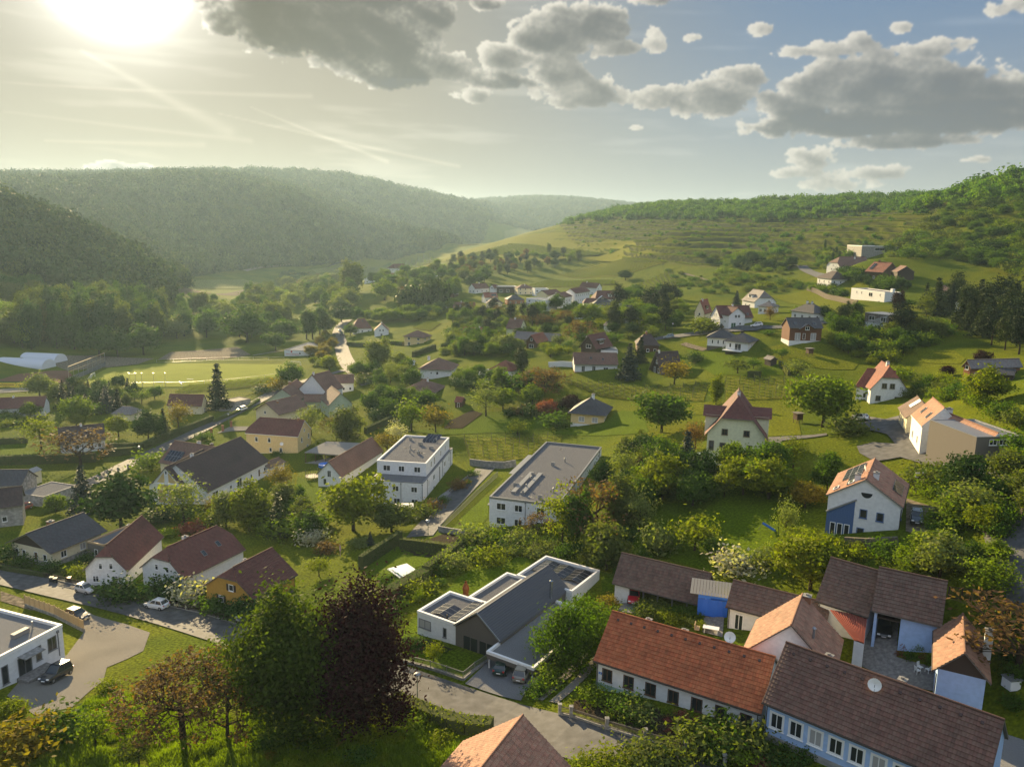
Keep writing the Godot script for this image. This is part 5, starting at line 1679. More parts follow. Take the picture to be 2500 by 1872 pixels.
# ------------------------------------------------------------------ the village further off and the houses on the hill
func far_houses() -> void:
	var f: Dictionary
	var w2 := {"f": row(3,4.4,1.0,1.3)+row(3,1.6,1.0,1.3),"l": row(2,1.6,1.0,1.3),"r": row(2,1.6,1.0,1.3)}
	var w1 := {"f": row(3,1.7,1.1,1.3),"l": row(2,1.7,1.0,1.3),"r": row(2,1.7,1.0,1.3)}
	# village centre
	f = house("house","white house with maroon roof and tall glazed middle bay",z("s1",185,690),z("s1",585,697),z("s1",215,568),3.4,"tile_maroon","white_plaster",{"pitch":40.0,"win":{"f": row(4,1.6,1.2,1.3),"r":[[0.5,4.4,0.8,1.0]]},"chim":[[0.36,0.5,0.8]]})
	dormer_box(f,0.5,6.0,"tile_dark","white_plaster")
	f = gable_house("house","white rounded-gable house with black hipped roof below the red-roofed one",z("s1",775,600),z("s1",1085,605),z("s1",945,490),11.0,3.0,"tile_dark","cream_plaster",{"hip":[2.5,0.0],"clip":[0.35,0.0],"win":{"l":[[0.55,3.8,0.7,0.9],[0.3,1.4,1.2,1.1]]}})
	f = house("house","white gabled house with bright red roof and roof collector",z("s1",760,490),z("s1",1008,487),z("s1",800,402),4.0,"tile_red","white_plaster",{"pitch":38.0,"win": w1,"pv":[0.55,0.3,3,1,1.2,2.0,true]})
	f = house("house","unplastered orange brick house with blue-grey hipped roof",z("s1",1165,527),z("s1",1488,527),Vector2(11,2.8),3.6,"slate","brick",{"hips":0.9,"win": w1})
	f = house("house","maroon-roofed house behind copper bush with white cross gable",z("s1",590,330),z("s1",850,315),z("s1",640,235),4.0,"tile_maroon","white_plaster",{"pitch":42.0,"win": w1,"chim":[[0.5,0.5,0.9]]})
	f = gable_house("house","white narrow gable standing beside the maroon-roofed house",z("s1",838,320),z("s1",938,325),z("s1",880,258),9.0,4.4,"tile_maroon","white_plaster",{"win":{"l":[[0.4,4.6,0.8,1.1],[0.68,4.6,0.8,1.1]]}})
	f = block("house","modern flat-roofed house with black front and white end",z("s1",985,287),z("s1",1340,287),z("s1",1345,275),5.6,"dark_wood",{"W":9.0,"roof":"pale_gravel","win":{"f":[[0.2,2.0,3.0,2.2],[0.55,2.0,2.5,2.2],[0.9,4.0,1.4,1.4]]}})
	f = house("house","cream two-storey house with shallow brown hipped roof by vineyard",z("s1",1350,322),z("s1",1655,322),Vector2(11,2.6),5.2,"tile_brown","cream_plaster",{"hips":0.95,"win": w2,"chim":[[0.5,0.35,1.2]]})
	f = block("house","white modern three-level house with dark solar awning roof",z("s1",1512,500),z("s1",1865,535),z("s1",1880,500),9.0,"white_plaster",{"W":9.0,"roof":"pale_gravel","win":{"f": row(3,7.6,1.4,1.1)+row(3,4.6,1.8,1.4)+row(3,1.6,1.8,1.6)}})
	var aw := MB.new()
	aw.box(Vector3(0.3,6.0,0.0),Vector3(f.L - 0.2,6.15,1.8))
	part(f.node,"solar_awning",aw,M.solar_cell)
	f = block("house","white flat-roofed cube house behind the big gables",z("s1",1668,328),z("s1",1915,328),z("s1",1918,318),5.8,"white_plaster",{"W":8.0,"roof":"pale_gravel","win":{"f": row(3,4.0,1.4,1.4)}})
	f = gable_house("terrace_house","big white blank gable with maroon roof, front one of terrace",z("s1",1872,480),z("s1",2172,495),z("s1",2015,418),18.0,7.2,"tile_maroon","white_plaster",{"group":"terrace of white maroon-roofed houses","win":{"l":[[0.35,5.4,0.6,0.9],[0.35,4.2,0.6,0.9]],"f": row(6,5.0,1.0,1.3)+row(6,2.0,1.0,1.3)},"chim":[[0.1,0.5,0.5]]})
	f = gable_house("terrace_house","cream blank gable with maroon roof behind the front white gable",z("s1",1685,425),z("s1",1895,440),z("s1",1800,362),18.0,7.2,"tile_maroon","cream_plaster",{"win":{"f": row(6,5.0,1.0,1.3)}})
	f = house("terrace_house","long white terrace with maroon roof turning up the lane",z("s2",635,412),z("s2",900,372),z("s2",500,332),6.6,"tile_maroon","cool_plaster",{"pitch":34.0,"win":{"f": row(7,5.0,0.9,1.3)+row(7,2.0,0.9,1.3)}})
	f = house("house","white house with plain maroon roof at the top of the lane",z("s2",690,297),z("s2",1008,320),z("s2",712,207),6.0,"tile_maroon","white_plaster",{"pitch":42.0,"win":{"r":[[0.5,2.6,1.0,4.0],[0.3,5.2,0.9,1.2]],"f": row(2,2.0,1.0,1.3)},"chim":[[0.28,0.5,0.8]]})
	f = house("inn","broad maroon hipped house with two white dormers and glazed gable",z("s2",985,515),z("s2",1465,515),z("s2",1060,365),4.2,"tile_maroon","white_plaster",{"pitch":42.0,"hips":0.5,"win":{"f": row(6,1.8,1.3,1.8)}})
	for u in [0.58,0.82]: dormer_box(f,u,2.2,"tile_maroon","white_trim")
	cross_gable(f,0.26,6.0,2.5,"white_trim","glass")
	f = house("outbuilding","low outbuilding with smooth maroon hipped roof by the lane",z("s2",765,585),z("s2",1060,590),z("s2",805,500),3.0,"tile_maroon","white_plaster",{"pitch":36.0,"hips":0.6,"win":{"f": row(2,1.4,1.0,1.2)}})
	f = house("glasshouse","slate-blue glazed tent roof over the inn courtyard",z("s2",920,628),z("s2",1372,632),z("s2",1150,530),2.8,"slate","white_plaster",{"pitch":30.0,"hips":0.9,"win":{"f": row(4,1.3,1.4,1.6)}})
	f = house("pavilion","small white pavilion with maroon pyramid roof",z("s2",1368,575),z("s2",1500,577),Vector2(6.5,2.6),3.0,"tile_maroon","white_plaster",{"hips":0.95})
	f = house("house","wide dark slate hipped roof with sunlit skylight among trees",z("s2",585,770),z("s2",1130,790),z("s2",740,628),3.2,"slate","white_plaster",{"pitch":32.0,"hips":0.8,"win":{"f": row(4,1.5,1.2,1.3)},"sky":[[0.45,0.5,0.8,1.1]]})
	f = house("house","white house with slate pyramid roof and red lean-to",z("s2",1540,808),z("s2",1745,808),Vector2(9.0,4.0),3.8,"slate","white_plaster",{"hips":0.95,"win":{"f": row(2,1.7,0.9,1.2)}})
	f = house("shed","red-roofed lean-to beside the slate pyramid house",z("s2",1715,860),z("s2",1885,862),Vector2(6.0,2.2),2.8,"tile_maroon","grey_plaster",{})
	f = house("outbuilding","grey-roofed white outbuilding half hidden by a bright bush",z("s2",1120,985),z("s2",1230,1000),z("s2",1270,935),3.0,"slate_light","white_plaster",{"over_b": true,"pitch":35.0,"win":{"r":[[0.5,1.4,0.9,1.3]]}})
	f = block("playhouse","dark green garden cabin with white frame on the sunny lawn",z("s2",1855,560),z("s2",1940,562),z("s2",1945,555),3.2,"green_paint",{"W":3.0,"rim":"white_trim","category":"cabin","win":{"f":[[0.5,1.8,0.9,1.2]]}})
	# left of the centre
	f = gable_house("house","pale gabled house with sunlit roof patch behind the tall poplar",z("s3",352,300),z("s3",612,310),z("s3",470,228),12.0,5.6,"tile_tan","white_plaster",{"far":700.0,"win":{"l":[[0.35,4.6,0.9,1.2],[0.62,4.6,0.9,1.2]]}})
	f = gable_house("house","small white house with bright sunlit roof beyond the round tree",z("s3",835,275),z("s3",1008,265),z("s3",915,200),10.0,4.8,"tile_tan","white_plaster",{"win":{"l":[[0.45,4.4,0.9,1.2],[0.3,1.6,1.0,1.3]]}})
	f = house("house","dark-roofed white house at the edge of the vineyard plain",z("s3",910,110),z("s3",1180,100),Vector2(11,4.0),3.4,"tile_maroon","white_plaster",{"far":820.0,"hips":0.6,"win": w1})
	f = gable_house("house","white gabled house with two shining roof windows above black barn",z("s3",1865,480),z("s3",2012,465),z("s3",1915,398),10.0,4.4,"tile_red","white_plaster",{"win":{"l":[[0.5,4.2,0.9,0.8]]}})
	f = gable_house("barn","dark brown barn with black roof and white verge boards",z("s3",1870,575),z("s3",1985,580),z("s3",1915,520),9.0,2.6,"tile_dark","brown_wood",{"trim":"white_trim"})
	f = house("house","low house with charcoal roof and three bright skylights",z("s3",1690,790),z("s3",1985,760),z("s3",1760,690),2.8,"slate","white_plaster",{"pitch":34.0,"sky":[[0.5,0.3,0.8,1.1],[0.62,0.3,0.8,1.1],[0.72,0.3,0.8,1.1]]})
	f = block("house","small white flat buildings near the vineyard edge",z("s3",1540,200),z("s3",1680,200),z("s3",1690,190),3.5,"white_plaster",{"W":6.0,"win":{"f": row(3,1.6,1.2,1.2)}})
	# along the road out of the village
	f = house("house","white house with dark red hipped roof beside the road",z("q2",955,745),z("q2",1140,742),z("q2",1010,655),3.6,"tile_maroon","white_plaster",{"pitch":38.0,"hips":0.6,"win": w1,"sky":[[0.55,0.75,0.6,0.9],[0.75,0.3,0.7,1.0]]})
	f = gable_house("house","white steep-gabled house with brown roof and porch by the road",z("q2",1150,765),z("q2",1290,765),z("q2",1215,703),10.0,3.8,"tile_brown","white_plaster",{"win":{"l":[[0.4,4.0,0.9,1.3],[0.62,4.0,0.9,1.3],[0.5,1.2,1.2,2.0,"door"]],"f": row(2,1.8,0.9,1.3)},"chim":[[0.4,0.5,0.7]]})
	f = house("house","yellow two-storey house with brown hipped roof behind hedges",z("q2",1410,815),z("q2",1600,828),Vector2(11,2.8),5.4,"tile_brown","yellow_plaster",{"hips":0.95,"ov":0.7,"win":{"f": row(2,4.4,1.4,1.3)+row(2,1.6,1.4,1.8),"r": row(2,4.4,1.0,1.3)}})
	# hillside on the right
	f = house("house","white house with brown roof, two gables and green garage door",z("s4",432,530),z("s4",890,527),z("s4",375,365),4.8,"tile_maroon","white_plaster",{"pitch":45.0,"win":{"f":[[0.12,2.2,0.9,1.5],[0.87,1.8,0.9,1.5]],"l":[[0.4,5.6,0.5,1.1],[0.58,5.6,0.5,1.1]]},"sky":[[0.13,0.3,0.7,1.0],[0.86,0.3,0.7,1.0]],"chim":[[0.5,0.5,0.5]]})
	gable_house("house_wing","white front gable wing with double windows over green garage door",z("s4",552,500),z("s4",792,492),z("s4",690,392),6.0,5.4,"tile_maroon","white_plaster",{"win":{"l":[[0.42,5.0,1.2,1.2],[0.62,5.0,1.2,1.2],[0.3,1.4,2.2,2.6,"door green"],[0.72,2.2,0.9,0.9]]}})
	f = house("house","white hillside bungalow with charcoal roof on stone basement, long part",z("s4",238,790),z("s4",640,815),Vector2(9.0,2.3),5.2,"slate","white_plaster",{"hips":0.9,"ov":0.6,"plinth":"stone","plinth_h":2.2,"win":{"f":[[0.2,3.7,0.6,1.4],[0.42,3.7,0.6,1.4],[0.62,3.7,0.6,1.4]]}})
	f = house("house","white bungalow wing with charcoal pyramid roof and balcony on stone basement",z("s4",485,835),z("s4",830,868),Vector2(10.5,2.9),5.0,"slate","white_plaster",{"hips":0.95,"ov":0.6,"plinth":"stone","plinth_h":2.0,"win":{"f":[[0.2,3.5,0.8,1.4],[0.55,3.2,2.2,2.2,"door"]],"r":[[0.4,3.5,0.6,1.4],[0.65,3.5,0.6,1.4]]}})
	var bal := MB.new()
	bal.box(Vector3(0.2,1.85,-0.4),Vector3(f.L*0.75,2.05,1.6))
	for i in 14: bal.bar(Vector3(0.2+i*f.L*0.75/14.0,2.05,1.55),Vector3(0.2+i*f.L*0.75/14.0,3.0,1.55),0.04)
	bal.bar(Vector3(0.2,3.0,1.55),Vector3(f.L*0.75,3.0,1.55),0.06)
	part(f.node,"balcony",bal,M.white_trim)
	f = house("house","rust-brown wooden house with slate-blue roof and white basement",z("s4",1375,665),z("s4",1832,670),z("s4",1372,528),6.2,"slate","rust_wood",{"pitch":38.0,"plinth":"white_plaster","plinth_h":2.0,"win":{"f":[[0.26,3.4,1.8,2.2,"blind"],[0.75,3.4,1.8,2.2,"blind"],[0.46,3.4,0.9,2.0,"door wood"]]},"sky":[[0.22,0.45,1.0,1.2],[0.78,0.45,1.0,1.4]]})
	cross_gable(f,0.52,4.6,1.6,"slate_light","rust_wood")
	f = house("house","big half-hipped grey roof house with white dormer on the meadow slope",z("s4",720,285),z("s4",915,320),z("s4",880,142),3.6,"slate_light","white_plaster",{"L":13.0,"hip":[0.0,2.0],"clip":[0.0,0.4],"win":{"f":[[0.3,1.5,1.2,1.3],[0.6,1.5,1.2,1.3]]}})
	dormer_box(f,0.42,4.0,"slate_light","white_trim")
	f = house("house","low pale-roofed house between the grey half-hip and dark hipped house",z("s4",935,370),z("s4",1150,385),Vector2(9,2.0),3.4,"slate_light","white_plaster",{"hips":0.8,"win": w1,"chim":[[0.7,0.5,0.8]]})
	f = house("house","dark hipped house with sunlit roof panel on the meadow slope",z("s4",1380,430),z("s4",1700,470),z("s4",1490,318),3.4,"slate","white_plaster",{"pitch":34.0,"hips":0.9,"win": w1,"chim":[[0.35,0.5,0.8],[0.55,0.5,0.7]]})
	f = gable_house("house","red-roofed wooden house with round bush at its corner",z("s4",75,470),z("s4",230,480),z("s4",205,300),12.0,3.8,"tile_red","cream_plaster",{"win":{"l":[[0.5,3.6,0.9,1.2]],"f": row(3,1.6,0.9,1.2)},"chim":[[0.3,0.5,0.6]]})
	dormer_box(f,0.5,4.0,"tile_red","brown_wood")
	f = house("house","white two-storey villa with black-brown pyramid roof on brick basement",z("s5",178,532),z("s5",385,556),Vector2(12.0,3.6),6.4,"tile_dark","white_plaster",{"hips":0.9,"ov":0.7,"plinth":"brick","plinth_h":1.8,"win":{"f": row(3,4.6,0.9,1.3)+row(2,1.2,1.0,1.0),"r": row(3,4.6,0.9,1.3)}})
	f = house("house","long brown half-hipped house with white walls and shaded loggia",z("s5",500,385),z("s5",935,388),z("s5",640,258),3.2,"tile_brown","white_plaster",{"pitch":40.0,"hip":[4.0,0.0],"clip":[0.35,0.0],"win":{"f":[[0.12,1.5,1.4,1.4],[0.45,1.4,3.4,2.2,"door"],[0.8,1.5,1.6,1.4]],"l":[[0.5,3.4,0.7,0.9],[0.4,1.4,1.1,1.2]]},"chim":[[0.62,0.4,1.0]]})
	f = house("house","dark timber house with red-brown roof and pale solar strip",z("s5",838,455),z("s5",1010,466),z("s5",955,325),4.6,"tile_red","brown_wood",{"pitch":38.0,"L":11.0,"win":{"f": row(3,2.0,1.2,1.3)},"pv":[0.12,0.25,2,3,0.9,1.5,true],"chim":[[0.3,0.5,0.9,0.7,"brick"]]})
	f = house("barn","low dark timber barn behind the dark timber house",z("s5",1190,450),z("s5",1270,462),z("s5",1320,375),3.4,"tile_brown","dark_wood",{"pitch":34.0,"L":10.0})
	f = block("house","long white flat-roofed bungalow on grey basement above stone wall",z("s5",662,680),z("s5",1115,738),z("s5",1245,727),5.4,"white_plaster",{"roof":"roof_gravel","parapet":0.2,"win":{"f":[[0.18,3.9,0.7,1.2],[0.33,3.9,0.7,1.2],[0.6,3.6,2.8,1.8],[0.87,3.9,0.7,1.2],[0.86,1.0,0.9,0.8]]}})
	var ch := MB.new()
	ch.box(Vector3(f.L*0.93,5.2,-f.W*0.6),Vector3(f.L*0.93+1.6,6.9,-f.W*0.6+1.2))
	part(f.node,"chimney",ch,M.white_plaster)
	f = block("house","concrete modern house with dark overhanging upper floor on the hill",z("s5",605,100),z("s5",805,110),z("s5",990,105),6.8,"concrete",{"roof":"roof_gravel","win":{"f":[[0.4,5.0,1.4,1.3],[0.25,1.4,2.0,2.0],[0.6,1.4,2.6,2.0]],"r":[[0.5,4.8,6.0,2.0]]}})
	f = block("house","three-storey hillside house with brown boarded top floor and zinc roof",z("s5",850,1010),z("s5",1170,1046),z("s5",1195,985),6.6,"white_plaster",{"W":8.0,"roof":"zinc","rim":"zinc","parapet":0.0,"win":{"f":[[0.3,5.0,2.2,1.4],[0.78,5.0,1.9,1.4],[0.25,1.8,1.4,1.2],[0.45,1.5,0.9,1.9,"door"],[0.78,1.8,1.8,1.2]]}})
	var bo := MB.new()
	bo.box(Vector3(-0.05,3.5,-8.05),Vector3(f.L+0.05,6.5,0.0))
	part(f.node,"boarding",bo,M.brown_wood)
	f = house("house","grey-brown roofed house with pale roof windows among the pines",z("q5",1740,770),z("q5",1900,680),z("q5",1680,690),4.0,"slate_light","white_plaster",{"pitch":32.0,"L":11.0,"chim":[[0.3,0.5,1.0],[0.8,0.5,1.0]]})
	f = house("house","flat red-brown roof peeping over pines below hillside lawn",z("q5",1340,650),z("q5",1500,660),Vector2(10,2.6),3.2,"tile_brown","white_plaster",{"chim":[[0.1,0.5,1.2]]})
	f = house("garden_shed","tiny dark garden hut with pale tilted roof on the hillside lawn",z("s4",1015,1075),z("s4",1115,1100),Vector2(3.0,0.9),2.2,"slate_light","dark_wood",{"category":"shed"})

# ------------------------------------------------------------------ plants
class Leaves:                  # many small pointed leaves or leaf sprays
	var v := PackedVector3Array()
	var c := PackedColorArray()
	var ix := PackedInt32Array()
	var r := RandomNumberGenerator.new()
	func leaf(p: Vector3,out: Vector3,s: float,tint: Color,slim := 0.55) -> void:
		var n := (out*0.7+Vector3(r.randf() - 0.5,r.randf() - 0.5,r.randf() - 0.5)*1.6).normalized()
		var t := n.cross(Vector3(r.randf() - 0.5,r.randf() - 0.5,r.randf() - 0.5))
		if t.length_squared() < 1e-4: t = Vector3.RIGHT
		t = t.normalized()*s
		var b := n.cross(t)*slim
		var k := v.size()
		v.append(p - t); v.append(p+b); v.append(p+t); v.append(p - b)
		c.append(tint); c.append(tint); c.append(tint); c.append(tint)
		ix.append(k); ix.append(k+1); ix.append(k+2); ix.append(k); ix.append(k+2); ix.append(k+3)
	func clump(at: Vector3,rad: float,n: int,s: float,centre: Vector3,tint: float) -> void:
		for i in n:
			var d := Vector3(r.randfn(),r.randfn()*0.8,r.randfn())*rad*0.5
			var p := at+d
			var g := tint*r.randf_range(0.75,1.25)
			leaf(p,(p - centre).normalized(),s*r.randf_range(0.7,1.3),Color(g*r.randf_range(0.9,1.1),g,g*r.randf_range(0.8,1.1)))
	func mesh() -> ArrayMesh:
		var arr := []
		arr.resize(Mesh.ARRAY_MAX)
		arr[Mesh.ARRAY_VERTEX] = v; arr[Mesh.ARRAY_COLOR] = c; arr[Mesh.ARRAY_INDEX] = ix
		var me := ArrayMesh.new()
		me.add_surface_from_arrays(Mesh.PRIMITIVE_TRIANGLES,arr)
		return me

var proto := {}        # kind -> list of [crown,trunk]; all at their own height in proto_h
var proto_h := {}

func crown_mesh(sd: int,total: float,low: float,rx: float,clumps: int,per: int,leaf: float,crad: float,form: String) -> ArrayMesh:
	var L := Leaves.new()
	L.r.seed = sd
	var r := L.r
	var ry := (total - low)*0.5
	var centre := Vector3(0,low+ry,0)
	var lean := Vector3(r.randf_range(-0.1,0.1),0,r.randf_range(-0.1,0.1))*rx
	for i in clumps:
		var d := Vector3(r.randfn(),r.randfn(),r.randfn()).normalized()
		var k := pow(r.randf(),0.33)
		if form != "airy": k = lerpf(0.45,1.0,k)
		var wob := 0.8+0.36*sin(d.x*4.0+sd)*sin(d.z*4.0+sd*2)+0.14*sin(d.y*7.0+sd)
		var p := Vector3(d.x*rx,d.y*ry,d.z*rx)*k*wob
		if form == "dome" and p.y < 0.0: p.y *= 0.6
		if form == "egg":
			var t := clampf(0.5+p.y/(2.0*ry),0.0,1.0)
			var q := 1.15 - 0.55*t*t
			p.x *= q; p.z *= q
		if form == "cone":
			var t := r.randf()
			var a := r.randf()*TAU
			var rr := rx*(1.0 - t)*sqrt(r.randf_range(0.25,1.0))
			p = Vector3(cos(a)*rr,(t*2.0 - 1.0)*ry,sin(a)*rr)
		p += centre+lean*(p.y/ry)
		L.clump(p,crad*r.randf_range(0.7,1.3),per,leaf,centre,r.randf_range(0.72,1.25))
	return L.mesh()

func trunk_mesh(sd: int,total: float,low: float,rx: float,rad: float,limbs: int) -> ArrayMesh:
	var r := RandomNumberGenerator.new()
	r.seed = sd
	var mb := MB.new()
	var top := low+(total - low)*0.55
	mb.tube([Vector3(0,-0.6,0),Vector3(0,low*0.5,0),Vector3(r.randf_range(-0.2,0.2),top,r.randf_range(-0.2,0.2))],[rad*1.35,rad,rad*0.35],7)
	for i in limbs:
		var a := TAU*i/limbs+r.randf()
		var y0 := lerpf(low*0.7,top*0.85,r.randf())
		var o := Vector3(cos(a),0,sin(a))*rx*r.randf_range(0.5,0.8)
		mb.tube([Vector3(0,y0,0),Vector3(0,y0,0)+o*0.45+Vector3(0,rx*0.22,0),Vector3(0,y0,0)+o+Vector3(0,rx*0.55,0)],[rad*0.5,rad*0.33,rad*0.1],5)
	return mb.mesh()

func bare_tree(sd: int,total: float,rx: float,leaves: int,leaf: float) -> Array:
	# fine spreading branches with a first thin flush of leaves
	var r := RandomNumberGenerator.new()
	r.seed = sd
	var mb := MB.new()
	var L := Leaves.new()
	L.r.seed = sd+1
	var tips := []
	var todo := [[Vector3(0,-0.6,0),Vector3(0,1,0),total*0.3+0.6,total*0.022,0]]
	while todo:
		var q: Array = todo.pop_back()
		var p: Vector3 = q[0]
		var d: Vector3 = q[1]
		var l: float = q[2]
		var rad: float = q[3]
		var lev: int = q[4]
		var bend := Vector3(r.randf_range(-0.2,0.2),r.randf_range(0.0,0.2),r.randf_range(-0.2,0.2))
		var m := p+d*l*0.5
		var e := m+(d+bend).normalized()*l*0.5
		mb.tube([p,m,e],[rad,rad*0.8,rad*0.6],6 if lev < 2 else (4 if lev < 3 else 3),false)
		if lev >= 4:
			tips.append(e)
			continue
		var n := 5 if lev == 0 else (4 if lev < 3 else 3)
		for i in n:
			var a := TAU*i/n+r.randf()*1.5
			var side := d.cross(Vector3(cos(a),0.3,sin(a))).normalized()
			var nd := (d*r.randf_range(0.35,0.8)+side*r.randf_range(0.5,0.95)+Vector3(0,0.12,0)).normalized()
			todo.append([m.lerp(e,r.randf_range(0.2,1.0)),nd,l*r.randf_range(0.55,0.8),rad*0.52,lev+1])
	for i in leaves:
		var t: Vector3 = tips[r.randi() % tips.size()]
		var g := r.randf_range(0.6,1.35)
		L.leaf(t+Vector3(r.randfn(),r.randfn(),r.randfn())*total*0.025,Vector3.UP,leaf*r.randf_range(0.6,1.3),Color(g,g*r.randf_range(0.85,1.1),g))
	return [L.mesh(),mb.mesh()]

func spruce_crown(sd: int,total: float,rx: float,tiers: int,loose := 0.0) -> ArrayMesh:
	var L := Leaves.new()
	L.r.seed = sd
	var r := L.r
	for i in tiers:
		var t := (i+r.randf()*0.6)/tiers
		var y := lerpf(total*0.07,total*0.99,t)
		var rr := rx*pow(1.0 - t,0.85)*r.randf_range(0.8,1.12)+0.15
		var n := int(5+9*(1.0 - t))
		for j in n:
			var a := TAU*j/n+r.randf()*0.7
			var reach := rr*r.randf_range(0.7,1.1)
			var o := Vector3(cos(a),0,sin(a))
			var steps := maxi(2,int(reach/0.42))
			var g := r.randf_range(0.65,1.3)
			for k in steps:
				var u := (k+0.6)/steps
				var p := Vector3(0,y,0)+o*reach*u+Vector3(0,-reach*u*0.32+u*u*reach*0.14+loose*r.randfn()*0.3,0)
				for m in 2:
					L.leaf(p+Vector3(r.randfn(),r.randfn()*0.5,r.randfn())*0.2,(Vector3.UP+o*0.4).normalized(),0.42*r.randf_range(0.8,1.3),Color(g,g,g),0.4)
	return L.mesh()

func make_prototypes() -> void:
	for k in 3:
		proto.get_or_add("round",[]).append([crown_mesh(11+k,10.0,1.0,4.0,110,40,0.33,1.45,"dome"),trunk_mesh(3+k,10.0,2.4,4.0,0.22,6)])
		proto.get_or_add("tall",[]).append([crown_mesh(21+k,14.0,0.9,3.9,135,40,0.35,1.5,"egg"),trunk_mesh(5+k,14.0,3.0,3.4,0.25,7)])
		proto.get_or_add("airy",[]).append([crown_mesh(31+k,11.0,2.2,3.4,80,20,0.26,1.6,"airy"),trunk_mesh(7+k,11.0,3.4,3.2,0.16,9)])
		proto.get_or_add("bush",[]).append([crown_mesh(41+k,2.6,-0.2,1.6,42,22,0.17,0.9,"dome"),trunk_mesh(9+k,2.2,0.3,1.2,0.06,5)])
		proto.get_or_add("orchard",[]).append([crown_mesh(51+k,5.0,1.3,2.3,46,24,0.2,1.1,"dome"),trunk_mesh(13+k,5.0,1.6,2.2,0.11,6)])
	for k in 2:
		proto.get_or_add("poplar",[]).append([crown_mesh(61+k,18.0,0.8,2.1,130,26,0.34,1.3,"egg"),trunk_mesh(15+k,18.0,2.0,1.6,0.28,4)])
		proto.get_or_add("spruce",[]).append([spruce_crown(71+k,14.0,3.2,26),trunk_mesh(17+k,14.0,2.0,0.5,0.2,0)])
		proto.get_or_add("pine",[]).append([crown_mesh(81+k,14.0,3.2,3.3,70,40,0.3,1.5,"egg"),trunk_mesh(19+k,14.0,4.0,3.0,0.22,7)])
		proto.get_or_add("bare",[]).append(bare_tree(91+k,10.0,4.0,1100,0.2))
		proto.get_or_add("sprout",[]).append([crown_mesh(101+k,1.2,-0.1,0.8,22,16,0.11,0.5,"dome"),trunk_mesh(21+k,0.9,0.1,0.5,0.03,4)])
	proto_h = {"round":10.0,"tall":14.0,"airy":11.0,"bush":2.6,"orchard":5.0,"poplar":18.0,"spruce":14.0,"pine":14.0,"bare":9.0,"sprout":1.2}

const PLANT_NAME := {"round":"broadleaf_tree","tall":"tall_tree","airy":"light_leaved_tree","bush":"shrub","orchard":"fruit_tree","poplar":"poplar_tree","spruce":"spruce_tree","pine":"pine_tree","bare":"budding_tree","sprout":"garden_plant"}
const PLANT_CATEGORY := {"bush": "shrub","sprout": "plant"}

func plant(kind: String,leaf: String,at: Vector3,height: float,wide: float,label: String,group := "") -> Node3D:
	var list: Array = proto[kind]
	var p: Array = list[rng.randi() % list.size()]
	var s: float = height/proto_h[kind]
	var x := Transform3D(Basis(Vector3.UP,rng.randf()*TAU).scaled(Vector3(s*wide,s,s*wide)),at)
	var o := thing(PLANT_NAME[kind],label,PLANT_CATEGORY.get(kind,"tree"),x,group)
	part(o,"trunk" if not kind in ["bush","sprout"] else "stems",p[1],M.bark)
	part(o,"crown" if not kind in ["bush","sprout"] else "foliage",p[0],M[leaf])
	return o

# a plant that stands where the photograph shows its foot and reaches to a given pixel row
func grow(kind: String,leaf: String,w: String,x: float,foot: float,top: float,wide: float,label: String,group := "") -> Node3D:
	var a := z(w,x,foot)
	var b := z(w,x,top)
	var g := spot(a[0],a[1])
	var d := ray(b[0],b[1])
	var t := Vector2(g.x - EYE.x,g.z - EYE.z).length()/Vector2(d.x,d.z).length()
	var h := clampf(EYE.y+d.y*t - g.y,0.4,40.0)
	return plant(kind,leaf,g - Vector3(0,0.1,0),h,wide*1.22,label,group)

func world_polygon(w: String,px: Array) -> PackedVector2Array:
	var out := PackedVector2Array()
	for q in px:
		var k := z(w,q[0],q[1])
		var g := spot(k[0],k[1])
		out.append(Vector2(g.x,g.z))
	return out

# plants set out over a piece of ground; mix: [kind, leaf, low, high, wide]
func thicket(w: String,px: Array,n: int,gap: float,mix: Array,label: String,sd := 1,mass := false) -> void:
	var bulk := {}
	var poly := world_polygon(w,px)
	var lo := poly[0]
	var hi := poly[0]
	for q in poly:
		lo = lo.min(q); hi = hi.max(q)
	var r := RandomNumberGenerator.new()
	r.seed = sd
	var done := []
	var tries := 0
	while done.size() < n and tries < n*60:
		tries += 1
		var p := Vector2(r.randf_range(lo.x,hi.x),r.randf_range(lo.y,hi.y))
		if not Geometry2D.is_point_in_polygon(p,poly): continue
		var ok := true
		for q in done:
			if p.distance_to(q) < gap:
				ok = false
				break
		if not ok: continue
		done.append(p)
		var m: Array = mix[r.randi() % mix.size()]
		var at := Vector3(p.x,ground(p.x,p.y) - 0.1,p.y)
		var tall := r.randf_range(m[2],m[3])
		var broad: float = m[4]*r.randf_range(0.95,1.35)
		if mass:
			var k: String = m[0]+" "+m[1]
			var s: float = tall/proto_h[m[0]]
			bulk.get_or_add(k,[]).append(Transform3D(Basis(Vector3.UP,r.randf()*TAU).scaled(Vector3(s*broad,s,s*broad)),at))
			continue
		plant(m[0],m[1],at,tall,broad,LEAF_WORD[m[1]]+" "+KIND_WORD[m[0]]+" "+label,label)
	for k: String in bulk:
		var q := k.split(" ")
		scatter("thicket",LEAF_WORD[q[1]]+" growth "+label,"thicket",proto[q[0]][0][0],M[q[1]],bulk[k])
	if report: print("thicket ",label," ",done.size()," of ",n)

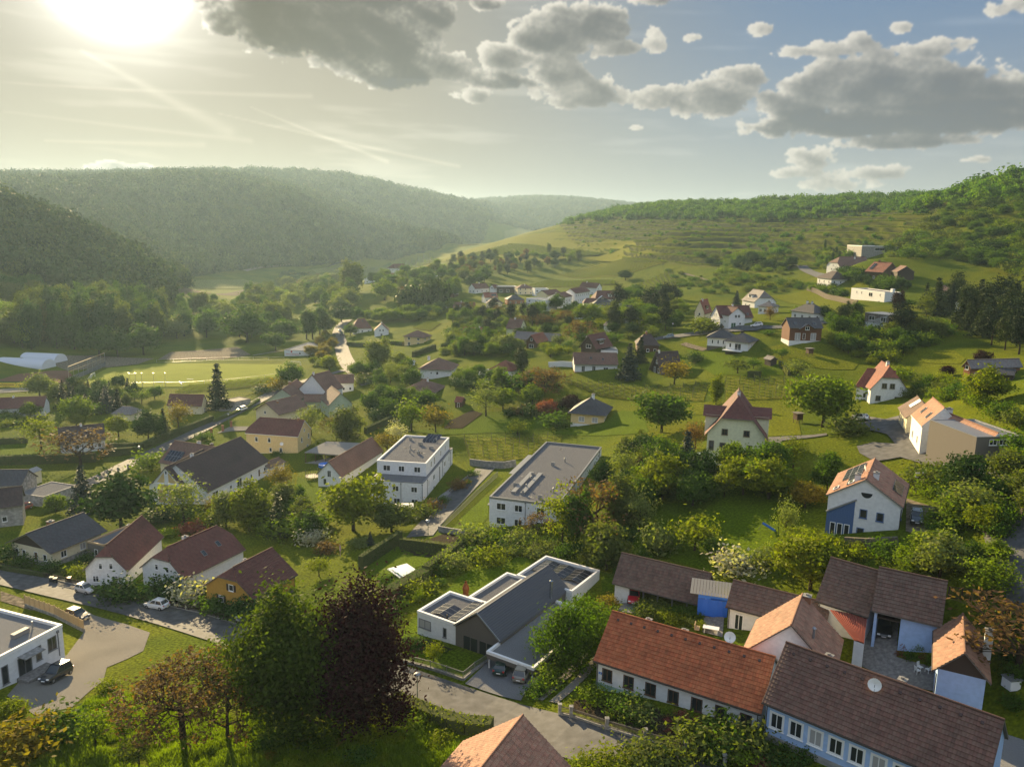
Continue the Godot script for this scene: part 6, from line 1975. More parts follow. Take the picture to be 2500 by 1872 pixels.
# a clipped hedge along a line on the ground
func hedge(w: String,px: Array,h: float,width: float,leaf: String,label: String,size := 0.13,dense := 90.0,closed := false) -> void:
	var pts := []
	for q in px:
		var k := z(w,q[0],q[1])
		pts.append(spot(k[0],k[1]))
	var L := Leaves.new()
	L.r.seed = int(pts[0].x*10.0)+5
	var r := L.r
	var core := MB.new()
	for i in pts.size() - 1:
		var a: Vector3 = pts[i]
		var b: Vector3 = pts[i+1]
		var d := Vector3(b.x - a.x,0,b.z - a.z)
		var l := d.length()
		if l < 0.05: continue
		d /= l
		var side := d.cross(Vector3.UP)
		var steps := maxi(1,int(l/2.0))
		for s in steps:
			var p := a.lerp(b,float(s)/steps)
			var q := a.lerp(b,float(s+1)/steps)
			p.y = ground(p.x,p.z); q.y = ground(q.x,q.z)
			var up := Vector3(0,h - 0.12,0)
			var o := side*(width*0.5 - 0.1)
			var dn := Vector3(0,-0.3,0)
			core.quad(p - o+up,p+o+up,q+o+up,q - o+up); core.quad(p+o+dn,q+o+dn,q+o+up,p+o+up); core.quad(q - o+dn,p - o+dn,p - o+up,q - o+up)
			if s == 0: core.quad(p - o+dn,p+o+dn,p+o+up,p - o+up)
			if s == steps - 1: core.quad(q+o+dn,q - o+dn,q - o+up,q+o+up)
		var n := int(l*(2.0*h+width)*dense/10.0)
		for k in n:
			var u := r.randf()*l
			var g := a+d*u
			g.y = ground(g.x,g.z)
			var f := r.randf()*(2.0*h+width)
			var wob := 0.16*noise.get_noise_2d(g.x*0.9,g.z*0.9+f)
			var p := Vector3.ZERO
			var out := Vector3.UP
			if f < h:
				p = g+side*(width*0.5+wob)+Vector3(0,f,0); out = side
			elif f < 2.0*h:
				p = g - side*(width*0.5+wob)+Vector3(0,f - h,0); out = -side
			else: p = g+side*(f - 2.0*h - width*0.5)+Vector3(0,h+wob,0)
			p += Vector3(r.randfn(),r.randfn(),r.randfn())*0.05
			var t := r.randf_range(0.7,1.3)
			L.leaf(p,out,size*r.randf_range(0.7,1.3),Color(t,t,t*r.randf_range(0.8,1.1)))
	var o := thing("hedge",label,"hedge",Transform3D())
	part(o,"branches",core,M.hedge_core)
	part(o,"foliage",L.mesh(),M[leaf])

func scatter(called: String,label: String,category: String,shape: Mesh,m: Material,xs: Array,cols = null) -> void:
	var mm := MultiMesh.new()
	mm.transform_format = MultiMesh.TRANSFORM_3D
	mm.use_colors = cols != null
	mm.mesh = shape
	mm.instance_count = xs.size()
	for i in xs.size():
		mm.set_instance_transform(i,xs[i])
		if cols != null: mm.set_instance_color(i,cols[i])
	var o := MultiMeshInstance3D.new()
	o.name = numbered(called)
	o.multimesh = mm
	o.material_override = m
	tag(o,label,category,"","stuff")
	add_child(o)

# ------------------------------------------------------------------ sheets on the ground
func lift_at(p: Vector3) -> float:
	return 0.03+Vector2(p.x,p.z).length()*0.0004

func sheet(called: String,w: String,px: Array,m: String,layer := 1,fine := 3.0) -> void:
	var poly := world_polygon(w,px)
	sheet_on(called,poly,m,layer,fine)

func sheet_on(called: String,poly: PackedVector2Array,m: String,layer := 1,fine := 3.0) -> void:
	var tri := Geometry2D.triangulate_polygon(poly)
	var list := []
	for i in range(0,tri.size(),3): list.append([poly[tri[i]],poly[tri[i+1]],poly[tri[i+2]]])
	if list.is_empty():
		push_warning("polygon crosses itself: "+called)
		return
	var far := Vector2(poly[0].x,poly[0].y).length()
	var s := fine*maxf(1.0,far/160.0)
	var vs := PackedVector3Array(); var ns := PackedVector3Array(); var ix := PackedInt32Array(); var ts := PackedVector2Array(); var cs := PackedColorArray()
	while list:
		var t: Array = list.pop_back()
		var a: Vector2 = t[0]; var b: Vector2 = t[1]; var c: Vector2 = t[2]
		var ab := a.distance_to(b); var bc := b.distance_to(c); var ca := c.distance_to(a)
		if maxf(ab,maxf(bc,ca)) > s and list.size()+ix.size()/3 < 40000:
			# split the longest edge, chosen the same way from both sides
			if ab >= bc and ab >= ca:
				var q := (a+b)*0.5
				list.append([a,q,c]); list.append([q,b,c])
			elif bc >= ca:
				var q := (b+c)*0.5
				list.append([b,q,a]); list.append([q,c,a])
			else:
				var q := (c+a)*0.5
				list.append([c,q,b]); list.append([q,a,b])
			continue
		var k := vs.size()
		if (b - a).cross(c - a) < 0.0:
			var h := b; b = c; c = h
		for p: Vector2 in [a,b,c]:
			var far2 := p.length()
			var e := 0.5+far2*0.004
			vs.append(Vector3(p.x,ground(p.x,p.y)+(0.03+far2*0.0004)*layer,p.y))
			ns.append(Vector3(ground(p.x - e,p.y) - ground(p.x+e,p.y),2.0*e,ground(p.x,p.y - e) - ground(p.x,p.y+e)).normalized())
			ts.append(p)
			var g := 1.0+0.3*noise.get_noise_2d(p.x*0.09,p.y*0.09)
			cs.append(Color(g,g,g))
		ix.append_array([k,k+1,k+2])
	var arr := []
	arr.resize(Mesh.ARRAY_MAX)
	arr[Mesh.ARRAY_VERTEX] = vs; arr[Mesh.ARRAY_NORMAL] = ns; arr[Mesh.ARRAY_INDEX] = ix; arr[Mesh.ARRAY_TEX_UV] = ts; arr[Mesh.ARRAY_COLOR] = cs
	var me := ArrayMesh.new()
	me.add_surface_from_arrays(Mesh.PRIMITIVE_TRIANGLES,arr)
	var o := part(self,numbered(called),me,M[m])
	o.set_meta("kind","structure")

func line_on_ground(w: String,px: Array) -> Array:
	var pts := []
	for q in px:
		var k := z(w,q[0],q[1])
		pts.append(spot(k[0],k[1]))
	return pts

func smooth_line(p: Array,step: float) -> Array:
	var out := []
	for i in p.size() - 1:
		var a: Vector3 = p[maxi(i - 1,0)]; var b: Vector3 = p[i]; var c: Vector3 = p[i+1]; var d: Vector3 = p[mini(i+2,p.size() - 1)]
		var n := maxi(1,int(b.distance_to(c)/step))
		for k in n: out.append(b.cubic_interpolate(c,a,d,float(k)/n))
	out.append(p[-1])
	return out

func road(called: String,w: String,px: Array,width: float,m: String,layer := 2,shift := 0.0,step := 2.5) -> Array:
	var line := smooth_line(line_on_ground(w,px),step)
	ribbon(called,line,width,m,layer,shift)
	return line

func ribbon(called: String,line: Array,width: float,m: String,layer := 2,shift := 0.0) -> void:
	var mb := MB.new()
	var rows := []
	for i in line.size():
		var d: Vector3 = (line[mini(i+1,line.size() - 1)] - line[maxi(i - 1,0)])
		d.y = 0.0
		var s := d.normalized().cross(Vector3.UP)
		var row_ := []
		for k in 4:
			var p: Vector3 = line[i]+s*(shift+width*(k/3.0 - 0.5))
			row_.append(Vector3(p.x,ground(p.x,p.z)+lift_at(p)*layer,p.z))
		rows.append(row_)
	for i in rows.size() - 1:
		for k in 3:
			var g := 1.0+0.22*noise.get_noise_2d(rows[i][k].x*0.2,rows[i][k].z*0.2)
			mb.tint = Color(g,g,g)
			mb.quad(rows[i][k],rows[i][k+1],rows[i+1][k+1],rows[i+1][k])
	var o := part(self,numbered(called),mb,M[m])
	o.set_meta("kind","structure")

func kerb(line: Array,shift: float,h := 0.1,w := 0.18) -> void:
	var mb := MB.new()
	for i in line.size() - 1:
		var d: Vector3 = (line[i+1] - line[i])
		d.y = 0.0
		var s := d.normalized().cross(Vector3.UP)
		var p: Vector3 = on_ground(line[i]+s*shift)
		var q: Vector3 = on_ground(line[i+1]+s*shift)
		mb.bar(p+Vector3(0,h*0.5,0),q+Vector3(0,h*0.5,0),w,h+0.2)
	var o := part(self,numbered("kerb"),mb,M.concrete)
	o.set_meta("kind","structure")

func build_trees() -> void:
	var t := Time.get_ticks_msec()
	big_trees()
	# --- street and front gardens
	g("round","lf_yellow","r1",90,1400,1235,1.0,"at the edge of the gravel yard")
	g("bush","lf_gold","r1",140,1600,1390,1.2,"in the corner of the wild garden")
	g("bush","lf_mid","r1",340,1480,1330,1.5,"beside the stacked wood of the gravel yard")
	g("bush","lf_bright","r1",230,1420,1340,1.3,"below the yellow-green tree by the yard")
	g("orchard","lf_bright","r1",575,1540,1320,0.8,"in the tall grass of the wild garden")
	g("orchard","lf_olive","r1",835,1640,1450,0.9,"lowest in the wild garden")
	g("orchard","lf_mid","r1",750,1500,1360,0.6,"standing thin beside the olive fruit tree")
	g("bare","lf_brown","r1",1370,1500,1010,0.9,"with red buds between walnut and maple")
	g("bush","lf_bright","r1",1330,1060,925,1.4,"under the walnut at the street wall")
	g("bush","lf_mid","r1",1440,1130,1000,1.3,"against the maple at the street wall")
	g("bush","lf_yellow","r1",640,1200,1130,1.3,"where the yard meets the wild garden")
	for q in [[720,660,520,"lf_dark"],[800,640,560,"lf_mid"],[880,650,570,"lf_mid"],[985,650,510,"lf_dark"],[1060,660,575,"lf_mid"],[1150,670,525,"lf_blossom"],[1220,660,560,"lf_dark"],[1290,730,615,"lf_mid"],[1400,760,660,"lf_dark"],[1530,770,640,"lf_dark"],[1480,750,660,"lf_mid"],[650,620,560,"lf_mid"],[930,660,600,"lf_olive"]]:
		grow("bush",q[3],"r1",q[0],q[1],q[2],1.1,LEAF_WORD[q[3]]+" front garden shrub behind the street fence of white houses","street front garden shrubs")
	for q in [[35,420,315,"lf_dark"],[145,455,380,"lf_mid"],[295,490,412,"lf_dark"],[470,510,440,"lf_yellow"],[515,430,365,"lf_dark"],[380,500,460,"lf_olive"]]:
		grow("bush",q[3],"r1",q[0],q[1],q[2],1.1,LEAF_WORD[q[3]]+" shrub in the bungalow's front garden","bungalow front garden shrubs")
	g("bush","lf_pink","r1",1160,250,180,1.5,"behind the long dark red roof")
	g("bush","lf_bright","r1",1010,270,215,1.4,"between the two dark red roofs")
	# --- around the farm on the left
	g("round","lf_dark","r5",890,1480,1062,1.1,"broad and dense behind the bungalow")
	g("spruce","needle_blue","r5",615,1360,1000,1.1,"ragged, beside the flat garage")
	g("round","lf_bright","r5",410,1350,1215,1.0,"in front of the flat garage")
	g("airy","lf_pale","r5",1350,1430,1080,1.25,"in front of the baroque gable")
	g("tall","lf_yellow","r5",1830,1490,1140,1.2,"glowing beside the farm wing")
	g("tall","lf_pale","r5",1660,1460,1185,0.9,"silvery beside the glowing yellow tree")
	g("bush","lf_yellow","r5",1560,1460,1340,1.4,"at the foot of the silvery tree")
	g("airy","lf_gold","r5",1540,1390,1240,0.9,"behind the silvery tree")
	g("bush","lf_dark","r5",1180,1420,1330,1.8,"hedge-like under the pale airy tree")
	g("spruce","needle_light","r6",240,1520,1205,1.25,"broad, beside the glowing yellow tree")
	g("bush","lf_bright","r6",400,1540,1370,1.5,"below the broad spruce")
	g("tall","lf_mid","r6",395,1310,1150,0.8,"slender by the farm garden fence")
	g("airy","lf_gold","r6",260,1200,1000,1.4,"with crooked boughs on the farm lawn")
	g("round","lf_yellow","r6",790,1490,1075,1.05,"sunlit before the three-storey apartments")
	g("round","lf_olive","r6",1070,1500,1285,1.35,"spreading below the three-storey apartments")
	g("spruce","needle_blue","r6",915,1600,1495,1.2,"small beside the clipped hedge")
	g("bush","lf_pale","r6",840,1610,1540,1.5,"next to the small blue-grey spruce")
	g("bush","lf_brown","r6",600,1650,1570,1.4,"rounded beside the garden table")
	g("bush","lf_blossom","r6",480,1590,1470,1.2,"at the cottage garden path")
	g("orchard","lf_yellow","r2",440,510,395,1.1,"behind the dark roof by the maple")
	for q in [[1230,1400,1330,"lf_dark"],[1300,1400,1290,"lf_olive"],[1380,1340,1260,"lf_brown"],[1450,1290,1235,"lf_mid"],[1560,1190,1110,"lf_brown"],[1630,1150,1110,"lf_bright"],[1670,1090,1040,"lf_mid"]]:
		grow("bush",q[3],"r6",q[0],q[1],q[2],1.1,LEAF_WORD[q[3]]+" shrub in the gravel bed along the apartment lane","shrubs in the apartment gravel bed")
	# --- gardens of the villa and the hedged pool
	for q in [[960,620,560,"lf_bright"],[1040,640,545,"lf_yellow"],[870,730,640,"lf_mid"],[930,700,655,"lf_bright"],[1090,600,530,"lf_olive"],[1170,560,520,"lf_mid"],[1180,500,440,"lf_mid"],[1270,470,370,"lf_pale"],[1250,500,450,"lf_bright"],[1360,400,330,"lf_mid"],[1470,440,330,"lf_yellow"],[1440,300,205,"lf_pale"],[1400,330,260,"lf_olive"],[1560,360,290,"lf_mid"],[1660,330,235,"lf_pale"],[1640,380,330,"lf_bright"],[1150,500,460,"lf_gold"],[1320,380,340,"lf_pink"],[850,570,500,"lf_mid"],[1000,560,530,"lf_gold"],[1620,360,300,"lf_mid"],[1500,350,310,"lf_olive"],[1700,380,345,"lf_pale"]]:
		grow("bush",q[3],"r2",q[0],q[1],q[2],1.15,LEAF_WORD[q[3]]+" shrub in the border round the villa lawn","villa border shrubs")
	for q in [[80,960,880,"lf_dark"],[150,970,870,"lf_mid"],[215,990,900,"lf_dark"],[120,1000,940,"lf_mid"],[450,1030,985,"lf_dark"]]:
		grow("bush",q[3],"s7",q[0],q[1],q[2],1.2,LEAF_WORD[q[3]]+" low shrub in the bed under the villa window","villa front bed shrubs")
	g("orchard","lf_yellow","s7",330,1130,930,0.75,"young, on the villa's front lawn")
	g("orchard","lf_bright","s7",180,530,370,0.6,"young, at the villa's side border")
	g("orchard","lf_yellow","s7",922,120,-20,0.7,"young, on the villa's back lawn")
	g("bush","lf_mid","s7",1420,1480,1340,1.2,"by the carport yard wall")
	g("bush","lf_bright","s7",1550,1370,1190,1.2,"beside the gravel drive below the cherry")
	g("bush","lf_gold","s7",2150,560,440,1.2,"red-tipped at the open barn corner")
	g("bush","lf_bright","s7",2080,720,540,1.5,"between cherry tree and open barn")
	g("tall","lf_mid","s6",1420,1580,800,0.75,"straight-stemmed before the second apartment block")
	g("airy","lf_yellow","s6",1230,1560,720,0.9,"twiggy before the second apartment block")
	g("bare","lf_brown","s6",1600,1400,420,1.15,"brown and twiggy behind the second apartment block")
	g("bare","lf_brown","s6",900,1440,980,0.8,"leaning on the apartment's white front")
	g("round","lf_dark","s6",1760,800,390,0.75,"columnar at the apartment's back corner")
	for q in [[60,1560,1290,"lf_pale"],[250,1560,1300,"lf_bright"],[700,1560,1350,"lf_pale"],[780,1600,1430,"lf_bright"],[1100,1560,1420,"lf_mid"],[560,1600,1480,"lf_olive"],[400,1600,1480,"lf_mid"]]:
		grow("bush",q[3],"s6",q[0],q[1],q[2],1.2,LEAF_WORD[q[3]]+" shrub below the second apartment block's front","shrubs below the apartments")
	thicket("r2",[[1500,330],[1725,330],[2400,420],[2350,560],[2150,480],[1900,400],[1560,390]],26,1.6,[["bush","lf_mid",1.2,2.6,1.1],["bush","lf_olive",1.2,2.4,1.1],["bush","lf_pale",1.2,2.2,1.1],["bush","lf_dark",1.5,2.8,1.0]],"in the wild strip behind the villa",3)
	# --- orchard slope between apartments and blue house
	g("airy","lf_pale","r7",1085,1500,1175,0.9,"in blossom above the big lawn")
	g("tall","lf_olive","r7",950,1460,1060,0.9,"at the big lawn's upper edge")
	g("round","lf_yellow","r7",1255,1260,925,1.0,"in the orchard below the blue-grey spruce")
	g("round","lf_mid","r7",1480,1310,1060,1.1,"dense and grey-leaved above the big lawn")
	g("airy","lf_pale","r7",960,1150,870,1.0,"at the end of the apartment vineyard")
	g("spruce","needle_blue","r7",1430,1060,750,1.2,"large below the lime house garden")
	g("airy","lf_brown","r7",1500,890,690,1.2,"next to the large blue-grey spruce")
	g("round","lf_copper","r7",1100,1090,960,1.0,"small beside the orchard trees")
	g("round","lf_yellow","r7",1850,1230,930,1.0,"bright below the lime house")
	g("round","lf_yellow","r7",2040,1260,955,1.1,"bright beside the lime house drive")
	g("bush","lf_yellow","r7",1230,870,780,1.6,"lush at the vineyard edge")
	g("bush","lf_bright","r7",1330,930,850,1.6,"lush under the orchard trees")
	g("bush","lf_mid","r7",1130,980,890,1.3,"beside the copper tree")
	g("orchard","lf_yellow","r7",1495,1640,1380,1.15,"spreading on the big lawn")
	g("orchard","lf_mid","r7",1640,1700,1540,1.2,"low beside the yellow-green fruit tree")
	g("bush","lf_pale","r7",1225,1660,1450,0.9,"column-shaped on the big lawn")
	g("bush","lf_blossom","r3",1480,490,350,1.3,"loaded with blossom below the big lawn")
	g("bush","lf_pale","r3",1640,450,330,0.9,"slim on the big lawn")
	g("round","lf_olive","r3",690,470,190,1.0,"round behind the open barn")
	g("bush","lf_mid","r3",910,410,350,1.6,"behind the open barn's ridge")
	thicket("r7",[[860,1480],[1000,1200],[960,1000],[1150,950],[1400,1050],[1700,1060],[2100,1060],[2108,1240],[1700,1250],[1350,1290],[1180,1180],[1100,1450],[960,1600]],34,3.6,[["round","lf_mid",5.0,8.0,0.9],["tall","lf_olive",6.0,9.5,0.8],["airy","lf_pale",5.0,8.0,1.0],["bush","lf_dark",2.5,4.0,1.1],["round","lf_dark",5.0,7.5,0.9],["round","lf_bright",4.0,7.0,1.0]],"on the orchard slope below the lime house",5)
	# --- right side, blue house and drive
	g("round","lf_bright","r8",630,730,335,1.15,"big and globe-shaped on the meadow by the yard")
	g("bush","lf_olive","r8",810,790,640,1.3,"domed at the yard entrance")
	g("airy","lf_yellow","r8",410,1030,795,1.2,"weeping beside the lime house drive")
	g("round","lf_bright","r8",230,1240,955,1.2,"above the blue house lawn")
	g("tall","lf_mid","r8",660,1200,895,0.9,"behind the blue house gable")
	g("round","lf_gold","r8",500,1320,1125,1.2,"golden beside the blue house terrace")
	g("airy","lf_pale","r8",350,1570,1255,0.75,"grey-green at the blue house washing line")
	g("round","lf_yellow","r8",560,1720,1490,1.5,"low and wide below the blue house")
	g("tall","lf_dark","r8",1650,1290,900,1.1,"before the row house gate")
	g("round","lf_mid","r8",1440,1200,1030,1.2,"by the basketball hoop")
	g("airy","lf_pale","r8",1690,1420,1110,1.5,"feathery beside the hill road")
	g("round","lf_yellow","r8",1820,1510,1290,1.1,"yellowish beside the hill road")
	g("round","lf_dark","r8",1540,1480,1350,1.3,"dark behind the parked black car")
	g("round","lf_bright","r8",1440,1680,1480,1.4,"flowering below the blue house drive")
	g("round","lf_yellow","r8",1830,560,280,1.1,"bright beside the brick-brown wooden house")
	g("round","lf_copper","r8",1800,260,160,1.3,"dark above the brick-brown wooden house")
	g("round","lf_copper","r8",1550,360,270,1.1,"thin beside the brick-brown wooden house")
	g("round","lf_yellow","r4",440,590,245,1.1,"bushy behind the old barn")
	g("round","lf_bright","r4",1060,520,330,1.2,"behind the big barn")
	g("round","lf_pale","r4",1220,510,235,1.1,"elder-like behind the big barn")
	g("airy","lf_bright","r4",1530,640,350,1.4,"loose beside the garden gate")
	g("round","lf_mid","r4",1420,430,295,1.2,"above the farm garden")
	g("round","lf_bright","r4",1560,420,280,1.1,"at the bend of the hill road")
	g("bare","lf_brown","r4",1690,1080,560,1.5,"brown by the farm's side gate")
	thicket("r4",[[560,330],[900,330],[960,420],[780,440],[600,400]],7,2.2,[["bush","lf_mid",1.5,2.8,1.1],["bush","lf_yellow",1.2,2.4,1.1]],"on the terrace under the blue house",6)
	thicket("r4",[[1540,760],[1725,800],[1725,1300],[1600,1330],[1560,1150],[1640,1000]],16,2.2,[["bush","lf_mid",1.4,2.6,1.1],["bush","lf_dark",1.4,2.6,1.1],["bush","lf_olive",1.4,2.6,1.1]],"in the farm's side garden",7,true)
	thicket("r8",[[1320,1180],[1500,1060],[1600,1240],[1800,1130],[1980,1380],[1930,1560],[1700,1500],[1500,1640],[1380,1500],[1520,1330]],30,2.4,[["bush","lf_mid",2.0,4.0,1.1],["bush","lf_olive",2.0,4.0,1.2],["bush","lf_bright",2.0,3.6,1.1],["bush","lf_dark",2.0,3.8,1.1]],"on the bank between blue house and hill road",8)
	thicket("r8",[[1960,1100],[2100,880],[2300,900],[2300,1500],[2110,1450],[2000,1250]],22,2.6,[["bush","lf_mid",1.8,4.0,1.2],["bush","lf_pale",1.8,3.5,1.1],["round","lf_olive",4.0,6.0,1.0],["bush","lf_dark",1.8,4.0,1.1]],"beyond the hill road",9,true)
	thicket("r8",[[1200,560],[1340,420],[1480,380],[1660,420],[1760,560],[1860,640],[2000,640],[2108,760],[1900,690],[1650,560],[1480,540],[1350,500]],34,2.2,[["bush","lf_bright",1.5,3.5,1.2],["bush","lf_olive",1.5,3.0,1.2],["bush","lf_yellow",1.5,3.0,1.2],["bush","lf_mid",1.8,3.6,1.1]],"on the bank above the row house",10,true)
	thicket("r8",[[660,110],[900,60],[1180,110],[1230,190],[1100,290],[1250,360],[1190,420],[980,260],[820,200]],36,2.6,[["bush","lf_bright",2.0,4.5,1.1],["bush","lf_olive",2.0,4.0,1.1],["round","lf_mid",4.0,6.5,1.0],["bush","lf_yellow",1.5,3.5,1.2]],"on the grassy bank below the wooden house",11)
	# pines and spruces at the right edge
	thicket("q5",[[1130,960],[1250,760],[1560,760],[1700,900],[1980,760],[2212,560],[2450,700],[2450,1200],[2212,1300],[1960,1250],[1760,1150],[1620,1050],[1500,900]],46,5.0,[["pine","needle_light",11.0,17.0,1.0],["pine","needle",11.0,17.0,1.0],["spruce","needle",10.0,17.0,1.1],["spruce","needle_light",9.0,15.0,1.2],["airy","lf_olive",8.0,12.0,1.1]],"in the conifer wood on the slope",12)
	g("pine","needle","q5",1010,1100,760,1.3,"massive before the three-storey hillside house")
	g("tall","lf_copper","q5",970,830,640,1.0,"at the corner of the white flat bungalow")
	g("spruce","needle","q5",1500,850,565,1.0,"rising out of the conifer wood")
	thicket("q5",[[640,1080],[900,1080],[1150,1010],[1450,1020],[1500,1130],[1330,1200],[1050,1180],[800,1160],[500,1120]],30,3.0,[["bush","lf_mid",2.5,4.5,1.2],["bush","lf_bright",2.0,4.0,1.2],["round","lf_olive",4.5,7.0,1.0],["bush","lf_dark",2.5,4.5,1.2]],"below the three-storey hillside house",13,true)
	thicket("q5",[[250,1120],[330,960],[560,920],[620,1060],[480,1100]],12,3.4,[["round","lf_mid",4.5,7.5,0.9],["pine","needle_light",5.0,8.0,1.1],["bush","lf_bright",2.5,4.0,1.1]],"between the two hillside houses",14)
	thicket("q5",[[60,600],[180,600],[420,640],[480,700],[300,700],[150,660]],16,3.0,[["bush","lf_mid",2.5,4.0,1.1],["bush","lf_dark",2.5,4.0,1.0],["bush","lf_bright",2.0,3.5,1.1]],"in front of the white pyramid-roofed villa",15,true)
	thicket("q5",[[400,470],[620,480],[640,560],[470,540]],12,3.0,[["bush","lf_mid",2.5,5.0,1.2],["bush","lf_dark",2.5,5.0,1.2]],"on the steep bank under the long brown house",16,true)
	thicket("q5",[[660,580],[900,570],[1080,600],[1100,640],[960,640],[700,620]],12,3.4,[["bush","lf_mid",3.0,5.0,1.1],["round","lf_dark",4.0,6.0,1.0]],"above the white flat bungalow",17)
	thicket("q5",[[90,380],[230,260],[340,220],[420,330],[330,420],[200,440]],18,3.4,[["bush","lf_bright",2.5,5.0,1.2],["bush","lf_pale",2.5,5.0,1.2],["poplar","lf_dark",7.0,10.0,0.7],["bush","lf_mid",2.5,4.5,1.2]],"inside the bend of the hill lane",18,true)
	thicket("q5",[[760,260],[1000,180],[1400,130],[1900,120],[2212,60],[2300,300],[2212,420],[1800,380],[1400,330],[1050,330],[860,310]],70,6.0,[["bush","lf_mid",3.0,6.0,1.3],["bush","lf_olive",3.0,5.5,1.3],["round","lf_mid",5.0,8.0,1.1],["bush","lf_bright",3.0,5.0,1.3],["bush","lf_dark",3.0,6.0,1.3]],"on the overgrown terraces above the hillside houses",19,true)
	thicket("q4",[[330,120],[700,60],[1100,80],[1500,160],[1480,260],[1100,300],[760,330],[560,200]],46,5.0,[["bush","lf_mid",3.0,6.0,1.3],["bush","lf_olive",3.0,5.0,1.3],["round","lf_dark",6.0,9.0,1.1],["bush","lf_bright",3.0,5.5,1.3]],"in the gully below the terraced hill",20,true)
	thicket("q4",[[600,380],[900,330],[1300,380],[1600,400],[1700,470],[1300,470],[900,450],[650,430]],30,4.0,[["bush","lf_mid",2.0,4.0,1.3],["bush","lf_olive",2.0,3.5,1.3],["bush","lf_yellow",2.0,3.5,1.3]],"scattered over the sunny hill meadow",21,true)
	thicket("d",[[1990,480],[2080,440],[2212,410],[2280,560],[2212,600],[2060,560],[1940,530]],120,6.0,[["bush","lf_mid",3.0,6.0,1.3],["bush","lf_olive",3.0,5.5,1.3],["round","lf_mid",5.0,8.0,1.1],["bush","lf_bright",3.0,5.0,1.3],["bush","lf_dark",3.0,6.0,1.3]],"on the steep terraced slope under the ridge",48,true)
	# --- around the white gabled and wooden houses
	g("spruce","needle_blue","s4",655,350,155,1.3,"by the big half-hipped grey roof")
	g("bush","lf_olive","s4",265,720,540,1.7,"large and domed beside the white gabled house")
	g("bush","lf_yellow","s4",190,620,520,1.4,"round behind the large olive shrub")
	g("round","lf_bright","s4",1460,520,370,1.1,"in front of the dark hipped house")
	g("airy","lf_brown","s4",1110,560,370,1.2,"in the garden of the low pale house")
	g("round","lf_dark","s4",1840,560,360,1.2,"on the meadow above the wooden house")
	g("bush","lf_mid","s4",1085,760,690,1.6,"beside the wooden house lawn")
	g("orchard","lf_mid","s4",1270,1080,940,1.3,"below the wooden house")
	g("orchard","lf_olive","q4",890,1380,1215,1.5,"on the lawn of the white bungalow")
	g("orchard","lf_mid","q4",1060,1330,1215,1.3,"second on the lawn of the white bungalow")
	g("bush","lf_dark","q4",425,1260,1140,1.0,"pale-trunked at the bungalow lawn corner")
	g("orchard","lf_pale","q4",1540,1400,1230,1.2,"thin on the meadow below the wooden house")
	g("orchard","lf_gold","q4",205,1500,1235,1.1,"yellowish beside the dark A-frame house")
	g("tall","lf_yellow","r7",1650,565,345,0.75,"slim in the vineyard by the lime house")
	g("round","lf_mid","r7",1250,770,465,1.2,"big on the lawn beside the pale yellow bungalow")
	g("spruce","needle_blue","r7",1010,380,105,1.25,"tall between veranda house and A-frame")
	g("spruce","needle","r7",1095,260,60,1.1,"dark behind the veranda house")
	for q in [[300,560,415,"lf_bright","round"],[400,650,525,"lf_pink","round"],[585,615,488,"lf_copper","round"],[470,740,620,"lf_mid","bush"],[300,655,560,"lf_dark","bush"],[490,600,530,"lf_dark","bush"],[130,650,590,"lf_dark","bush"],[215,640,570,"lf_brown","bush"],[190,790,680,"lf_yellow","orchard"],[360,500,230,"lf_brown","bare"],[250,470,330,"lf_mid","bush"]]:
		grow(q[4],q[3],"r7",q[0],q[1],q[2],1.2,LEAF_WORD[q[3]]+" "+KIND_WORD[q[4]]+" in the garden of the pale yellow bungalow","garden of the pale yellow bungalow")
	g("tall","lf_bright","r7",60,440,275,1.1,"before the small pyramid-roofed house")
	g("pine","needle_light","r7",215,330,135,0.9,"tapering beside the small pyramid-roofed house")
	# --- middle of the village, gardens
	g("airy","lf_pale","r6",480,790,570,1.2,"weeping behind the yellow townhouse")
	g("tall","lf_olive","r6",740,830,565,1.2,"in the garden of the green farm wing")
	g("bare","lf_gold","r6",640,770,600,1.2,"coppery beside the green farm wing")
	g("airy","lf_blossom","r6",1110,870,685,1.1,"flowering behind the apartments")
	g("orchard","lf_gold","r6",1040,920,770,1.3,"autumn-toned behind the apartments")
	g("orchard","lf_bright","r6",1215,760,535,0.95,"tall on the sunny orchard lawn")
	g("orchard","lf_gold","r6",1395,770,575,1.0,"golden on the sunny orchard lawn")
	g("airy","lf_pale","r6",1765,650,400,1.3,"willowy on the sunny orchard lawn")
	g("round","lf_bright","r6",1890,600,440,1.1,"beside the willowy tree")
	thicket("r6",[[900,620],[1060,520],[1180,560],[1330,560],[1400,620],[1250,600],[1100,690],[960,680]],16,4.0,[["round","lf_bright",5.0,8.0,1.0],["round","lf_mid",5.0,8.0,1.0],["bush","lf_dark",3.0,4.5,1.1]],"below the cream bungalow",22)
	thicket("r6",[[760,330],[900,320],[1080,330],[1240,310],[1240,440],[1140,420],[1080,480],[900,470],[840,420]],22,4.0,[["round","lf_mid",5.0,8.0,1.0],["airy","lf_pale",5.0,8.0,1.1],["bush","lf_dark",2.5,4.5,1.2],["bush","lf_olive",2.5,4.5,1.2]],"by the road junction",23)
	g("tall","lf_pale","r6",970,310,75,1.3,"large and pale in the roadside garden")
	g("round","lf_yellow","r6",1140,290,180,1.2,"round in the roadside garden")
	thicket("r6",[[500,310],[640,320],[640,60],[560,60],[440,250]],20,4.0,[["round","lf_gold",4.0,7.0,1.1],["round","lf_yellow",4.0,8.0,1.0],["bush","lf_olive",3.0,5.0,1.2]],"along the verge of the road",24)
	g("round","lf_mid","r6",330,430,255,1.1,"at the corner of the football pitch")
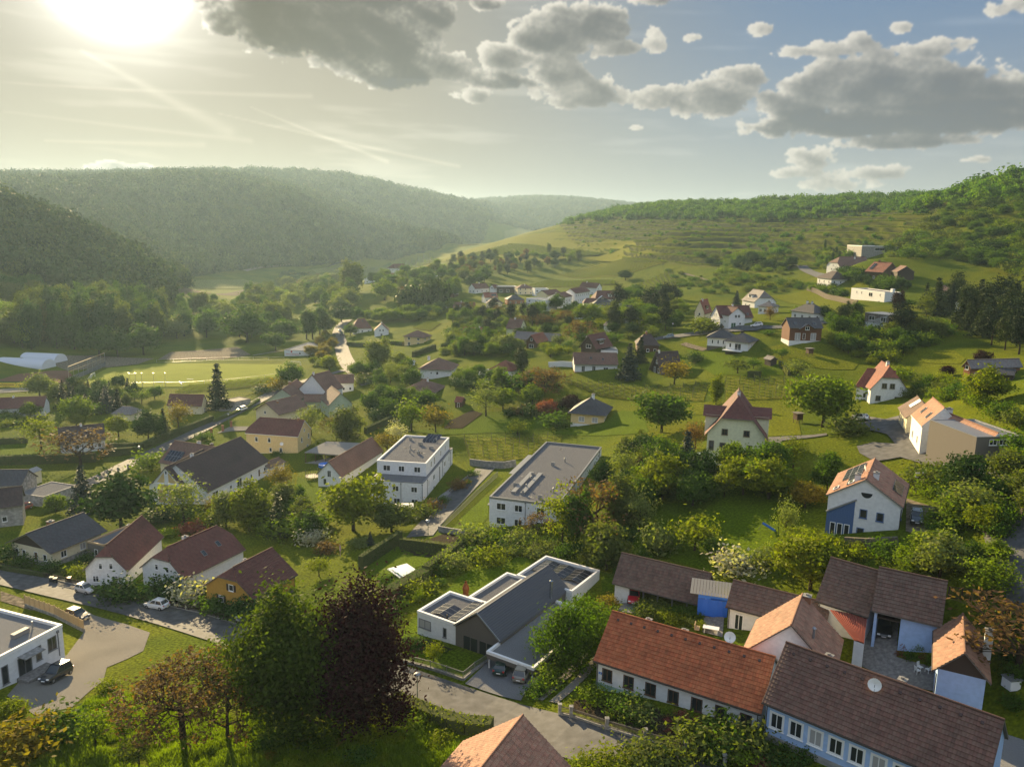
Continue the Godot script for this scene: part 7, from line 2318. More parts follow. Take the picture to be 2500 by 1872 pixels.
	g("bush","lf_dark","r6",130,480,420,1.6,"by the pitch vineyard")
	g("bush","lf_gold","r6",230,460,370,1.4,"beside the round tree at the pitch")
	thicket("r6",[[1370,240],[1500,130],[1660,110],[1900,120],[2100,170],[2090,240],[1900,220],[1700,210],[1560,230]],28,4.0,[["round","lf_pale",4.0,7.0,1.1],["round","lf_bright",4.0,7.0,1.0],["bush","lf_mid",2.5,4.5,1.2],["round","lf_dark",4.0,7.0,1.0]],"in the gardens behind the broad hipped house",25,true)
	thicket("r6",[[1500,380],[1700,340],[1800,400],[2000,400],[2108,420],[2108,520],[1950,460],[1700,470],[1520,440]],22,4.0,[["round","lf_mid",4.0,7.0,1.0],["bush","lf_dark",2.5,4.5,1.2],["bush","lf_bright",2.5,4.5,1.2]],"between the pyramid-roofed house and orchard lawn",26,true)
	thicket("r6",[[-40,1480],[300,1570],[560,1560],[580,1420],[300,1390],[-40,1400]],9,3.6,[["tall","lf_olive",6.0,9.0,1.0],["round","lf_mid",5.0,8.0,1.1],["bush","lf_bright",3.0,4.5,1.2]],"among the trees behind the street houses",49)
	thicket("q3",[[0,500],[700,640],[1080,560],[2120,560],[2120,880],[1100,900],[0,900]],110,4.5,[["bush","lf_mid",2.5,4.5,1.3],["bush","lf_olive",2.5,4.0,1.3],["bush","lf_bright",2.5,4.0,1.3],["round","lf_dark",4.0,6.0,1.1]],"filling the village gardens",50,true)
	thicket("q4",[[60,250],[700,330],[1500,300],[1700,460],[1250,520],[600,520],[300,480]],70,4.0,[["bush","lf_olive",1.5,3.5,1.4],["bush","lf_mid",1.5,3.5,1.4]],"on the banks of the hill meadow",51,true)
	# village, far
	thicket("q3",[[0,160],[420,100],[900,60],[1150,100],[1240,120],[1000,180],[760,220],[650,260],[300,300],[0,300]],60,8.0,[["round","lf_mid",8.0,13.0,1.0],["tall","lf_olive",9.0,15.0,0.9],["round","lf_dark",8.0,12.0,1.1],["bush","lf_bright",4.0,7.0,1.2],["pine","needle",8.0,14.0,1.0],["round","lf_brown",7.0,10.0,1.0]],"along the village's upper edge",27)
	thicket("q3",[[0,560],[220,600],[480,640],[700,640],[900,600],[1000,560],[1060,700],[900,760],[480,760],[300,860],[100,720],[0,700]],46,6.0,[["round","lf_mid",6.0,10.0,1.0],["pine","needle",7.0,12.0,1.1],["round","lf_bright",5.0,9.0,1.1],["bush","lf_olive",3.0,6.0,1.2],["bare","lf_brown",7.0,10.0,1.2]],"in the middle village gardens",28)
	thicket("q3",[[1080,640],[1380,600],[1600,560],[1800,560],[2000,520],[2120,640],[2000,760],[1760,780],[1500,780],[1250,760]],46,6.0,[["round","lf_mid",6.0,10.0,1.0],["pine","needle",9.0,14.0,1.1],["round","lf_bright",5.0,9.0,1.1],["bush","lf_yellow",3.0,6.0,1.2],["tall","lf_olive",6.0,10.0,0.9]],"in the gardens below the inn",29)
	thicket("q3",[[1560,520],[1620,430],[1760,470],[2000,480],[2080,500],[1900,510],[1700,510]],16,6.0,[["round","lf_mid",6.0,10.0,1.0],["round","lf_dark",6.0,9.0,1.0]],"below the striped vineyard",30)
	thicket("q3",[[0,880],[130,860],[300,880],[540,900],[520,960],[300,980],[0,1000]],26,5.0,[["round","lf_pale",5.0,8.0,1.1],["round","lf_mid",5.0,9.0,1.0],["bush","lf_bright",3.0,5.0,1.2]],"around the small solar-roofed house",31)
	thicket("q3",[[840,960],[1080,900],[1100,980],[900,1010]],10,4.0,[["bush","lf_mid",2.0,4.0,1.1],["orchard","lf_yellow",3.0,5.0,1.0]],"in the walled garden of the boarded gable house",32)
	g("round","lf_dark","q3",1575,310,215,1.4,"alone beside the striped vineyard")
	g("bare","lf_brown","q3",1165,860,590,1.0,"tall and brown in mid-village")
	g("bare","lf_brown","q3",840,1280,1010,1.4,"wide and brown above the orchard lawn")
	g("tall","needle_light","q3",640,1170,905,0.6,"column-shaped above the orchard lawn")
	g("round","lf_dark","q3",640,850,760,1.0,"dark before the mossy grey barn")
	thicket("q2",[[1040,660],[1300,640],[1500,560],[1700,560],[1800,640],[1600,680],[1350,700],[1140,700]],34,6.0,[["round","lf_bright",6.0,10.0,1.1],["round","lf_mid",6.0,10.0,1.0],["bush","lf_yellow",4.0,6.0,1.2],["bush","lf_olive",4.0,6.0,1.2]],"behind the two white roadside houses",33,true)
	thicket("q2",[[1080,330],[1400,260],[1800,240],[2212,260],[2212,340],[1950,400],[1800,520],[1500,480],[1250,440]],46,9.0,[["round","lf_mid",9.0,14.0,1.1],["round","lf_olive",8.0,13.0,1.1],["bare","lf_brown",9.0,13.0,1.2],["round","lf_dark",9.0,13.0,1.0],["tall","lf_bright",10.0,16.0,0.9]],"in the upper left of the village",34)
	g("tall","lf_olive","q2",960,440,130,1.1,"towering at the edge of the village")
	g("round","lf_bright","q2",1250,490,300,1.2,"spreading below the gabled houses")
	# --- river wood and sports ground
	thicket("q1",[[180,800],[640,800],[1230,760],[1250,600],[900,560],[500,600],[200,650]],62,8.0,[["tall","lf_dark",24.0,29.0,0.62],["tall","lf_mid",23.0,28.0,0.6],["tall","lf_olive",23.0,28.0,0.6]],"in the tall dark grove by the river",35)
	thicket("q1",[[-60,760],[150,790],[260,800],[160,640],[-60,560]],18,8.0,[["round","lf_olive",13.0,19.0,1.0],["round","lf_bright",11.0,17.0,1.0]],"left of the dark river grove",36)
	thicket("q1",[[1250,740],[1750,720],[2050,700],[2212,660],[2212,520],[1900,500],[1500,520],[1260,560]],44,8.0,[["tall","lf_olive",14.0,21.0,0.9],["round","lf_mid",12.0,18.0,1.0],["round","lf_pale",10.0,16.0,1.0],["tall","lf_mid",14.0,20.0,0.8]],"in the loose river wood behind the pitch",37)
	thicket("q2",[[0,480],[300,440],[700,400],[900,430],[1000,560],[820,620],[500,560],[200,560],[0,600]],50,8.0,[["round","lf_olive",12.0,18.0,1.0],["round","lf_bright",10.0,15.0,1.1],["tall","lf_mid",13.0,19.0,0.9],["round","lf_pale",10.0,15.0,1.1]],"in the river wood towards the village",38)
	thicket("q2",[[160,330],[480,300],[760,300],[860,360],[600,400],[300,400]],26,10.0,[["round","lf_olive",12.0,18.0,1.1],["round","lf_dark",12.0,18.0,1.0],["round","lf_mid",12.0,17.0,1.1],["bare","lf_brown",12.0,16.0,1.2]],"along the river beyond the pale field",39,true)
	thicket("q1",[[-60,470],[250,400],[260,330],[-60,380]],22,10.0,[["round","lf_olive",10.0,15.0,1.1],["round","lf_mid",10.0,15.0,1.1]],"at the foot of the wooded spur",40,true)
	for q in [[765,850,625,1.15],[905,855,648,1.15],[1105,840,600,1.0]]:
		grow("round","lf_mid","q1",q[0],q[1],q[2],q[3],"mid green round tree in the row beside the sand pitch","row of trees beside the sand pitch")
	g("round","lf_mid","q1",1905,745,470,1.15,"large and globe-shaped at the pitch corner")
	g("round","lf_mid","q1",2125,810,660,1.1,"small and globe-shaped by the clubhouse")
	g("round","lf_mid","q2",330,850,655,1.2,"globe-shaped behind the clubhouse")
	g("bush","lf_copper","q2",330,810,740,1.6,"among the globe trees behind the clubhouse")
	for q in [[545,840,530],[600,840,545],[665,800,505],[700,790,520]]:
		grow("poplar","lf_mid","q2",q[0],q[1],q[2],1.1,"mid green slim poplar in the group near the road","poplars near the road")
	g("round","lf_olive","q2",715,790,610,1.2,"beside the poplars near the road")
	g("round","lf_dark","q2",860,690,535,1.2,"round and dark at the road bend")
	g("round","lf_mid","q2",1005,680,550,1.0,"second at the road bend")
	g("round","lf_mid","q2",940,810,700,1.2,"in front of the dark red hipped house")
	g("spruce","needle","r5",1605,600,252,1.0,"tall and alone by the football pitch vineyard")
	g("round","lf_mid","r5",1135,525,425,1.1,"small on the meadow by the pitch")
	g("orchard","lf_bright","r5",1040,560,455,1.0,"thin on the meadow by the pitch")
	# --- gardens at the left edge
	g("round","lf_pale","r5",290,510,335,1.2,"behind the long low white house")
	g("airy","lf_yellow","r5",300,890,630,1.25,"weeping in the hedged garden")
	g("bare","lf_brown","r5",590,1010,690,1.45,"wide and brown behind the long hedge")
	g("spruce","needle_blue","r5",780,620,425,1.3,"blue in the vegetable gardens")
	g("spruce","needle","r5",865,610,445,1.1,"dark in the vegetable gardens")
	g("spruce","needle","r5",465,600,395,1.1,"beside the long low white house")
	g("round","lf_bright","r5",565,690,505,1.2,"bright in the vegetable gardens")
	g("round","lf_bright","r5",220,660,545,1.2,"in front of the long low white house")
	g("round","lf_dark","r5",1090,840,605,0.9,"beside the long hedge by the lane")
	g("spruce","needle","r5",1205,800,585,0.9,"beside the long hedge by the lane")
	g("airy","lf_gold","r5",1310,750,535,1.2,"copper-gold beside the long hedge by the lane")
	g("round","lf_yellow","r5",870,800,640,1.0,"behind the boarded gable roof")
	g("round","lf_yellow","r5",560,720,625,1.2,"beside the dark roof in the gardens")
	g("bush","lf_bright","r5",1110,1040,920,1.4,"by the lane before the solar farmhouse")
	g("bush","lf_mid","r5",1490,830,765,1.3,"at the lane gate pillars")
	g("bush","lf_mid","r6",230,945,905,1.4,"under the yellow townhouse wall")
	thicket("r5",[[330,480],[560,460],[700,440],[960,440],[1000,520],[940,600],[700,640],[420,560]],34,3.6,[["bush","lf_mid",2.5,5.0,1.1],["round","lf_dark",5.0,8.0,0.9],["round","lf_olive",5.0,8.0,1.0],["spruce","needle",5.0,8.0,1.1],["bush","lf_pink",2.0,3.5,1.1]],"in the gardens by the tennis courts",41)
	thicket("r5",[[0,640],[200,690],[160,720],[0,740]],10,3.0,[["bush","lf_yellow",1.8,3.5,1.3],["bush","lf_mid",1.8,3.0,1.2]],"in front of the long low white house",42)
	thicket("r3",[[560,1290],[650,1260],[1580,1490],[1560,1590],[1200,1520],[760,1390]],34,1.2,[["sprout","lf_mid",0.5,1.1,1.1],["sprout","lf_dark",0.6,1.3,1.1],["sprout","lf_bright",0.6,1.1,1.2],["sprout","lf_olive",0.5,1.1,1.1],["sprout","lf_pink",0.5,0.9,1.2]],"in the front garden of the long white house",43)
	for q in [[820,1340,1215,"lf_mid"],[880,1370,1260,"lf_pale"],[1230,1590,1420,"lf_olive"],[1380,1530,1360,"lf_mid"],[1490,1560,1380,"lf_olive"],[1350,1610,1490,"lf_mid"],[1500,1640,1530,"lf_bright"],[620,1270,1170,"lf_bright"]]:
		grow("bush",q[3],"r3",q[0],q[1],q[2],1.15,LEAF_WORD[q[3]]+" tall shrub by the picket fence of the long white house","tall shrubs by the picket fence")
	thicket("r4",[[-60,1480],[160,1500],[420,1600],[400,1700],[-40,1660]],14,1.4,[["sprout","lf_dark",0.9,1.8,1.1],["sprout","lf_mid",0.9,1.6,1.1],["sprout","lf_pink",0.6,1.0,1.2]],"in the front garden of the light blue house",44)
	for q in [[960,1656,1510,"lf_olive"],[1040,1690,1560,"lf_olive"],[850,1680,1570,"lf_yellow"],[700,1690,1570,"lf_yellow"],[560,1680,1600,"lf_bright"]]:
		grow("bush",q[3],"r3",q[0],q[1],q[2],1.5,LEAF_WORD[q[3]]+" garden shrub beside the terracotta roofed house across the street","shrubs across the street")
	thicket("r3",[[890,700],[1060,740],[1250,760],[1270,830],[1100,810],[900,760]],12,1.3,[["bush","lf_olive",1.0,2.2,1.1],["bush","lf_mid",1.0,2.0,1.1],["bush","lf_yellow",0.9,1.6,1.1]],"in the inner courtyard behind the red roof",45)
	thicket("r4",[[960,920],[1110,950],[1170,1050],[1000,1020]],9,1.0,[["sprout","lf_mid",0.7,1.3,1.2],["bush","lf_bright",0.9,1.5,1.0],["sprout","lf_pink",0.6,1.0,1.2]],"among the pots of the farmyard",46)
	thicket("d",[[560,1600],[900,1560],[1010,1590],[960,1640],[600,1690]],22,2.0,[["bush","lf_yellow",0.8,1.8,1.3],["bush","lf_bright",0.8,1.8,1.3],["sprout","lf_gold",0.6,1.0,1.3],["bush","lf_mid",0.9,2.0,1.2]],"in the wild garden under the two great trees",47)
	# --- hedges
	hedge("r2",[[690,470],[930,310]],2.6,1.1,"lf_dark","tall clipped dark hedge along the pool lawn's side")
	hedge("r2",[[935,345],[1230,385]],2.2,1.2,"lf_olive","clipped hedge closing the pool lawn towards the apartments")
	hedge("r2",[[1330,330],[1080,520]],2.2,1.5,"lf_bright","clipped hedge with sunlit top between pool lawn and villa",0.16)
	hedge("r2",[[1075,545],[840,680]],2.4,2.2,"lf_mid","broad rounded hedge between roof and villa border")
	hedge("r2",[[880,1290],[1000,1330],[1230,1420],[1330,1440],[1480,1450]],1.6,1.8,"lf_yellow","loose street hedge below the copper tree",0.18,80.0)
	hedge("r5",[[800,900],[1040,900],[1080,880],[1330,780],[1560,690]],2.4,1.6,"lf_dark","long dark hedge along the lane",0.2,45.0)
	hedge("r5",[[740,950],[1040,925]],2.4,1.6,"lf_dark","second dark hedge parallel to the lane",0.2,45.0)
	hedge("r5",[[-40,1010],[400,995],[700,985]],2.8,1.8,"lf_dark","tall dark hedge behind the transformer kiosk",0.2,45.0)
	hedge("r5",[[-20,860],[200,850]],2.2,1.6,"lf_dark","dark hedge at the left vegetable plot",0.2,45.0)
	hedge("r5",[[1570,700],[1830,590],[1900,540]],1.3,1.4,"lf_mid","low hedge along the lane by the parked car",0.2,40.0)
	hedge("r6",[[880,780],[1100,680]],2.2,1.6,"lf_dark","dark hedge below the glass-roofed shed",0.2,45.0)
	hedge("r6",[[750,130],[910,140]],2.2,2.2,"lf_mid","hedge before the white roadside houses",0.26,30.0)
	hedge("r6",[[1060,120],[1160,130]],2.0,2.0,"lf_mid","hedge beside the yellow roadside villa",0.26,30.0)
	hedge("r6",[[1230,215],[1390,160]],2.6,2.2,"lf_dark","dark hedge below the yellow roadside villa",0.26,30.0)
	hedge("r5",[[1105,1430],[1250,1400]],1.8,1.4,"lf_dark","dark hedge below the baroque gable",0.2,45.0)
	hedge("q4",[[1000,1420],[1140,1420]],2.0,1.2,"lf_dark","short square-cut hedge on the bungalow lawn",0.22,40.0)
	hedge("q4",[[1350,1290],[1450,1400]],1.6,1.2,"lf_yellow","sunlit hedge on the hillside lawn",0.22,40.0)
	hedge("r1",[[-20,470],[280,520]],1.1,0.7,"lf_dark","low dark hedge before the charcoal bungalow",0.13,60.0)
	hedge("r1",[[470,600],[700,640]],1.3,0.7,"lf_dark","green hedge before the small white gabled house",0.13,60.0)
	grasses()
	print("trees ",Time.get_ticks_msec() - t)

func big_trees() -> void:
	# the great maple and the copper beech beside it
	var put := func(label: String,leaf: String,kind: String,px: Array,top: Array,rx: float,clumps: int,per: int,size: float,crad: float,sd: int,low: float) -> void:
		var gp := spot(px[0],px[1])
		var d := ray(top[0],top[1])
		var t := Vector2(gp.x - EYE.x,gp.z - EYE.z).length()/Vector2(d.x,d.z).length()
		var h := EYE.y+d.y*t - gp.y
		if report: print(label," height ",h," dist ",(gp - EYE).length())
		var o := thing(kind,label,"tree",Transform3D(Basis(),gp - Vector3(0,0.2,0)))
		part(o,"trunk",trunk_mesh(sd,h,low+1.5,rx*0.9,0.45,10),M.bark)
		part(o,"crown",crown_mesh(sd,h,low,rx,clumps,per,size,crad,"egg"),M[leaf])
	put.call("great green maple in front of the street, beside the copper tree","lf_maple","maple_tree",z("r2",300,1420),z("r2",370,540),7.0,520,60,0.24,2.1,201,0.3)
	put.call("great copper-red tree beside the green maple","lf_copper","copper_tree",z("r2",690,1400),z("r2",690,575),5.6,440,60,0.22,2.0,203,0.3)
	put.call("bushy bright green cherry tree beside the long white house","lf_cherry","cherry_tree",z("r3",500,1040),z("r3",500,655),4.7,280,54,0.18,1.4,205,0.6)
	var gp := spot(z("r1",1100,1500)[0],z("r1",1100,1500)[1])
	var o := thing("walnut_tree","big brown walnut just coming into leaf at the street corner","tree",Transform3D(Basis().scaled(Vector3(1.35,1.0,1.35)),gp))
	var m := bare_tree(303,13.5,6.0,4200,0.17)
	part(o,"trunk",m[1],M.bark)
	part(o,"crown",m[0],M.lf_brown)

func grasses() -> void:
	# tall grass in the wild garden at the bottom, and looser tufts on the meadows near by
	var L := Leaves.new()
	L.r.seed = 5
	for i in 26:
		var a := L.r.randf()*TAU
		var p := Vector3(cos(a),0,sin(a))*0.3*sqrt(L.r.randf())
		var q := p+Vector3(L.r.randfn()*0.12,L.r.randf_range(0.25,0.6),L.r.randfn()*0.12)
		var s := Vector3(-sin(a),0,cos(a))*0.035
		var k := L.v.size()
		var t := L.r.randf_range(0.7,1.3)
		for v in [p - s,p+s,q]:
			L.v.append(v); L.c.append(Color(t,t,t*0.8))
		L.ix.append_array([k,k+1,k+2])
	var tuft := L.mesh()
	var r := RandomNumberGenerator.new()
	r.seed = 9
	var xs := []
	var cs := []
	var poly := world_polygon("r1",[[60,1700],[300,1440],[460,1320],[640,1200],[860,1240],[1200,1300],[1725,1380],[2700,1450],[2900,1640],[2600,1800],[400,1900]])
	var lo := poly[0]
	var hi := poly[0]
	for q in poly:
		lo = lo.min(q); hi = hi.max(q)
	for i in 16000:
		var p := Vector2(r.randf_range(lo.x,hi.x),r.randf_range(lo.y,hi.y))
		if not Geometry2D.is_point_in_polygon(p,poly): continue
		var c := noise.get_noise_2d(p.x*0.25,p.y*0.25)
		if c < -0.25: continue
		var s := r.randf_range(0.6,1.3)*(1.0+c)
		xs.append(Transform3D(Basis(Vector3.UP,r.randf()*TAU).scaled(Vector3(s*1.3,s,s*1.3)),Vector3(p.x,ground(p.x,p.y),p.y)))
		cs.append(Color(1,1,1)*r.randf_range(0.6,1.2))
	scatter("tall_grass","tall sunlit grass of the wild garden under the great trees","grass",tuft,M.grass_blade,xs,cs)

# ------------------------------------------------------------------ ground cover, roads, gardens, trees
const LEAF_WORD := {"lf_mid":"mid green","lf_dark":"dark green","lf_bright":"fresh green","lf_yellow":"yellow-green","lf_olive":"olive green","lf_pale":"pale green","lf_gold":"golden","lf_brown":"brownish","lf_copper":"copper-leaved","lf_pink":"reddish","needle":"dark","needle_blue":"blue-grey","needle_light":"light green","lf_blossom":"white-flowering","lf_vine":"green"}
const KIND_WORD := {"round":"round tree","tall":"tall tree","airy":"airy tree","bush":"shrub","orchard":"fruit tree","poplar":"poplar","spruce":"spruce","pine":"pine","bare":"budding tree","sprout":"low plant"}

func g(kind: String,leaf: String,w: String,x: float,foot: float,top: float,wide: float,place: String) -> Node3D:
	return grow(kind,leaf,w,x,foot,top,wide,LEAF_WORD[leaf]+" "+KIND_WORD[kind]+" "+place)

func build_ground() -> void:
	# main street, lanes, drives
	var st := road("street","d",[[-120,1205],[0,1244],[180,1285],[330,1322],[470,1362],[600,1398],[760,1440],[900,1488],[1040,1536],[1170,1578],[1300,1612],[1440,1662],[1560,1712],[1700,1775]],6.4,"asphalt")
	kerb(st.slice(0,int(st.size()*0.5)),-3.4)
	road("lane","d",[[-60,1130],[60,1085],[190,1045],[300,992],[420,936],[500,896],[560,866],[610,838],[680,818],[745,800]],5.6,"asphalt",2,0.0,5.0)
	road("road","d",[[800,830],[770,806],[752,788],[741,765],[735,742],[730,722],[736,705],[750,692]],7.5,"asphalt",2,0.0,6.0)
	var al := road("lane","d",[[905,1160],[930,1130],[965,1095],[1010,1050],[1048,1012]],5.2,"dark_asphalt")
	kerb(al,2.7)
	road("road","d",[[2260,1330],[2205,1230],[2180,1160],[2155,1095],[2130,1050],[2095,1020],[2040,1003],[1990,970],[1945,925],[1920,905]],5.0,"asphalt")
	sheet("yard","r8",[[840,650],[960,660],[1150,690],[1230,760],[1300,880],[1560,1000],[1545,1040],[1400,1015],[1200,960],[1010,990],[900,930],[880,880],[1000,850],[1160,860],[1100,790],[920,750]],"asphalt",3)
	sheet("yard","r8",[[230,810],[520,795],[660,780],[660,795],[520,815],[330,835],[290,960],[235,955]],"asphalt",2)
	sheet("parking_yard","r8",[[1245,1260],[1500,1340],[1420,1560],[1240,1500]],"dirt",2)
	road("road","q4",[[-60,1025],[60,1000],[200,985],[420,955],[620,935],[800,905],[1000,895],[1230,885],[1420,880],[1700,845],[1980,815]],5.0,"dark_asphalt",2,0.0,5.0)
	sheet("forecourt","q4",[[640,930],[720,880],[1060,870],[1240,870],[1100,925],[800,940]],"dark_asphalt",3)
	road("path","q4",[[300,1060],[420,1100],[545,1130]],2.2,"dirt")
	road("road","q4",[[1490,215],[1560,205],[1620,260],[1700,300],[1800,330]],6.0,"dark_asphalt",2,0.0,5.0)
	road("track","q4",[[250,285],[420,335],[575,380]],2.5,"dirt")
	road("track","q2",[[-10,230],[120,200],[300,180],[600,130],[900,90]],6.0,"gravel",2,0.0,12.0)
	road("path","q1",[[1300,1250],[1600,1220],[1830,1185]],3.0,"gravel",2,0.0,4.0)
	road("path","q1",[[1950,850],[2100,825],[2212,810]],2.0,"gravel",2,0.0,4.0)
	# drive between villa and long house: two gravel tracks with grass between
	for s in [-1.05,1.05]: road("wheel_track","s7",[[1500,1545],[1640,1430],[1790,1290],[1930,1130],[2010,1000]],1.25,"gravel",2,s)
	sheet("forecourt","s7",[[660,1365],[905,1130],[1040,1000],[1560,1150],[1500,1300],[1310,1415],[1240,1540]],"pale_gravel",2,2.0)
	sheet("yard","r1",[[470,690],[560,745],[760,800],[900,850],[860,960],[760,1010],[640,1060],[620,1140],[540,1200],[430,1300],[210,1350],[40,1230],[110,1150],[290,1060],[400,985],[500,850]],"gravel",1)
	sheet("verge","r1",[[0,600],[120,640],[210,690],[280,720],[180,715],[0,660]],"dirt",1)
	sheet("farmyard","r4",[[790,740],[975,760],[965,900],[960,1000],[1180,1060],[1200,1210],[1060,1180],[900,1130],[720,1040],[760,920]],"paving",2)
	sheet("courtyard","r3",[[790,660],[890,680],[880,740],[760,725]],"pale_gravel",2)
	sheet("patio","r3",[[1280,750],[1400,760],[1390,880],[1270,850]],"paving",2)
	sheet("yard","r4",[[1545,1440],[1725,1500],[1760,1700],[1520,1680]],"pale_gravel",2)
	sheet("yard","r6",[[420,1400],[500,1340],[560,1370],[545,1430],[480,1440]],"paving",2)
	sheet("terrace","r6",[[430,1000],[620,960],[640,985],[560,1010]],"paving",2)
	sheet("gravel_bed","r6",[[1370,1380],[1470,1290],[1640,1140],[1700,1090],[1640,1080],[1450,1220],[1340,1300]],"pale_gravel",1)
	sheet("driveway","r5",[[1520,600],[1730,545],[1740,610],[1620,620]],"gravel",2)
	sheet("driveway","r5",[[1590,780],[1690,730],[1830,730],[1830,760],[1700,765]],"gravel",2)
	# mown lawns and meadows
	sheet("lawn","s7",[[-60,900],[160,640],[460,400],[600,260],[900,60],[1150,30],[1390,70],[1300,170],[1200,330],[700,600],[300,760],[185,870]],"lawn",1)
	sheet("lawn","s7",[[-20,960],[185,870],[560,1010],[880,1090],[640,1290],[0,1110]],"lawn",1)
	sheet("lawn","s7",[[2060,190],[2200,230],[2200,420],[2090,400]],"lawn",1)
	sheet("lawn","r2",[[720,460],[910,330],[1210,350],[1080,440],[900,500],[870,520]],"lawn",1)
	sheet("lawn","r6",[[1520,1480],[1600,1380],[1750,1250],[1790,1240],[1780,1400],[1700,1480]],"lawn",1)
	sheet("lawn","r3",[[820,250],[970,80],[1340,60],[1725,70],[1725,480],[1500,420],[1300,480],[1050,400],[860,340]],"lawn",1)
	sheet("lawn","r8",[[0,1060],[120,1200],[300,1240],[280,1430],[240,1480],[330,1656],[0,1656],[-300,1656],[-200,1200]],"lawn",1)
	sheet("lawn","r6",[[1170,760],[1480,740],[1740,620],[1980,620],[2108,640],[2400,700],[2500,770],[2350,780],[1900,770],[1440,790]],"lawn",1)
	sheet("lawn","r7",[[760,760],[900,640],[960,610],[1110,620],[1160,770],[960,790],[520,785],[420,740]],"lawn",1)
	sheet("meadow","r7",[[1430,560],[1800,540],[2300,530],[2260,700],[2280,790],[2060,800],[1620,640],[1450,640]],"meadow",1)
	sheet("lawn","q4",[[330,1120],[560,1140],[900,1200],[1200,1250],[1330,1270],[1400,1400],[1000,1410],[640,1400],[480,1300]],"lawn",1)
	sheet("meadow","q4",[[1150,1110],[1400,1060],[1820,1060],[2050,1130],[2212,1250],[2150,1340],[1900,1340],[1560,1300],[1360,1230]],"meadow",1)
	sheet("meadow","r8",[[1280,160],[1600,170],[1680,230],[1640,270],[1380,260]],"meadow",1)
	sheet("meadow","q4",[[1230,540],[1650,480],[1900,590],[2212,660],[2000,760],[1750,650],[1400,600]],"meadow",1)
	sheet("meadow","r5",[[0,840],[200,820],[400,860],[420,930],[0,940]],"lawn",1)
	sheet("meadow","r5",[[1010,490],[1200,450],[1500,460],[1720,480],[1900,470],[1700,545],[1520,570],[1060,560]],"meadow",1)
	sheet("lawn","r6",[[380,1100],[540,1150],[640,1160],[620,1240],[500,1300],[400,1380],[300,1290]],"lawn",1)
	sheet("garden_meadow","r1",[[60,1656],[300,1440],[460,1320],[640,1200],[860,1240],[1200,1300],[1725,1380],[2700,1450],[2900,1640],[2600,1800],[400,1900],[60,1900]],"garden_grass",1)
	# sports ground
	sheet("football_pitch","q1",[[580,1100],[720,1000],[830,945],[1200,910],[2212,915],[2280,960],[2212,1010],[1750,1062],[1400,1090]],"sports_turf",1)
	sheet("sand_pitch","q1",[[1215,880],[1310,822],[1830,782],[1935,842],[1720,876]],"dirt",1)
	sheet("sand_pitch","q1",[[370,905],[440,845],[760,850],[1190,870],[1060,915],[830,940],[520,965]],"dirt",1)
	sheet("tennis_court","q1",[[-40,1045],[140,990],[400,965],[520,965],[600,1045],[420,1060],[230,1050]],"clay_court",1)
	sheet("pavement","q1",[[-20,1110],[230,1090],[420,1070],[580,1060],[440,1105],[200,1125],[-20,1140]],"gravel",1)
	for q in [[[1000,998],[1050,996]],[[890,1065],[970,1072]],[[1380,1050],[1400,1075]],[[1440,1035],[1490,1038]]]:
		road("pitch_line","q1",q,0.5,"white_line",3)
	# fields on the plain
	sheet("field","q1",[[1165,300],[1380,262],[1880,262],[2090,305],[1900,330],[1560,326],[1300,330]],"pale_field",1,6.0)
	sheet("ploughed_field","q1",[[1215,336],[1900,332],[1830,385],[1420,375],[1240,355]],"plough",1,6.0)
	sheet("field","q2",[[560,140],[760,100],[1050,68],[1500,70],[1780,60],[2212,20],[2212,170],[1600,175],[1300,150],[900,160]],"vine_ground",1,8.0)
	sheet("field","q2",[[590,215],[860,190],[870,235],[640,250]],"pale_field",1,6.0)
	sheet("field","d",[[930,545],[1080,520],[1260,505],[1450,515],[1500,530],[1420,560],[1250,555],[1060,570]],"vine_ground",1,8.0)
	sheet("field","d",[[965,520],[1060,516],[1040,528],[985,530]],"meadow",1,12.0)
	sheet("field","d",[[1090,500],[1160,488],[1200,498],[1130,516],[1085,520]],"pale_field",1,12.0)
	# kitchen-garden beds
	sheet("vegetable_bed","r6",[[1455,745],[1590,745],[1740,635],[1660,610],[1500,690]],"soil",2)
	sheet("flower_bed","r6",[[1050,1530],[1340,1560],[1500,1500],[1600,1400],[1560,1560],[1400,1700],[1100,1660]],"soil",1)
	sheet("flower_bed","r3",[[500,1260],[640,1240],[1590,1480],[1600,1600],[1150,1540],[700,1390],[480,1320]],"soil",1)
	sheet("flower_bed","s7",[[60,880],[250,900],[540,1010],[420,1040],[250,1010],[60,970]],"soil",2)
	print("ground ",Time.get_ticks_msec())

func vine_shape() -> ArrayMesh:
	var L := Leaves.new()
	L.r.seed = 77
	for i in 120:
		var x := L.r.randf_range(-2.0,2.0)
		L.leaf(Vector3(x,0.55+absf(L.r.randfn())*0.32,L.r.randfn()*0.13),Vector3.UP,0.15*L.r.randf_range(0.7,1.4),Color(1,1,1)*L.r.randf_range(0.7,1.3),0.7)
	return L.mesh()

func vine_wood() -> ArrayMesh:
	var mb := MB.new()
	for i in 4: mb.tube([Vector3(-1.5+i,-0.2,0),Vector3(-1.45+i,0.7,0.03)],[0.04,0.03],4,false)
	mb.bar(Vector3(-2,-0.3,0),Vector3(-2,1.75,0),0.07)
	mb.bar(Vector3(-2,0.8,0),Vector3(2,0.8,0),0.02)
	return mb.mesh()

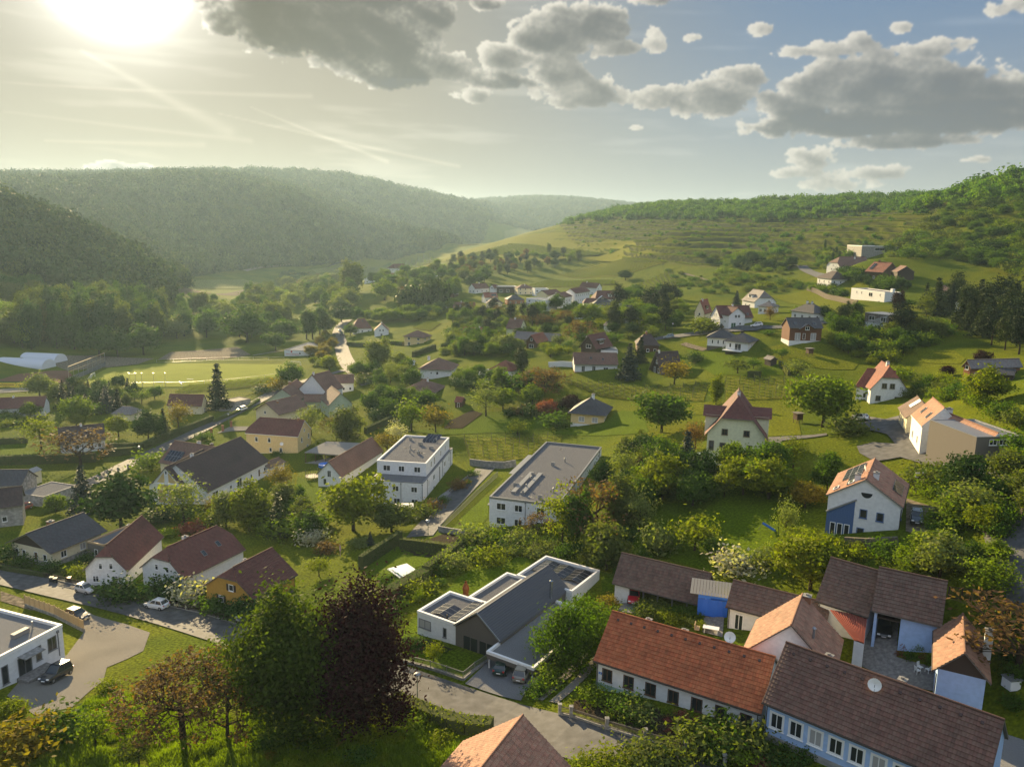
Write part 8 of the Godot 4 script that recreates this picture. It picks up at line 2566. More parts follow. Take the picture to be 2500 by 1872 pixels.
# a vineyard over four pixels of ground; rows run from the first side (0-1) direction; spacing in metres
func vineyard(w: String,px: Array,spacing: float,label: String,full := 1.0,sheet_m := "vine_ground",size := 1.0) -> void:
	var p := line_on_ground(w,px)
	if sheet_m: sheet("vineyard_ground",w,px,sheet_m,1,4.0)
	var leaf := []
	var wood := []
	var along: float = (p[0].distance_to(p[3])+p[1].distance_to(p[2]))*0.5
	var rows := int(along/spacing)
	for i in rows:
		var t := (i+0.5)/rows
		var a: Vector3 = p[0].lerp(p[3],t)
		var b: Vector3 = p[1].lerp(p[2],t)
		var d := Vector3(b.x - a.x,0,b.z - a.z)
		var n := int(d.length()/(4.0*size))
		for k in n:
			if rng.randf() > full: continue
			var q := a.lerp(b,(k+0.5)/n)
			var turn := Basis(Vector3.UP,-atan2(d.z,d.x)).scaled(Vector3(size,1.0+(size - 1.0)*0.4,size)*rng.randf_range(0.9,1.1))
			var x := Transform3D(turn,on_ground(q))
			leaf.append(x); wood.append(x)
	scatter("vineyard",label,"vineyard",proto.vine[0],M.lf_vine,leaf)
	scatter("vineyard_posts","bare stems, wires and stakes of the "+label.trim_prefix("young vines in "),"stakes",proto.vine[1],M.grey_wood,wood)

func build_vines() -> void:
	proto.vine = [vine_shape(),vine_wood()]
	vineyard("r6",[[1600,815],[2330,795],[2290,940],[1650,990]],3.0,"young vines in rows between apartment blocks and yellow bungalow")
	vineyard("r7",[[530,395],[1600,420],[1560,545],[780,500]],3.0,"young vines in rows below the white verandah house")
	vineyard("r7",[[1720,385],[2500,400],[2460,520],[1720,540]],2.4,"young vines in dense rows behind the lime house")
	vineyard("r5",[[1270,490],[2000,420],[2100,360],[1400,430]],2.4,"young vines in rows along the football pitch")
	vineyard("q3",[[1000,265],[1500,280],[1930,150],[1300,130]],3.2,"young vines in the broad field above the inn",1.0,"vine_ground",1.4)
	vineyard("q3",[[1510,400],[1990,210],[2060,345],[1730,435]],3.0,"young vines in the striped sloping plot beside the round dark tree",1.0,"vine_ground",1.3)
	vineyard("q3",[[700,365],[1480,350],[1480,320],[900,300]],2.6,"young vines in the narrow strip behind the terrace",1.0,"vine_ground",1.3)
	vineyard("d",[[960,566],[1260,553],[1430,520],[1100,528]],5.0,"young vines in the wide plots on the valley floor",0.9,"",2.6)
	vineyard("d",[[690,575],[960,560],[940,545],[740,556]],6.0,"young vines in the plain before the wooded hill",0.9,"",3.0)
	vineyard("q2",[[1500,745],[1640,690],[1760,700],[1660,770]],2.6,"young vines in the small plot behind the yellow villa")

func build_forest() -> void:
	# woods on the far side of the valley and along the ridges, each one mass of crowns
	var crown := crown_mesh(5,9.0,0.0,4.6,26,14,1.0,3.0,"dome")
	var kinds := [Color(0.85,0.95,0.8),Color(1.0,1.05,0.75),Color(0.7,0.85,0.75),Color(1.15,1.1,0.7),Color(0.6,0.72,0.7),Color(1.2,1.2,0.9)]
	var r := RandomNumberGenerator.new()
	r.seed = 31
	var xs := []
	var cs := []
	var tries := 0
	while tries < 90000 and xs.size() < 26000:
		tries += 1
		var far := 560.0*pow(3400.0/560.0,r.randf())
		var az := deg_to_rad(r.randf_range(-38.0,4.0))
		var p := Vector3(sin(az)*far,0,-cos(az)*far)
		if wooded(p.x,p.z) < 0.4: continue
		if noise.get_noise_2d(p.x*0.004+9.0,p.z*0.004) > 0.42 and smooth_height(p.x,p.z) > 60.0: continue      # clearings near the crest
		var s := r.randf_range(0.7,1.5)*(1.0+far/4000.0)
		xs.append(Transform3D(Basis(Vector3.UP,r.randf()*TAU).scaled(Vector3(s,s*r.randf_range(0.9,1.5),s)),Vector3(p.x,ground(p.x,p.z) - 1.0,p.z)))
		cs.append(kinds[r.randi() % 6]*r.randf_range(0.7,1.25))
	scatter("forest","dense mixed forest covering the hills across the valley","forest",crown,M.lf_forest,xs,cs)
	# far blue hills
	xs = []; cs = []
	while xs.size() < 3500:
		var far := r.randf_range(2600.0,4700.0)
		var az := deg_to_rad(r.randf_range(-8.0,16.0))
		var p := Vector3(sin(az)*far,0,-cos(az)*far)
		if smooth_height(p.x,p.z) < 34.0+10.0*noise.get_noise_2d(p.x*0.004,p.z*0.004):
			if r.randf() > 0.1: continue
		var s := r.randf_range(1.4,2.4)
		xs.append(Transform3D(Basis(Vector3.UP,r.randf()*TAU).scaled(Vector3(s,s,s)),Vector3(p.x,ground(p.x,p.z) - 1.0,p.z)))
		cs.append(kinds[r.randi() % 6])
	scatter("forest","distant woods on the hills closing the valley","forest",crown,M.lf_forest,xs,cs)
	# ridge line and gullies of the terraced hills, scrub between the terraces
	xs = []; cs = []
	tries = 0
	while tries < 40000 and xs.size() < 5200:
		tries += 1
		var far := r.randf_range(380.0,1500.0)
		var az := deg_to_rad(r.randf_range(-2.0,40.0))
		var p := Vector3(sin(az)*far,0,-cos(az)*far)
		var h := smooth_height(p.x,p.z)
		if far < 480.0 and az < deg_to_rad(20.0): continue
		var k := terraced(p.x,p.z,h)
		if k < 0.3: continue
		var t := h/5.0+0.35*noise.get_noise_2d(p.x*0.006,p.z*0.006)
		var f := t - floorf(t)
		var scrub := noise.get_noise_2d(p.x*0.011+5.0,p.z*0.011)
		var crest := h > 92.0+12.0*scrub and far < 900.0 or (far > 850.0 and h > 86.0+10.0*scrub)
		if not crest and not ((f > 0.55 and r.randf() < 0.35) or scrub > 0.42): continue
		var s := r.randf_range(0.5,1.1) if crest else r.randf_range(0.16,0.42)
		if scrub > 0.42: s *= 1.5
		xs.append(Transform3D(Basis(Vector3.UP,r.randf()*TAU).scaled(Vector3(s,s,s)),Vector3(p.x,ground(p.x,p.z) - 0.4,p.z)))
		cs.append(kinds[r.randi() % 6]*1.3)
	scatter("scrub","scrub and small trees along the banks of the vineyard terraces","scrub",crown,M.lf_mid,xs,cs)
	# contour rows of vines on the terraces
	xs = []
	tries = 0
	while tries < 30000 and xs.size() < 9000:
		tries += 1
		var far := 520.0*pow(1400.0/520.0,r.randf())
		var az := deg_to_rad(r.randf_range(0.0,38.0))
		var p := Vector3(sin(az)*far,0,-cos(az)*far)
		var h := smooth_height(p.x,p.z)
		if terraced(p.x,p.z,h) < 0.4: continue
		var t := h/5.0+0.35*noise.get_noise_2d(p.x*0.006,p.z*0.006)
		var f := t - floorf(t)
		if f > 0.6: continue
		var e := 4.0
		var gr := Vector2(smooth_height(p.x+e,p.z) - smooth_height(p.x - e,p.z),smooth_height(p.x,p.z+e) - smooth_height(p.x,p.z - e))
		var a := atan2(gr.x,-gr.y)
		xs.append(Transform3D(Basis(Vector3.UP,-a).scaled(Vector3(1.6,1.0,1.4)),Vector3(p.x,ground(p.x,p.z),p.z)))
	scatter("terrace_vines","rows of vines following the hillside terraces","vines",proto.vine[0],M.lf_vine,xs)
	print("forest ",Time.get_ticks_msec())

# ------------------------------------------------------------------ cars, fences, lamps and other small things
func car(label: String,w: String,x: float,y: float,tx: float,ty: float,paint: Color,l := 4.2,tall := 1.5,group := "") -> void:
	# stands at one pixel and points its front towards another
	var a := spot(z(w,x,y)[0],z(w,x,y)[1])
	var b := spot(z(w,tx,ty)[0],z(w,tx,ty)[1])
	var d := Vector3(b.x - a.x,0,b.z - a.z).normalized()
	var r := d.cross(Vector3.UP)
	var up := Vector3(ground(a.x+d.x,a.z+d.z) - ground(a.x - d.x,a.z - d.z),0,0).x*0.5
	var f := (d+Vector3(0,up,0)).normalized()
	var o := thing("car",label,"car",Transform3D(Basis(r,r.cross(f),-f),a+Vector3(0,lift_at(a)*2.5,0)),group)
	var key := "paint %s" % paint.to_html()
	if not M.has(key):
		var m := mat(key,paint.r,paint.g,paint.b,0.35)
		m.clearcoat_enabled = true
		m.clearcoat_roughness = 0.08
	# the body as cross-sections from nose to tail: [z, half width, sill, shoulder]
	var h := l*0.5
	var body := MB.new()
	var s := [[-h,0.62,0.42,0.62],[-h+0.12,0.78,0.3,0.74],[-h+0.7,0.86,0.24,0.88],[-h*0.42,0.88,0.24,0.97],[0.0,0.89,0.24,1.0],[h*0.55,0.89,0.24,1.02],[h - 0.25,0.85,0.28,1.0],[h,0.7,0.42,0.86]]
	for i in s.size() - 1:
		var p: Array = s[i]
		var q: Array = s[i+1]
		var ring := func(k: Array) -> Array: return [Vector3(-k[1]+0.06,k[2],k[0]),Vector3(-k[1],lerpf(k[2],k[3],0.45),k[0]),Vector3(-k[1]+0.05,k[3] - 0.06,k[0]),Vector3(-k[1]+0.16,k[3],k[0]),Vector3(k[1] - 0.16,k[3],k[0]),Vector3(k[1] - 0.05,k[3] - 0.06,k[0]),Vector3(k[1],lerpf(k[2],k[3],0.45),k[0]),Vector3(k[1] - 0.06,k[2],k[0])]
		var u: Array = ring.call(p)
		var v: Array = ring.call(q)
		for j in 8: body.quad(u[j],v[j],v[(j+1) % 8],u[(j+1) % 8])
		if i == 0: body.fan(u)
		if i == s.size() - 2:
			v.reverse()
			body.fan(v)
	part(o,"body",body,M[key])
	# cabin: glass all round under a painted roof
	var zf := -h*0.42
	var zr := h - 0.3
	var cab := MB.new()
	var lo := [Vector3(-0.78,0.98,zf),Vector3(0.78,0.98,zf),Vector3(0.78,1.0,zr),Vector3(-0.78,1.0,zr)]
	var hi := [Vector3(-0.6,tall - 0.06,zf+0.75),Vector3(0.6,tall - 0.06,zf+0.75),Vector3(0.6,tall - 0.08,zr - 0.35),Vector3(-0.6,tall - 0.08,zr - 0.35)]
	for i in 4: cab.quad(lo[(i+1) % 4],lo[i],hi[i],hi[(i+1) % 4])
	part(o,"windows",cab,M.glass)
	var roof := MB.new()
	roof.box(Vector3(-0.62,tall - 0.1,zf+0.72),Vector3(0.62,tall,zr - 0.32))
	for i in 4: roof.bar(lo[i],hi[i],0.09)
	for sx in [-1.0,1.0]: roof.bar(Vector3(sx*0.79,0.98,lerpf(zf,zr,0.5)),Vector3(sx*0.61,tall - 0.05,lerpf(zf,zr,0.5)),0.07)
	part(o,"roof",roof,M[key])
	for q in [[-0.78,-h+0.78],[0.78,-h+0.78],[-0.78,h - 0.75],[0.78,h - 0.75]]:
		var t := MB.new()
		t.tube([Vector3(q[0] - 0.11,0.32,q[1]),Vector3(q[0]+0.12,0.32,q[1])],[0.32,0.32],12)
		t.tube([Vector3(q[0]+0.11,0.32,q[1]),Vector3(q[0] - 0.12,0.32,q[1])],[0.319,0.319],12)
		var tyre := part(o,"wheel",t,M.rubber)
		var rim := MB.new()
		rim.tube([Vector3(q[0],0.32,q[1]),Vector3(q[0]+signf(q[0])*0.135,0.32,q[1])],[0.2,0.18],10)
		part(tyre,"rim",rim,M.steel)
	for sx in [-0.58,0.58]:
		var hl := MB.new()
		hl.cbox(Vector3(sx,0.68,-h+0.08),Vector3(0.32,0.14,0.14))
		part(o,"headlight",hl,M.white_trim)
		var tl := MB.new()
		tl.cbox(Vector3(sx*1.05,0.84,h - 0.1),Vector3(0.24,0.18,0.2))
		part(o,"tail_light",tl,M.red_paint)
	var np := MB.new()
	np.cbox(Vector3(0,0.6,h),Vector3(0.5,0.12,0.03)); np.cbox(Vector3(0,0.45,-h),Vector3(0.5,0.12,0.03))
	part(o,"number_plate",np,M.white_trim)

func lamp(label: String,w: String,x: float,y: float,h := 4.0) -> void:
	var a := spot(z(w,x,y)[0],z(w,x,y)[1])
	var o := thing("street_lamp",label,"lamp",Transform3D(Basis(),a),"village street lamps")
	var p := MB.new()
	p.tube([Vector3(0,-0.4,0),Vector3(0,h - 0.5,0)],[0.06,0.045],8)
	part(o,"pole",p,M.green_paint)
	var b := MB.new()
	b.lathe([[0.05,h - 0.5],[0.2,h - 0.4],[0.22,h - 0.15]],14)
	part(o,"globe",b,M.white_trim)
	var c := MB.new()
	c.lathe([[0.24,h - 0.16],[0.42,h - 0.1],[0.38,h],[0.2,h+0.1],[0.02,h+0.13]],14)
	part(o,"hood",c,M.zinc)

# posts, rails and pickets along a line; every bay's pickets are one part
func fence(label: String,w: String,px: Array,h: float,post: float,m: String,pickets := 0.16,wall := 0.0,pillar := 0.0,rail_m := "") -> void:
	var line := line_on_ground(w,px)
	var o := thing("fence",label,"fence",Transform3D())
	var pm: Material = M[m]
	var at := []
	for i in line.size() - 1:
		var n := maxi(1,roundi(line[i].distance_to(line[i+1])/post))
		for k in n: at.append(on_ground(line[i].lerp(line[i+1],float(k)/n)))
	at.append(line[-1])
	for i in at.size():
		var p := MB.new()
		var s := pillar if pillar > 0.0 else 0.08
		p.box(at[i]+Vector3(-s*0.5,-0.4,-s*0.5),at[i]+Vector3(s*0.5,h+(0.15 if pillar > 0.0 else 0.02),s*0.5))
		if pillar > 0.0: p.box(at[i]+Vector3(-s*0.62,h+0.15,-s*0.62),at[i]+Vector3(s*0.62,h+0.24,s*0.62))
		part(o,"post",p,M.concrete if pillar > 0.0 else pm)
		if i == at.size() - 1: break
		var a: Vector3 = at[i]
		var b: Vector3 = at[i+1]
		if wall > 0.0:
			var q := MB.new()
			q.bar(a+Vector3(0,wall*0.5 - 0.2,0),b+Vector3(0,wall*0.5 - 0.2,0),0.24,wall+0.4)
			part(o,"footing",q,M.concrete)
		var r := MB.new()
		for y in [wall+0.12,h - 0.1]: r.bar(a+Vector3(0,y,0),b+Vector3(0,y,0),0.05,0.07)
		part(o,"rail",r,pm)
		if pickets > 0.0:
			var k := MB.new()
			var d: Vector3 = b - a
			var n := int(d.length()/pickets)
			for j in n:
				var c := a+d*((j+0.5)/n)
				k.bar(c+Vector3(0,wall+0.05,0),c+Vector3(0,h,0),pickets*0.45,0.025)
			part(o,"pickets",k,pm).set_meta("kind","stuff")

func board_fence() -> void:
	var line := line_on_ground("r1",[[150,690],[330,755],[505,845]])
	var o := thing("fence","new pale wooden board fence on low wall by the flat white house","fence",Transform3D())
	for i in 2:
		for k in 6:
			var a := on_ground(line[i].lerp(line[i+1],k/6.0))
			var b := on_ground(line[i].lerp(line[i+1],(k+1)/6.0))
			var p := MB.new()
			p.bar(a+Vector3(0,-0.3,0),a+Vector3(0,2.1,0),0.12)
			part(o,"post",p,M.pale_wood)
			for j in 7:
				var q := MB.new()
				q.bar(a+Vector3(0,0.62+j*0.2,0),b+Vector3(0,0.62+j*0.2,0),0.04,0.18)
				part(o,"board",q,M.pale_wood)
			var wl := MB.new()
			wl.bar(a+Vector3(0,0.1,0),b+Vector3(0,0.1,0),0.25,0.8)
			part(o,"footing",wl,M.concrete)

func stone_wall(label: String,w: String,px: Array,h: float,m := "stone",t := 0.5) -> void:
	var line := smooth_line(line_on_ground(w,px),4.0)
	var mb := MB.new()
	for i in line.size() - 1:
		var a := on_ground(line[i])
		var b := on_ground(line[i+1])
		mb.bar(a+Vector3(0,h*0.5 - 0.5,0),b+Vector3(0,h*0.5 - 0.5,0),t,h+1.0)
	single("wall",mb,M[m],label,"wall")

func at_px(w: String,x: float,y: float,deg := 0.0) -> Transform3D:
	var a := spot(z(w,x,y)[0],z(w,x,y)[1])
	return facing(a,deg)

func text_part(o: Node,words: String,size: float,m: String,x: Transform3D) -> void:
	var t := TextMesh.new()
	t.text = words
	t.font_size = 64
	t.pixel_size = size/64.0
	t.depth = 0.02
	part(o,"lettering",t,M[m],x)

func build_things() -> void:
	# cars
	car("silver hatchback parked on the street by the bungalow's garden gate","r1",515,610,700,660,Color(0.5,0.5,0.5),4.1)
	car("white car with dark windows parked on the street by the walnut","r1",945,705,780,670,Color(0.7,0.71,0.72),4.4,1.6)
	car("dark blue car parked nose out by the pale board fence","r1",465,765,590,800,Color(0.015,0.02,0.04),4.4)
	car("black van parked on the gravel before the flat white house","r1",335,1130,150,1230,Color(0.008,0.011,0.02),4.5,1.85)
	car("dark green small car with red tail lights under the carport","s7",1045,1230,1130,1060,Color(0.006,0.03,0.022),3.8,1.42)
	car("bronze-grey car parked under the carport next to the green one","s7",1260,1290,1350,1120,Color(0.20,0.18,0.15),4.4,1.6)
	car("bright red car inside the open-fronted barn","r3",855,655,850,760,Color(0.5,0.015,0.03),4.2)
	car("white car parked in the yard by the globe-shaped tree","r8",905,690,750,680,Color(0.75,0.76,0.78),4.4,1.6)
	car("black car on the brown parking yard of the blue-cornered house","r8",1320,1430,1325,1560,Color(0.012,0.012,0.014),4.3)
	car("white car parked on the lane by the low garage","r5",1775,615,1650,650,Color(0.75,0.76,0.78),4.4,1.6)
	car("dark car parked beside the white gabled house","s4",430,690,300,700,Color(0.02,0.02,0.022),4.4)
	car("white car parked before the green garage door","s4",930,660,860,668,Color(0.75,0.76,0.78),4.4,1.6)
	car("pale blue car standing at the side of the hill road","q4",150,1005,60,1020,Color(0.2,0.28,0.36),4.2)
	car("white car driving out along the road","q2",845,775,830,740,Color(0.7,0.71,0.73),4.3)
	car("black car following on the road","q2",862,808,848,770,Color(0.015,0.015,0.017),4.3)
	car("white car behind the pale roadside tree","q2",1495,1065,1420,1060,Color(0.75,0.76,0.78),4.4)
	car("second white car parked in the roadside garden drive","q2",1490,1088,1415,1082,Color(0.72,0.73,0.75),4.4)
	car("old red car beside the bare brick house","r5",168,1345,120,1360,Color(0.3,0.06,0.05),4.2)
	car("dark car in the shade of the big barn's gateway","r4",880,815,880,950,Color(0.01,0.01,0.012),4.3)
	# street lamps
	for q in [["by the villa's street fence","s7",165,1575],["at the lane hedge","r5",1025,968],["below the baroque gable","r5",1165,1375],["at the end of the apartment lane","r6",1340,1560],["by the yard of the row house","r8",925,775],["at the lane gate pillars","r5",1680,712],["by the hill road bend","q4",185,945]]:
		lamp("green-poled street lamp "+q[0],q[1],q[2],q[3])
	# fences and walls
	fence("picket fence between stone pillars before the long white house","r3",[[410,1345],[478,1358],[693,1432],[923,1500],[1165,1580],[1400,1660]],1.15,8.0,"grey_wood",0.13,0.3,0.36)
	fence("thin metal fence on low wall round the villa's front lawn","s7",[[-60,1120],[300,1210],[640,1325],[760,1225],[900,1130]],1.25,2.4,"steel",0.12,0.35)
	fence("dark mesh fence along the apartment lane","r6",[[1430,1490],[1560,1370],[1700,1230],[1850,1095]],1.3,2.5,"grey_trim",0.2)
	fence("dark street fence before the white gabled houses","r1",[[320,535],[470,570],[640,625],[800,650],[1000,690],[1200,735],[1420,800],[1530,820]],1.2,3.0,"dark_wood",0.2,0.3)
	fence("dark picket fence before the charcoal bungalow","r1",[[-30,455],[130,490],[300,530]],1.1,3.0,"dark_wood",0.2)
	fence("timber rail fence along the lane by the transformer kiosk","r5",[[735,1105],[790,1085],[940,1035],[1050,1000]],1.1,4.0,"dark_wood",0.0,0.0,0.4)
	fence("wire fence on posts along the football pitch","q1",[[600,1105],[820,1095],[1100,1085],[1400,1085],[1750,1062],[2180,1010]],2.0,9.0,"steel",0.0)
	fence("wire fence on posts between pitch and sand court","q1",[[1205,900],[1720,880],[2190,880]],1.6,8.0,"steel",0.0)
	fence("dark garden fence of the farm's side garden","r4",[[1270,640],[1350,650],[1500,665]],1.5,2.5,"dark_wood",0.14)
	board_fence()
	stone_wall("long dry-stone wall below the white flat bungalow","s5",[[60,715],[200,760],[370,840],[480,860],[740,925]],2.4)
	stone_wall("grey concrete retaining wall at the end of the apartment lane","r6",[[1650,1012],[1780,1030],[1900,1035],[1990,1020]],1.8,"concrete",0.3)
	stone_wall("pale garden wall of the veranda house","r7",[[420,290],[520,285],[605,290]],2.0,"white_plaster",0.3)
	stone_wall("low concrete wall at the lower end of the apartment lane","r6",[[1420,1500],[1500,1515],[1610,1530]],1.2,"concrete",0.3)
	stone_wall("rough stone bank wall beside the hill road","r8",[[1990,1160],[2020,1230],[2060,1330],[2108,1420]],1.4)
	stone_wall("weathered garden wall below the blue-cornered house","r8",[[800,1600],[950,1610],[1190,1600]],1.2)
	for q in [[1553,790],[1637,765],[1698,735]]:
		var p := MB.new()
		p.box(Vector3(-0.4,-0.5,-0.4),Vector3(0.4,2.2,0.4)); p.box(Vector3(-0.48,2.2,-0.48),Vector3(0.48,2.35,0.48))
		single("gate_pillar",p,M.brick,"old brick gate pillar beside the lane at the yellow townhouse","pillar",at_px("r5",q[0],q[1],20.0),"gate pillars at the lane")
	# pools
	var dome := thing("pool_enclosure","arched glass pool enclosure beside the lime house","pool",at_px("r7",1610,1030,8.0))
	var d := MB.new()
	for k in 4:
		var r0 := 2.3+k*0.16
		for i in 10:
			var a := PI*i/10.0
			var b := PI*(i+1)/10.0
			d.quad(Vector3(-cos(a)*r0,sin(a)*r0*0.7,3.4 - k*1.9),Vector3(-cos(b)*r0,sin(b)*r0*0.7,3.4 - k*1.9),Vector3(-cos(b)*r0,sin(b)*r0*0.7,1.5 - k*1.9),Vector3(-cos(a)*r0,sin(a)*r0*0.7,1.5 - k*1.9))
	part(dome,"glazing",d,M.pool_cover)
	var ribs := MB.new()
	for k in 5:
		var r0 := 2.3+k*0.16
		var ring := []
		for i in 11: ring.append(Vector3(-cos(PI*i/10.0)*r0,sin(PI*i/10.0)*r0*0.7,3.4 - k*1.9))
		for i in 10: ribs.bar(ring[i],ring[i+1],0.07)
	part(dome,"ribs",ribs,M.zinc)
	var deck := MB.new()
	deck.box(Vector3(-3.6,-0.6,-5.0),Vector3(3.6,0.08,4.4))
	part(dome,"deck",deck,M.paving)
	var pool := thing("pool","covered swimming pool on the hedged lawn","pool",at_px("r2",985,505,38.0))
	var pc := MB.new()
	pc.box(Vector3(-1.9,0.0,-4.2),Vector3(1.9,0.18,4.2))
	part(pool,"rim",pc,M.white_trim)
	var cv := MB.new()
	for i in 8: cv.quad(Vector3(-1.6,0.2+0.25*sin(PI*i/8.0),3.9 - i),Vector3(1.6,0.2+0.25*sin(PI*i/8.0),3.9 - i),Vector3(1.6,0.2+0.25*sin(PI*(i+1)/8.0),2.9 - i),Vector3(-1.6,0.2+0.25*sin(PI*(i+1)/8.0),2.9 - i))
	part(pool,"cover",cv,M.pool_sheet)
	# garden things
	var tarp := thing("tarpaulin","blue tarpaulin hung between open barn and white outbuilding","tarpaulin",at_px("r3",1325,760,-16.0))
	var tp := MB.new()
	for i in 6: tp.quad(Vector3(-1.9+i*0.64,0.2,0.1*(i % 2)),Vector3(-1.26+i*0.64,0.2,0.1*((i+1) % 2)),Vector3(-1.26+i*0.64,2.6,0.12*((i+1) % 2)),Vector3(-1.9+i*0.64,2.6,0.12*(i % 2)))
	tp.quad(Vector3(-1.9,2.6,0.0),Vector3(1.95,2.6,0.0),Vector3(1.95,2.8,-1.6),Vector3(-1.9,2.8,-1.6))
	part(tarp,"sheet",tp,M.tarpaulin)
	var rf := MB.new()
	for i in 14: rf.bar(Vector3(-3.2+i*0.4,3.25,0.5),Vector3(-3.2+i*0.4,3.7,-3.4),0.36,0.05)
	single("lean_to",rf,M.grey_sheet,"grey corrugated roof over the gap beside the blue tarpaulin","roof",at_px("r3",1345,760,-16.0))
	var sl := thing("slide","blue children's slide on the big lawn","slide",at_px("r4",190,240,60.0))
	var ch := MB.new()
	ch.bar(Vector3(0,1.1,-1.0),Vector3(0,0.2,1.1),0.45,0.06); ch.bar(Vector3(-0.22,1.2,-1.0),Vector3(-0.22,0.3,1.1),0.05,0.16); ch.bar(Vector3(0.22,1.2,-1.0),Vector3(0.22,0.3,1.1),0.05,0.16)
	part(sl,"chute",ch,M.blue_paint)
	var ld := MB.new()
	for sx in [-0.2,0.2]: ld.bar(Vector3(sx,0,-1.5),Vector3(sx,1.3,-1.0),0.05)
	for i in 4: ld.bar(Vector3(-0.2,0.25+i*0.27,-1.4+i*0.1),Vector3(0.2,0.25+i*0.27,-1.4+i*0.1),0.04)
	part(sl,"ladder",ld,M.steel)
	var tr := thing("trampoline","round trampoline with dark net beside the long barn","trampoline",at_px("r6",490,1110))
	var fr := MB.new()
	for i in 12:
		var a := TAU*i/12.0
		var b := TAU*(i+1)/12.0
		var p := Vector3(cos(a),0,sin(a))*1.9
		var q := Vector3(cos(b),0,sin(b))*1.9
		fr.bar(p+Vector3(0,0.8,0),q+Vector3(0,0.8,0),0.08)
		if i % 2 == 0: fr.bar(p,p+Vector3(0,2.5,0),0.06)
	part(tr,"frame",fr,M.steel)
	var nt := MB.new()
	for i in 24:
		var a := TAU*i/24.0
		nt.bar(Vector3(cos(a)*1.85,0.8,sin(a)*1.85),Vector3(cos(a)*1.85,2.4,sin(a)*1.85),0.12,0.02)
	part(tr,"net",nt,M.black)
	var mt := MB.new()
	mt.lathe([[1.85,0.78],[0.0,0.8]],16)
	part(tr,"mat",mt,M.black)
	var pl := thing("paddling_pool","round blue paddling pool by the open carport","pool",at_px("r6",578,1020))
	var pp := MB.new()
	pp.lathe([[1.7,0.0],[1.7,0.75],[1.55,0.75],[1.5,0.55],[0.0,0.55]],20)
	part(pl,"basin",pp,M.blue_paint)
	var sc := MB.new()
	sc.lathe([[0.5,-0.2],[0.42,0.5],[0.55,1.2],[0.3,1.9],[0.12,2.1],[0.2,2.3],[0.0,2.45]],10)
	single("sculpture",sc,M.rust,"rust-brown standing sculpture on the villa lawn","sculpture",at_px("s7",668,440))
	for q in [[1100,1075,30.0],[1150,1090,200.0],[1085,1095,100.0]]:
		var c := thing("garden_chair","white garden chair in the farmyard","chair",at_px("r4",q[0],q[1],q[2]),"white chairs in the farmyard")
		var seat := MB.new()
		seat.cbox(Vector3(0,0.44,0),Vector3(0.5,0.05,0.5))
		part(c,"seat",seat,M.white_trim)
		var bk := MB.new()
		for i in 5: bk.bar(Vector3(-0.2+i*0.1,0.46,-0.24),Vector3(-0.2+i*0.1,0.95,-0.32),0.05,0.03)
		part(c,"backrest",bk,M.white_trim)
		for lx in [-0.22,0.22]:
			for lz in [-0.22,0.22]:
				var lg := MB.new()
				lg.bar(Vector3(lx,0,lz),Vector3(lx,0.44,lz),0.05)
				part(c,"leg",lg,M.white_trim)
	var tb := thing("garden_table","white garden table with benches in the inner courtyard","table",at_px("r3",1320,850,-20.0))
	var top := MB.new()
	top.cbox(Vector3(0,0.74,0),Vector3(2.0,0.06,0.9))
	part(tb,"tabletop",top,M.white_trim)
	for sx in [-0.8,0.8]:
		var lg := MB.new()
		lg.cbox(Vector3(sx,0.36,0),Vector3(0.08,0.72,0.7))
		part(tb,"leg",lg,M.white_trim)
	var bn := MB.new()
	bn.cbox(Vector3(-1.7,0.45,0.2),Vector3(0.6,0.08,1.2)); bn.cbox(Vector3(-2.0,0.8,0.2),Vector3(0.08,0.6,1.2))
	single("garden_bench",bn,M.pale_wood,"orange-brown wooden bench by the courtyard table","bench",at_px("r3",1320,850,-20.0))
	for q in [[310,545,"black"],[332,552,"black"],[415,548,"red_paint"],[1185,700,"grey_trim"]]:
		var bi := thing("wheelie_bin",("red" if q[2] == "red_paint" else "dark")+" wheeled bin at the street fence","bin",at_px("r1",q[0],q[1],15.0),"bins at the street fence")
		var bb := MB.new()
		bb.box(Vector3(-0.3,0.05,-0.35),Vector3(0.3,0.95,0.35))
		part(bi,"bin_body",bb,M.black)
		var lid := MB.new()
		lid.box(Vector3(-0.33,0.95,-0.4),Vector3(0.33,1.05,0.38))
		part(bi,"lid",lid,M[q[2]])
	var sg := thing("sign","small white sign board at the ochre cottage's fence","sign",at_px("r1",1438,800,-20.0))
	var sb := MB.new()
	sb.cbox(Vector3(0,1.0,0.1),Vector3(1.1,0.7,0.04))
	part(sg,"board",sb,M.white_trim)
	var mk := MB.new()
	for k in 9: mk.cbox(Vector3(-0.44+k*0.11,1.15 if k != 2 else 1.16,0.125),Vector3(0.08,0.12,0.01))
	for k in 4: mk.cbox(Vector3(-0.25+k*0.16,0.9,0.125),Vector3(0.1,0.07,0.01))
	part(sg,"print",mk,M.blue_paint)
	var hv := thing("beehive","white beehive box at the edge of the farm garden","beehive",at_px("r4",1645,1190,10.0))
	var hb := MB.new()
	hb.box(Vector3(-0.6,0.2,-0.6),Vector3(0.6,1.3,0.6))
	part(hv,"box",hb,M.white_trim)
	var ht := MB.new()
	ht.box(Vector3(-0.7,1.3,-0.7),Vector3(0.7,1.4,0.7))
	part(hv,"lid",ht,M.zinc)
	var hp := thing("basketball_hoop","basketball backboard on a pole behind the blue-cornered house","hoop",at_px("r8",1315,1215,10.0))
	var po := MB.new()
	po.bar(Vector3(0,-0.3,0),Vector3(0,3.2,0),0.1)
	part(hp,"pole",po,M.steel)
	var bd := MB.new()
	bd.cbox(Vector3(0,3.1,0.3),Vector3(1.4,0.9,0.05))
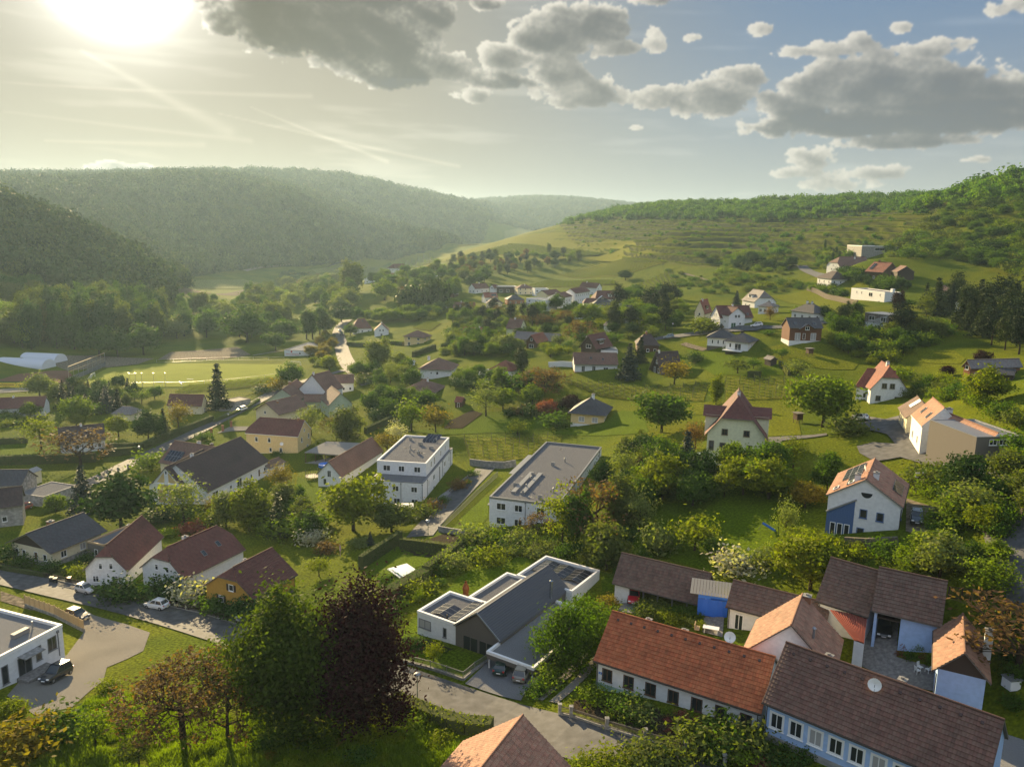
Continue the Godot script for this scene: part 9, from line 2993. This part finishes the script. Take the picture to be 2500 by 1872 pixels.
	part(hp,"backboard",bd,M.white_cloth)
	var ro := MB.new()
	for i in 10: ro.bar(Vector3(cos(TAU*i/10.0)*0.24,2.8,0.56+sin(TAU*i/10.0)*0.24),Vector3(cos(TAU*(i+1)/10.0)*0.24,2.8,0.56+sin(TAU*(i+1)/10.0)*0.24),0.03)
	part(hp,"rim",ro,M.red_paint)
	var um := thing("parasol","closed pink parasol by the garden table behind the cottage","parasol",at_px("r2",568,390))
	var up := MB.new()
	up.lathe([[0.04,0.0],[0.04,1.0],[0.16,1.2],[0.12,1.9],[0.02,2.4]],8)
	part(um,"canopy",up,M.pink_cloth)
	var pv := thing("pavilion","white square garden awning beside the apartment block","awning",at_px("r6",1165,1390,8.0))
	var pr := MB.new()
	pr.fan([Vector3(-2,2.4,2),Vector3(2,2.4,2),Vector3(0,2.8,0)]); pr.fan([Vector3(2,2.4,2),Vector3(2,2.4,-2),Vector3(0,2.8,0)]); pr.fan([Vector3(2,2.4,-2),Vector3(-2,2.4,-2),Vector3(0,2.8,0)]); pr.fan([Vector3(-2,2.4,-2),Vector3(-2,2.4,2),Vector3(0,2.8,0)])
	part(pv,"canopy",pr,M.white_cloth)
	for lx in [-1.9,1.9]:
		for lz in [-1.9,1.9]:
			var lg := MB.new()
			lg.bar(Vector3(lx,-0.5,lz),Vector3(lx,2.4,lz),0.08)
			part(pv,"leg",lg,M.white_trim)
	for q in [["small wooden play hut on stilts on the hillside meadow","q4",1665,1190],["dark tree-house hut on the meadow by the globe-shaped tree","r8",445,700]]:
		var pt := thing("play_hut",q[0],"hut",at_px(q[1],q[2],q[3],15.0))
		var b2 := MB.new()
		b2.box(Vector3(-0.8,0.9,-0.8),Vector3(0.8,2.4,0.8))
		part(pt,"cabin",b2,M.brown_wood)
		var r2 := MB.new()
		r2.box(Vector3(-1.1,2.4,-1.1),Vector3(1.1,2.52,1.1))
		part(pt,"roof",r2,M.grey_wood)
		for lx in [-0.7,0.7]:
			for lz in [-0.7,0.7]:
				var lg := MB.new()
				lg.bar(Vector3(lx,-0.3,lz),Vector3(lx,0.9,lz),0.1)
				part(pt,"leg",lg,M.brown_wood)
	sports()

func sports() -> void:
	# goals, floodlight posts, halls, tennis fence, clubhouse
	for q in [["white football goal at the tennis end of the pitch",715,1020,100.0,5.5],["white football goal near the clubhouse",2280,925,-10.0,5.0]]:
		var o := thing("football_goal",q[0],"goal",at_px("q1",q[1],q[2],q[3]))
		var f := MB.new()
		var w: float = q[4]*0.5
		for sx in [-w,w]:
			f.bar(Vector3(sx,0,0),Vector3(sx,2.2,0),0.14); f.bar(Vector3(sx,2.2,0),Vector3(sx,0.0,-1.6),0.08)
		f.bar(Vector3(-w,2.2,0),Vector3(w,2.2,0),0.14)
		part(o,"frame",f,M.white_trim)
		var n := MB.new()
		for i in 12: n.bar(Vector3(lerpf(-w,w,i/11.0),2.2,0),Vector3(lerpf(-w,w,i/11.0),0,-1.6),0.03)
		part(o,"net",n,M.white_cloth)
	for q in [[1045,1085,1025],[1095,1085,1030],[1185,1085,1028],[1275,1082,1020],[1000,1085,1035],[1690,1070,1010]]:
		var p := MB.new()
		p.tube([Vector3(0,-0.3,0),Vector3(0,6.0,0)],[0.08,0.06],6); p.cbox(Vector3(0,6.0,0),Vector3(0.5,0.14,0.25))
		single("lamp_post",p,M.steel,"slim lamp post along the football pitch fence","lamp post",at_px("q1",q[0],q[1]),"posts along the pitch")
	for q in [["white arched tennis hall, the rear one, with grey door",285,905,20.0,9.0],["white arched tennis hall, the front one, over the clay courts",190,950,26.0,9.0]]:
		var o := thing("arched_hall",q[0],"hall",at_px("q1",q[1]+130,q[2]+5,-8.0))
		var mb := MB.new()
		var l: float = q[3]
		for i in 12:
			var a := PI*i/12.0
			var b := PI*(i+1)/12.0
			mb.quad(Vector3(0,sin(a)*4.0+0.4,-5.0 - cos(a)*-5.0),Vector3(-l,sin(a)*4.0+0.4,-5.0 - cos(a)*-5.0),Vector3(-l,sin(b)*4.0+0.4,-5.0 - cos(b)*-5.0),Vector3(0,sin(b)*4.0+0.4,-5.0 - cos(b)*-5.0))
		part(o,"shell",mb,M.hall_sheet)
		var en := MB.new()
		var pts := []
		for i in 13: pts.append(Vector3(0.0,sin(PI*i/12.0)*4.0+0.4,-5.0+cos(PI*i/12.0)*5.0))
		pts.append(Vector3(0,-1.0,-10.0)); pts.append(Vector3(0,-1.0,0.0))
		en.fan(pts)
		part(o,"end_wall",en,M.cool_plaster)
		var sd := MB.new()
		sd.quad(Vector3(-l,-1.0,0),Vector3(0,-1.0,0),Vector3(0,0.4,0),Vector3(-l,0.4,0))
		part(o,"side_wall",sd,M.cool_plaster)
	var fl := line_on_ground("q1",[[530,1050],[810,930]])
	var o := thing("ball_fence","tall wire ball-stop fence with pale top rail by the tennis courts","fence",Transform3D())
	for i in 9:
		var a := on_ground(fl[0].lerp(fl[1],i/8.0))
		var p := MB.new()
		p.bar(a,a+Vector3(0,7.0,0),0.14)
		part(o,"post",p,M.steel)
	var tr := MB.new()
	tr.bar(fl[0]+Vector3(0,7.0,0),fl[1]+Vector3(0,7.0,0),0.3); tr.bar(fl[0]+Vector3(0,4.6,0),fl[1]+Vector3(0,4.6,0),0.08)
	part(o,"top_rail",tr,M.pale_wood)
	var nt := MB.new()
	nt.quad(fl[0]+Vector3(0,0,0),fl[1]+Vector3(0,0,0),fl[1]+Vector3(0,2.2,0),fl[0]+Vector3(0,2.2,0))
	part(o,"windbreak",nt,M.grey_trim)
	var bn := thing("banner","yellow advertising banner on the tennis court fence","banner",at_px("q1",95,1095,6.0))
	var b := MB.new()
	b.cbox(Vector3(0,1.2,0),Vector3(16.0,2.0,0.06))
	part(bn,"cloth",b,M.yellow_paint)
	text_part(bn,"Raiffeisenbank",0.9,"black",Transform3D(Basis(),Vector3(-2.6,1.45,0.05)))
	text_part(bn,"Langenlois",0.6,"black",Transform3D(Basis(),Vector3(-2.6,0.6,0.05)))
	text_part(bn,"X",1.5,"black",Transform3D(Basis(),Vector3(5.2,1.2,0.05)))
	var f := block("clubhouse","white flat-roofed clubhouse with red lettering beside the pitch",z("q2",345,935),z("q2",560,945),z("q2",620,870),3.6,"white_plaster",{"category":"clubhouse","roof":"pale_gravel","rim":"concrete","win":{"f":[[0.65,1.9,1.0,1.2]]}})
	text_part(f.node,"USK SCHÖNBERG",0.95,"red_paint",face(f,"f")[0]*Transform3D(Basis(),Vector3(f.L*0.33,1.3,0.03)))
	var em := MB.new()
	em.cbox(Vector3(f.L*0.3,2.7,0.03),Vector3(0.9,1.0,0.04))
	part(f.node,"emblem",em,M.red_paint,face(f,"f")[0])

func build_all() -> void:
	make_prototypes()
	print("prototypes ",Time.get_ticks_msec())
	build_ground()
	near_houses()
	far_houses()
	print("houses ",Time.get_ticks_msec())
	build_vines()
	build_forest()
	build_trees()
	build_things()
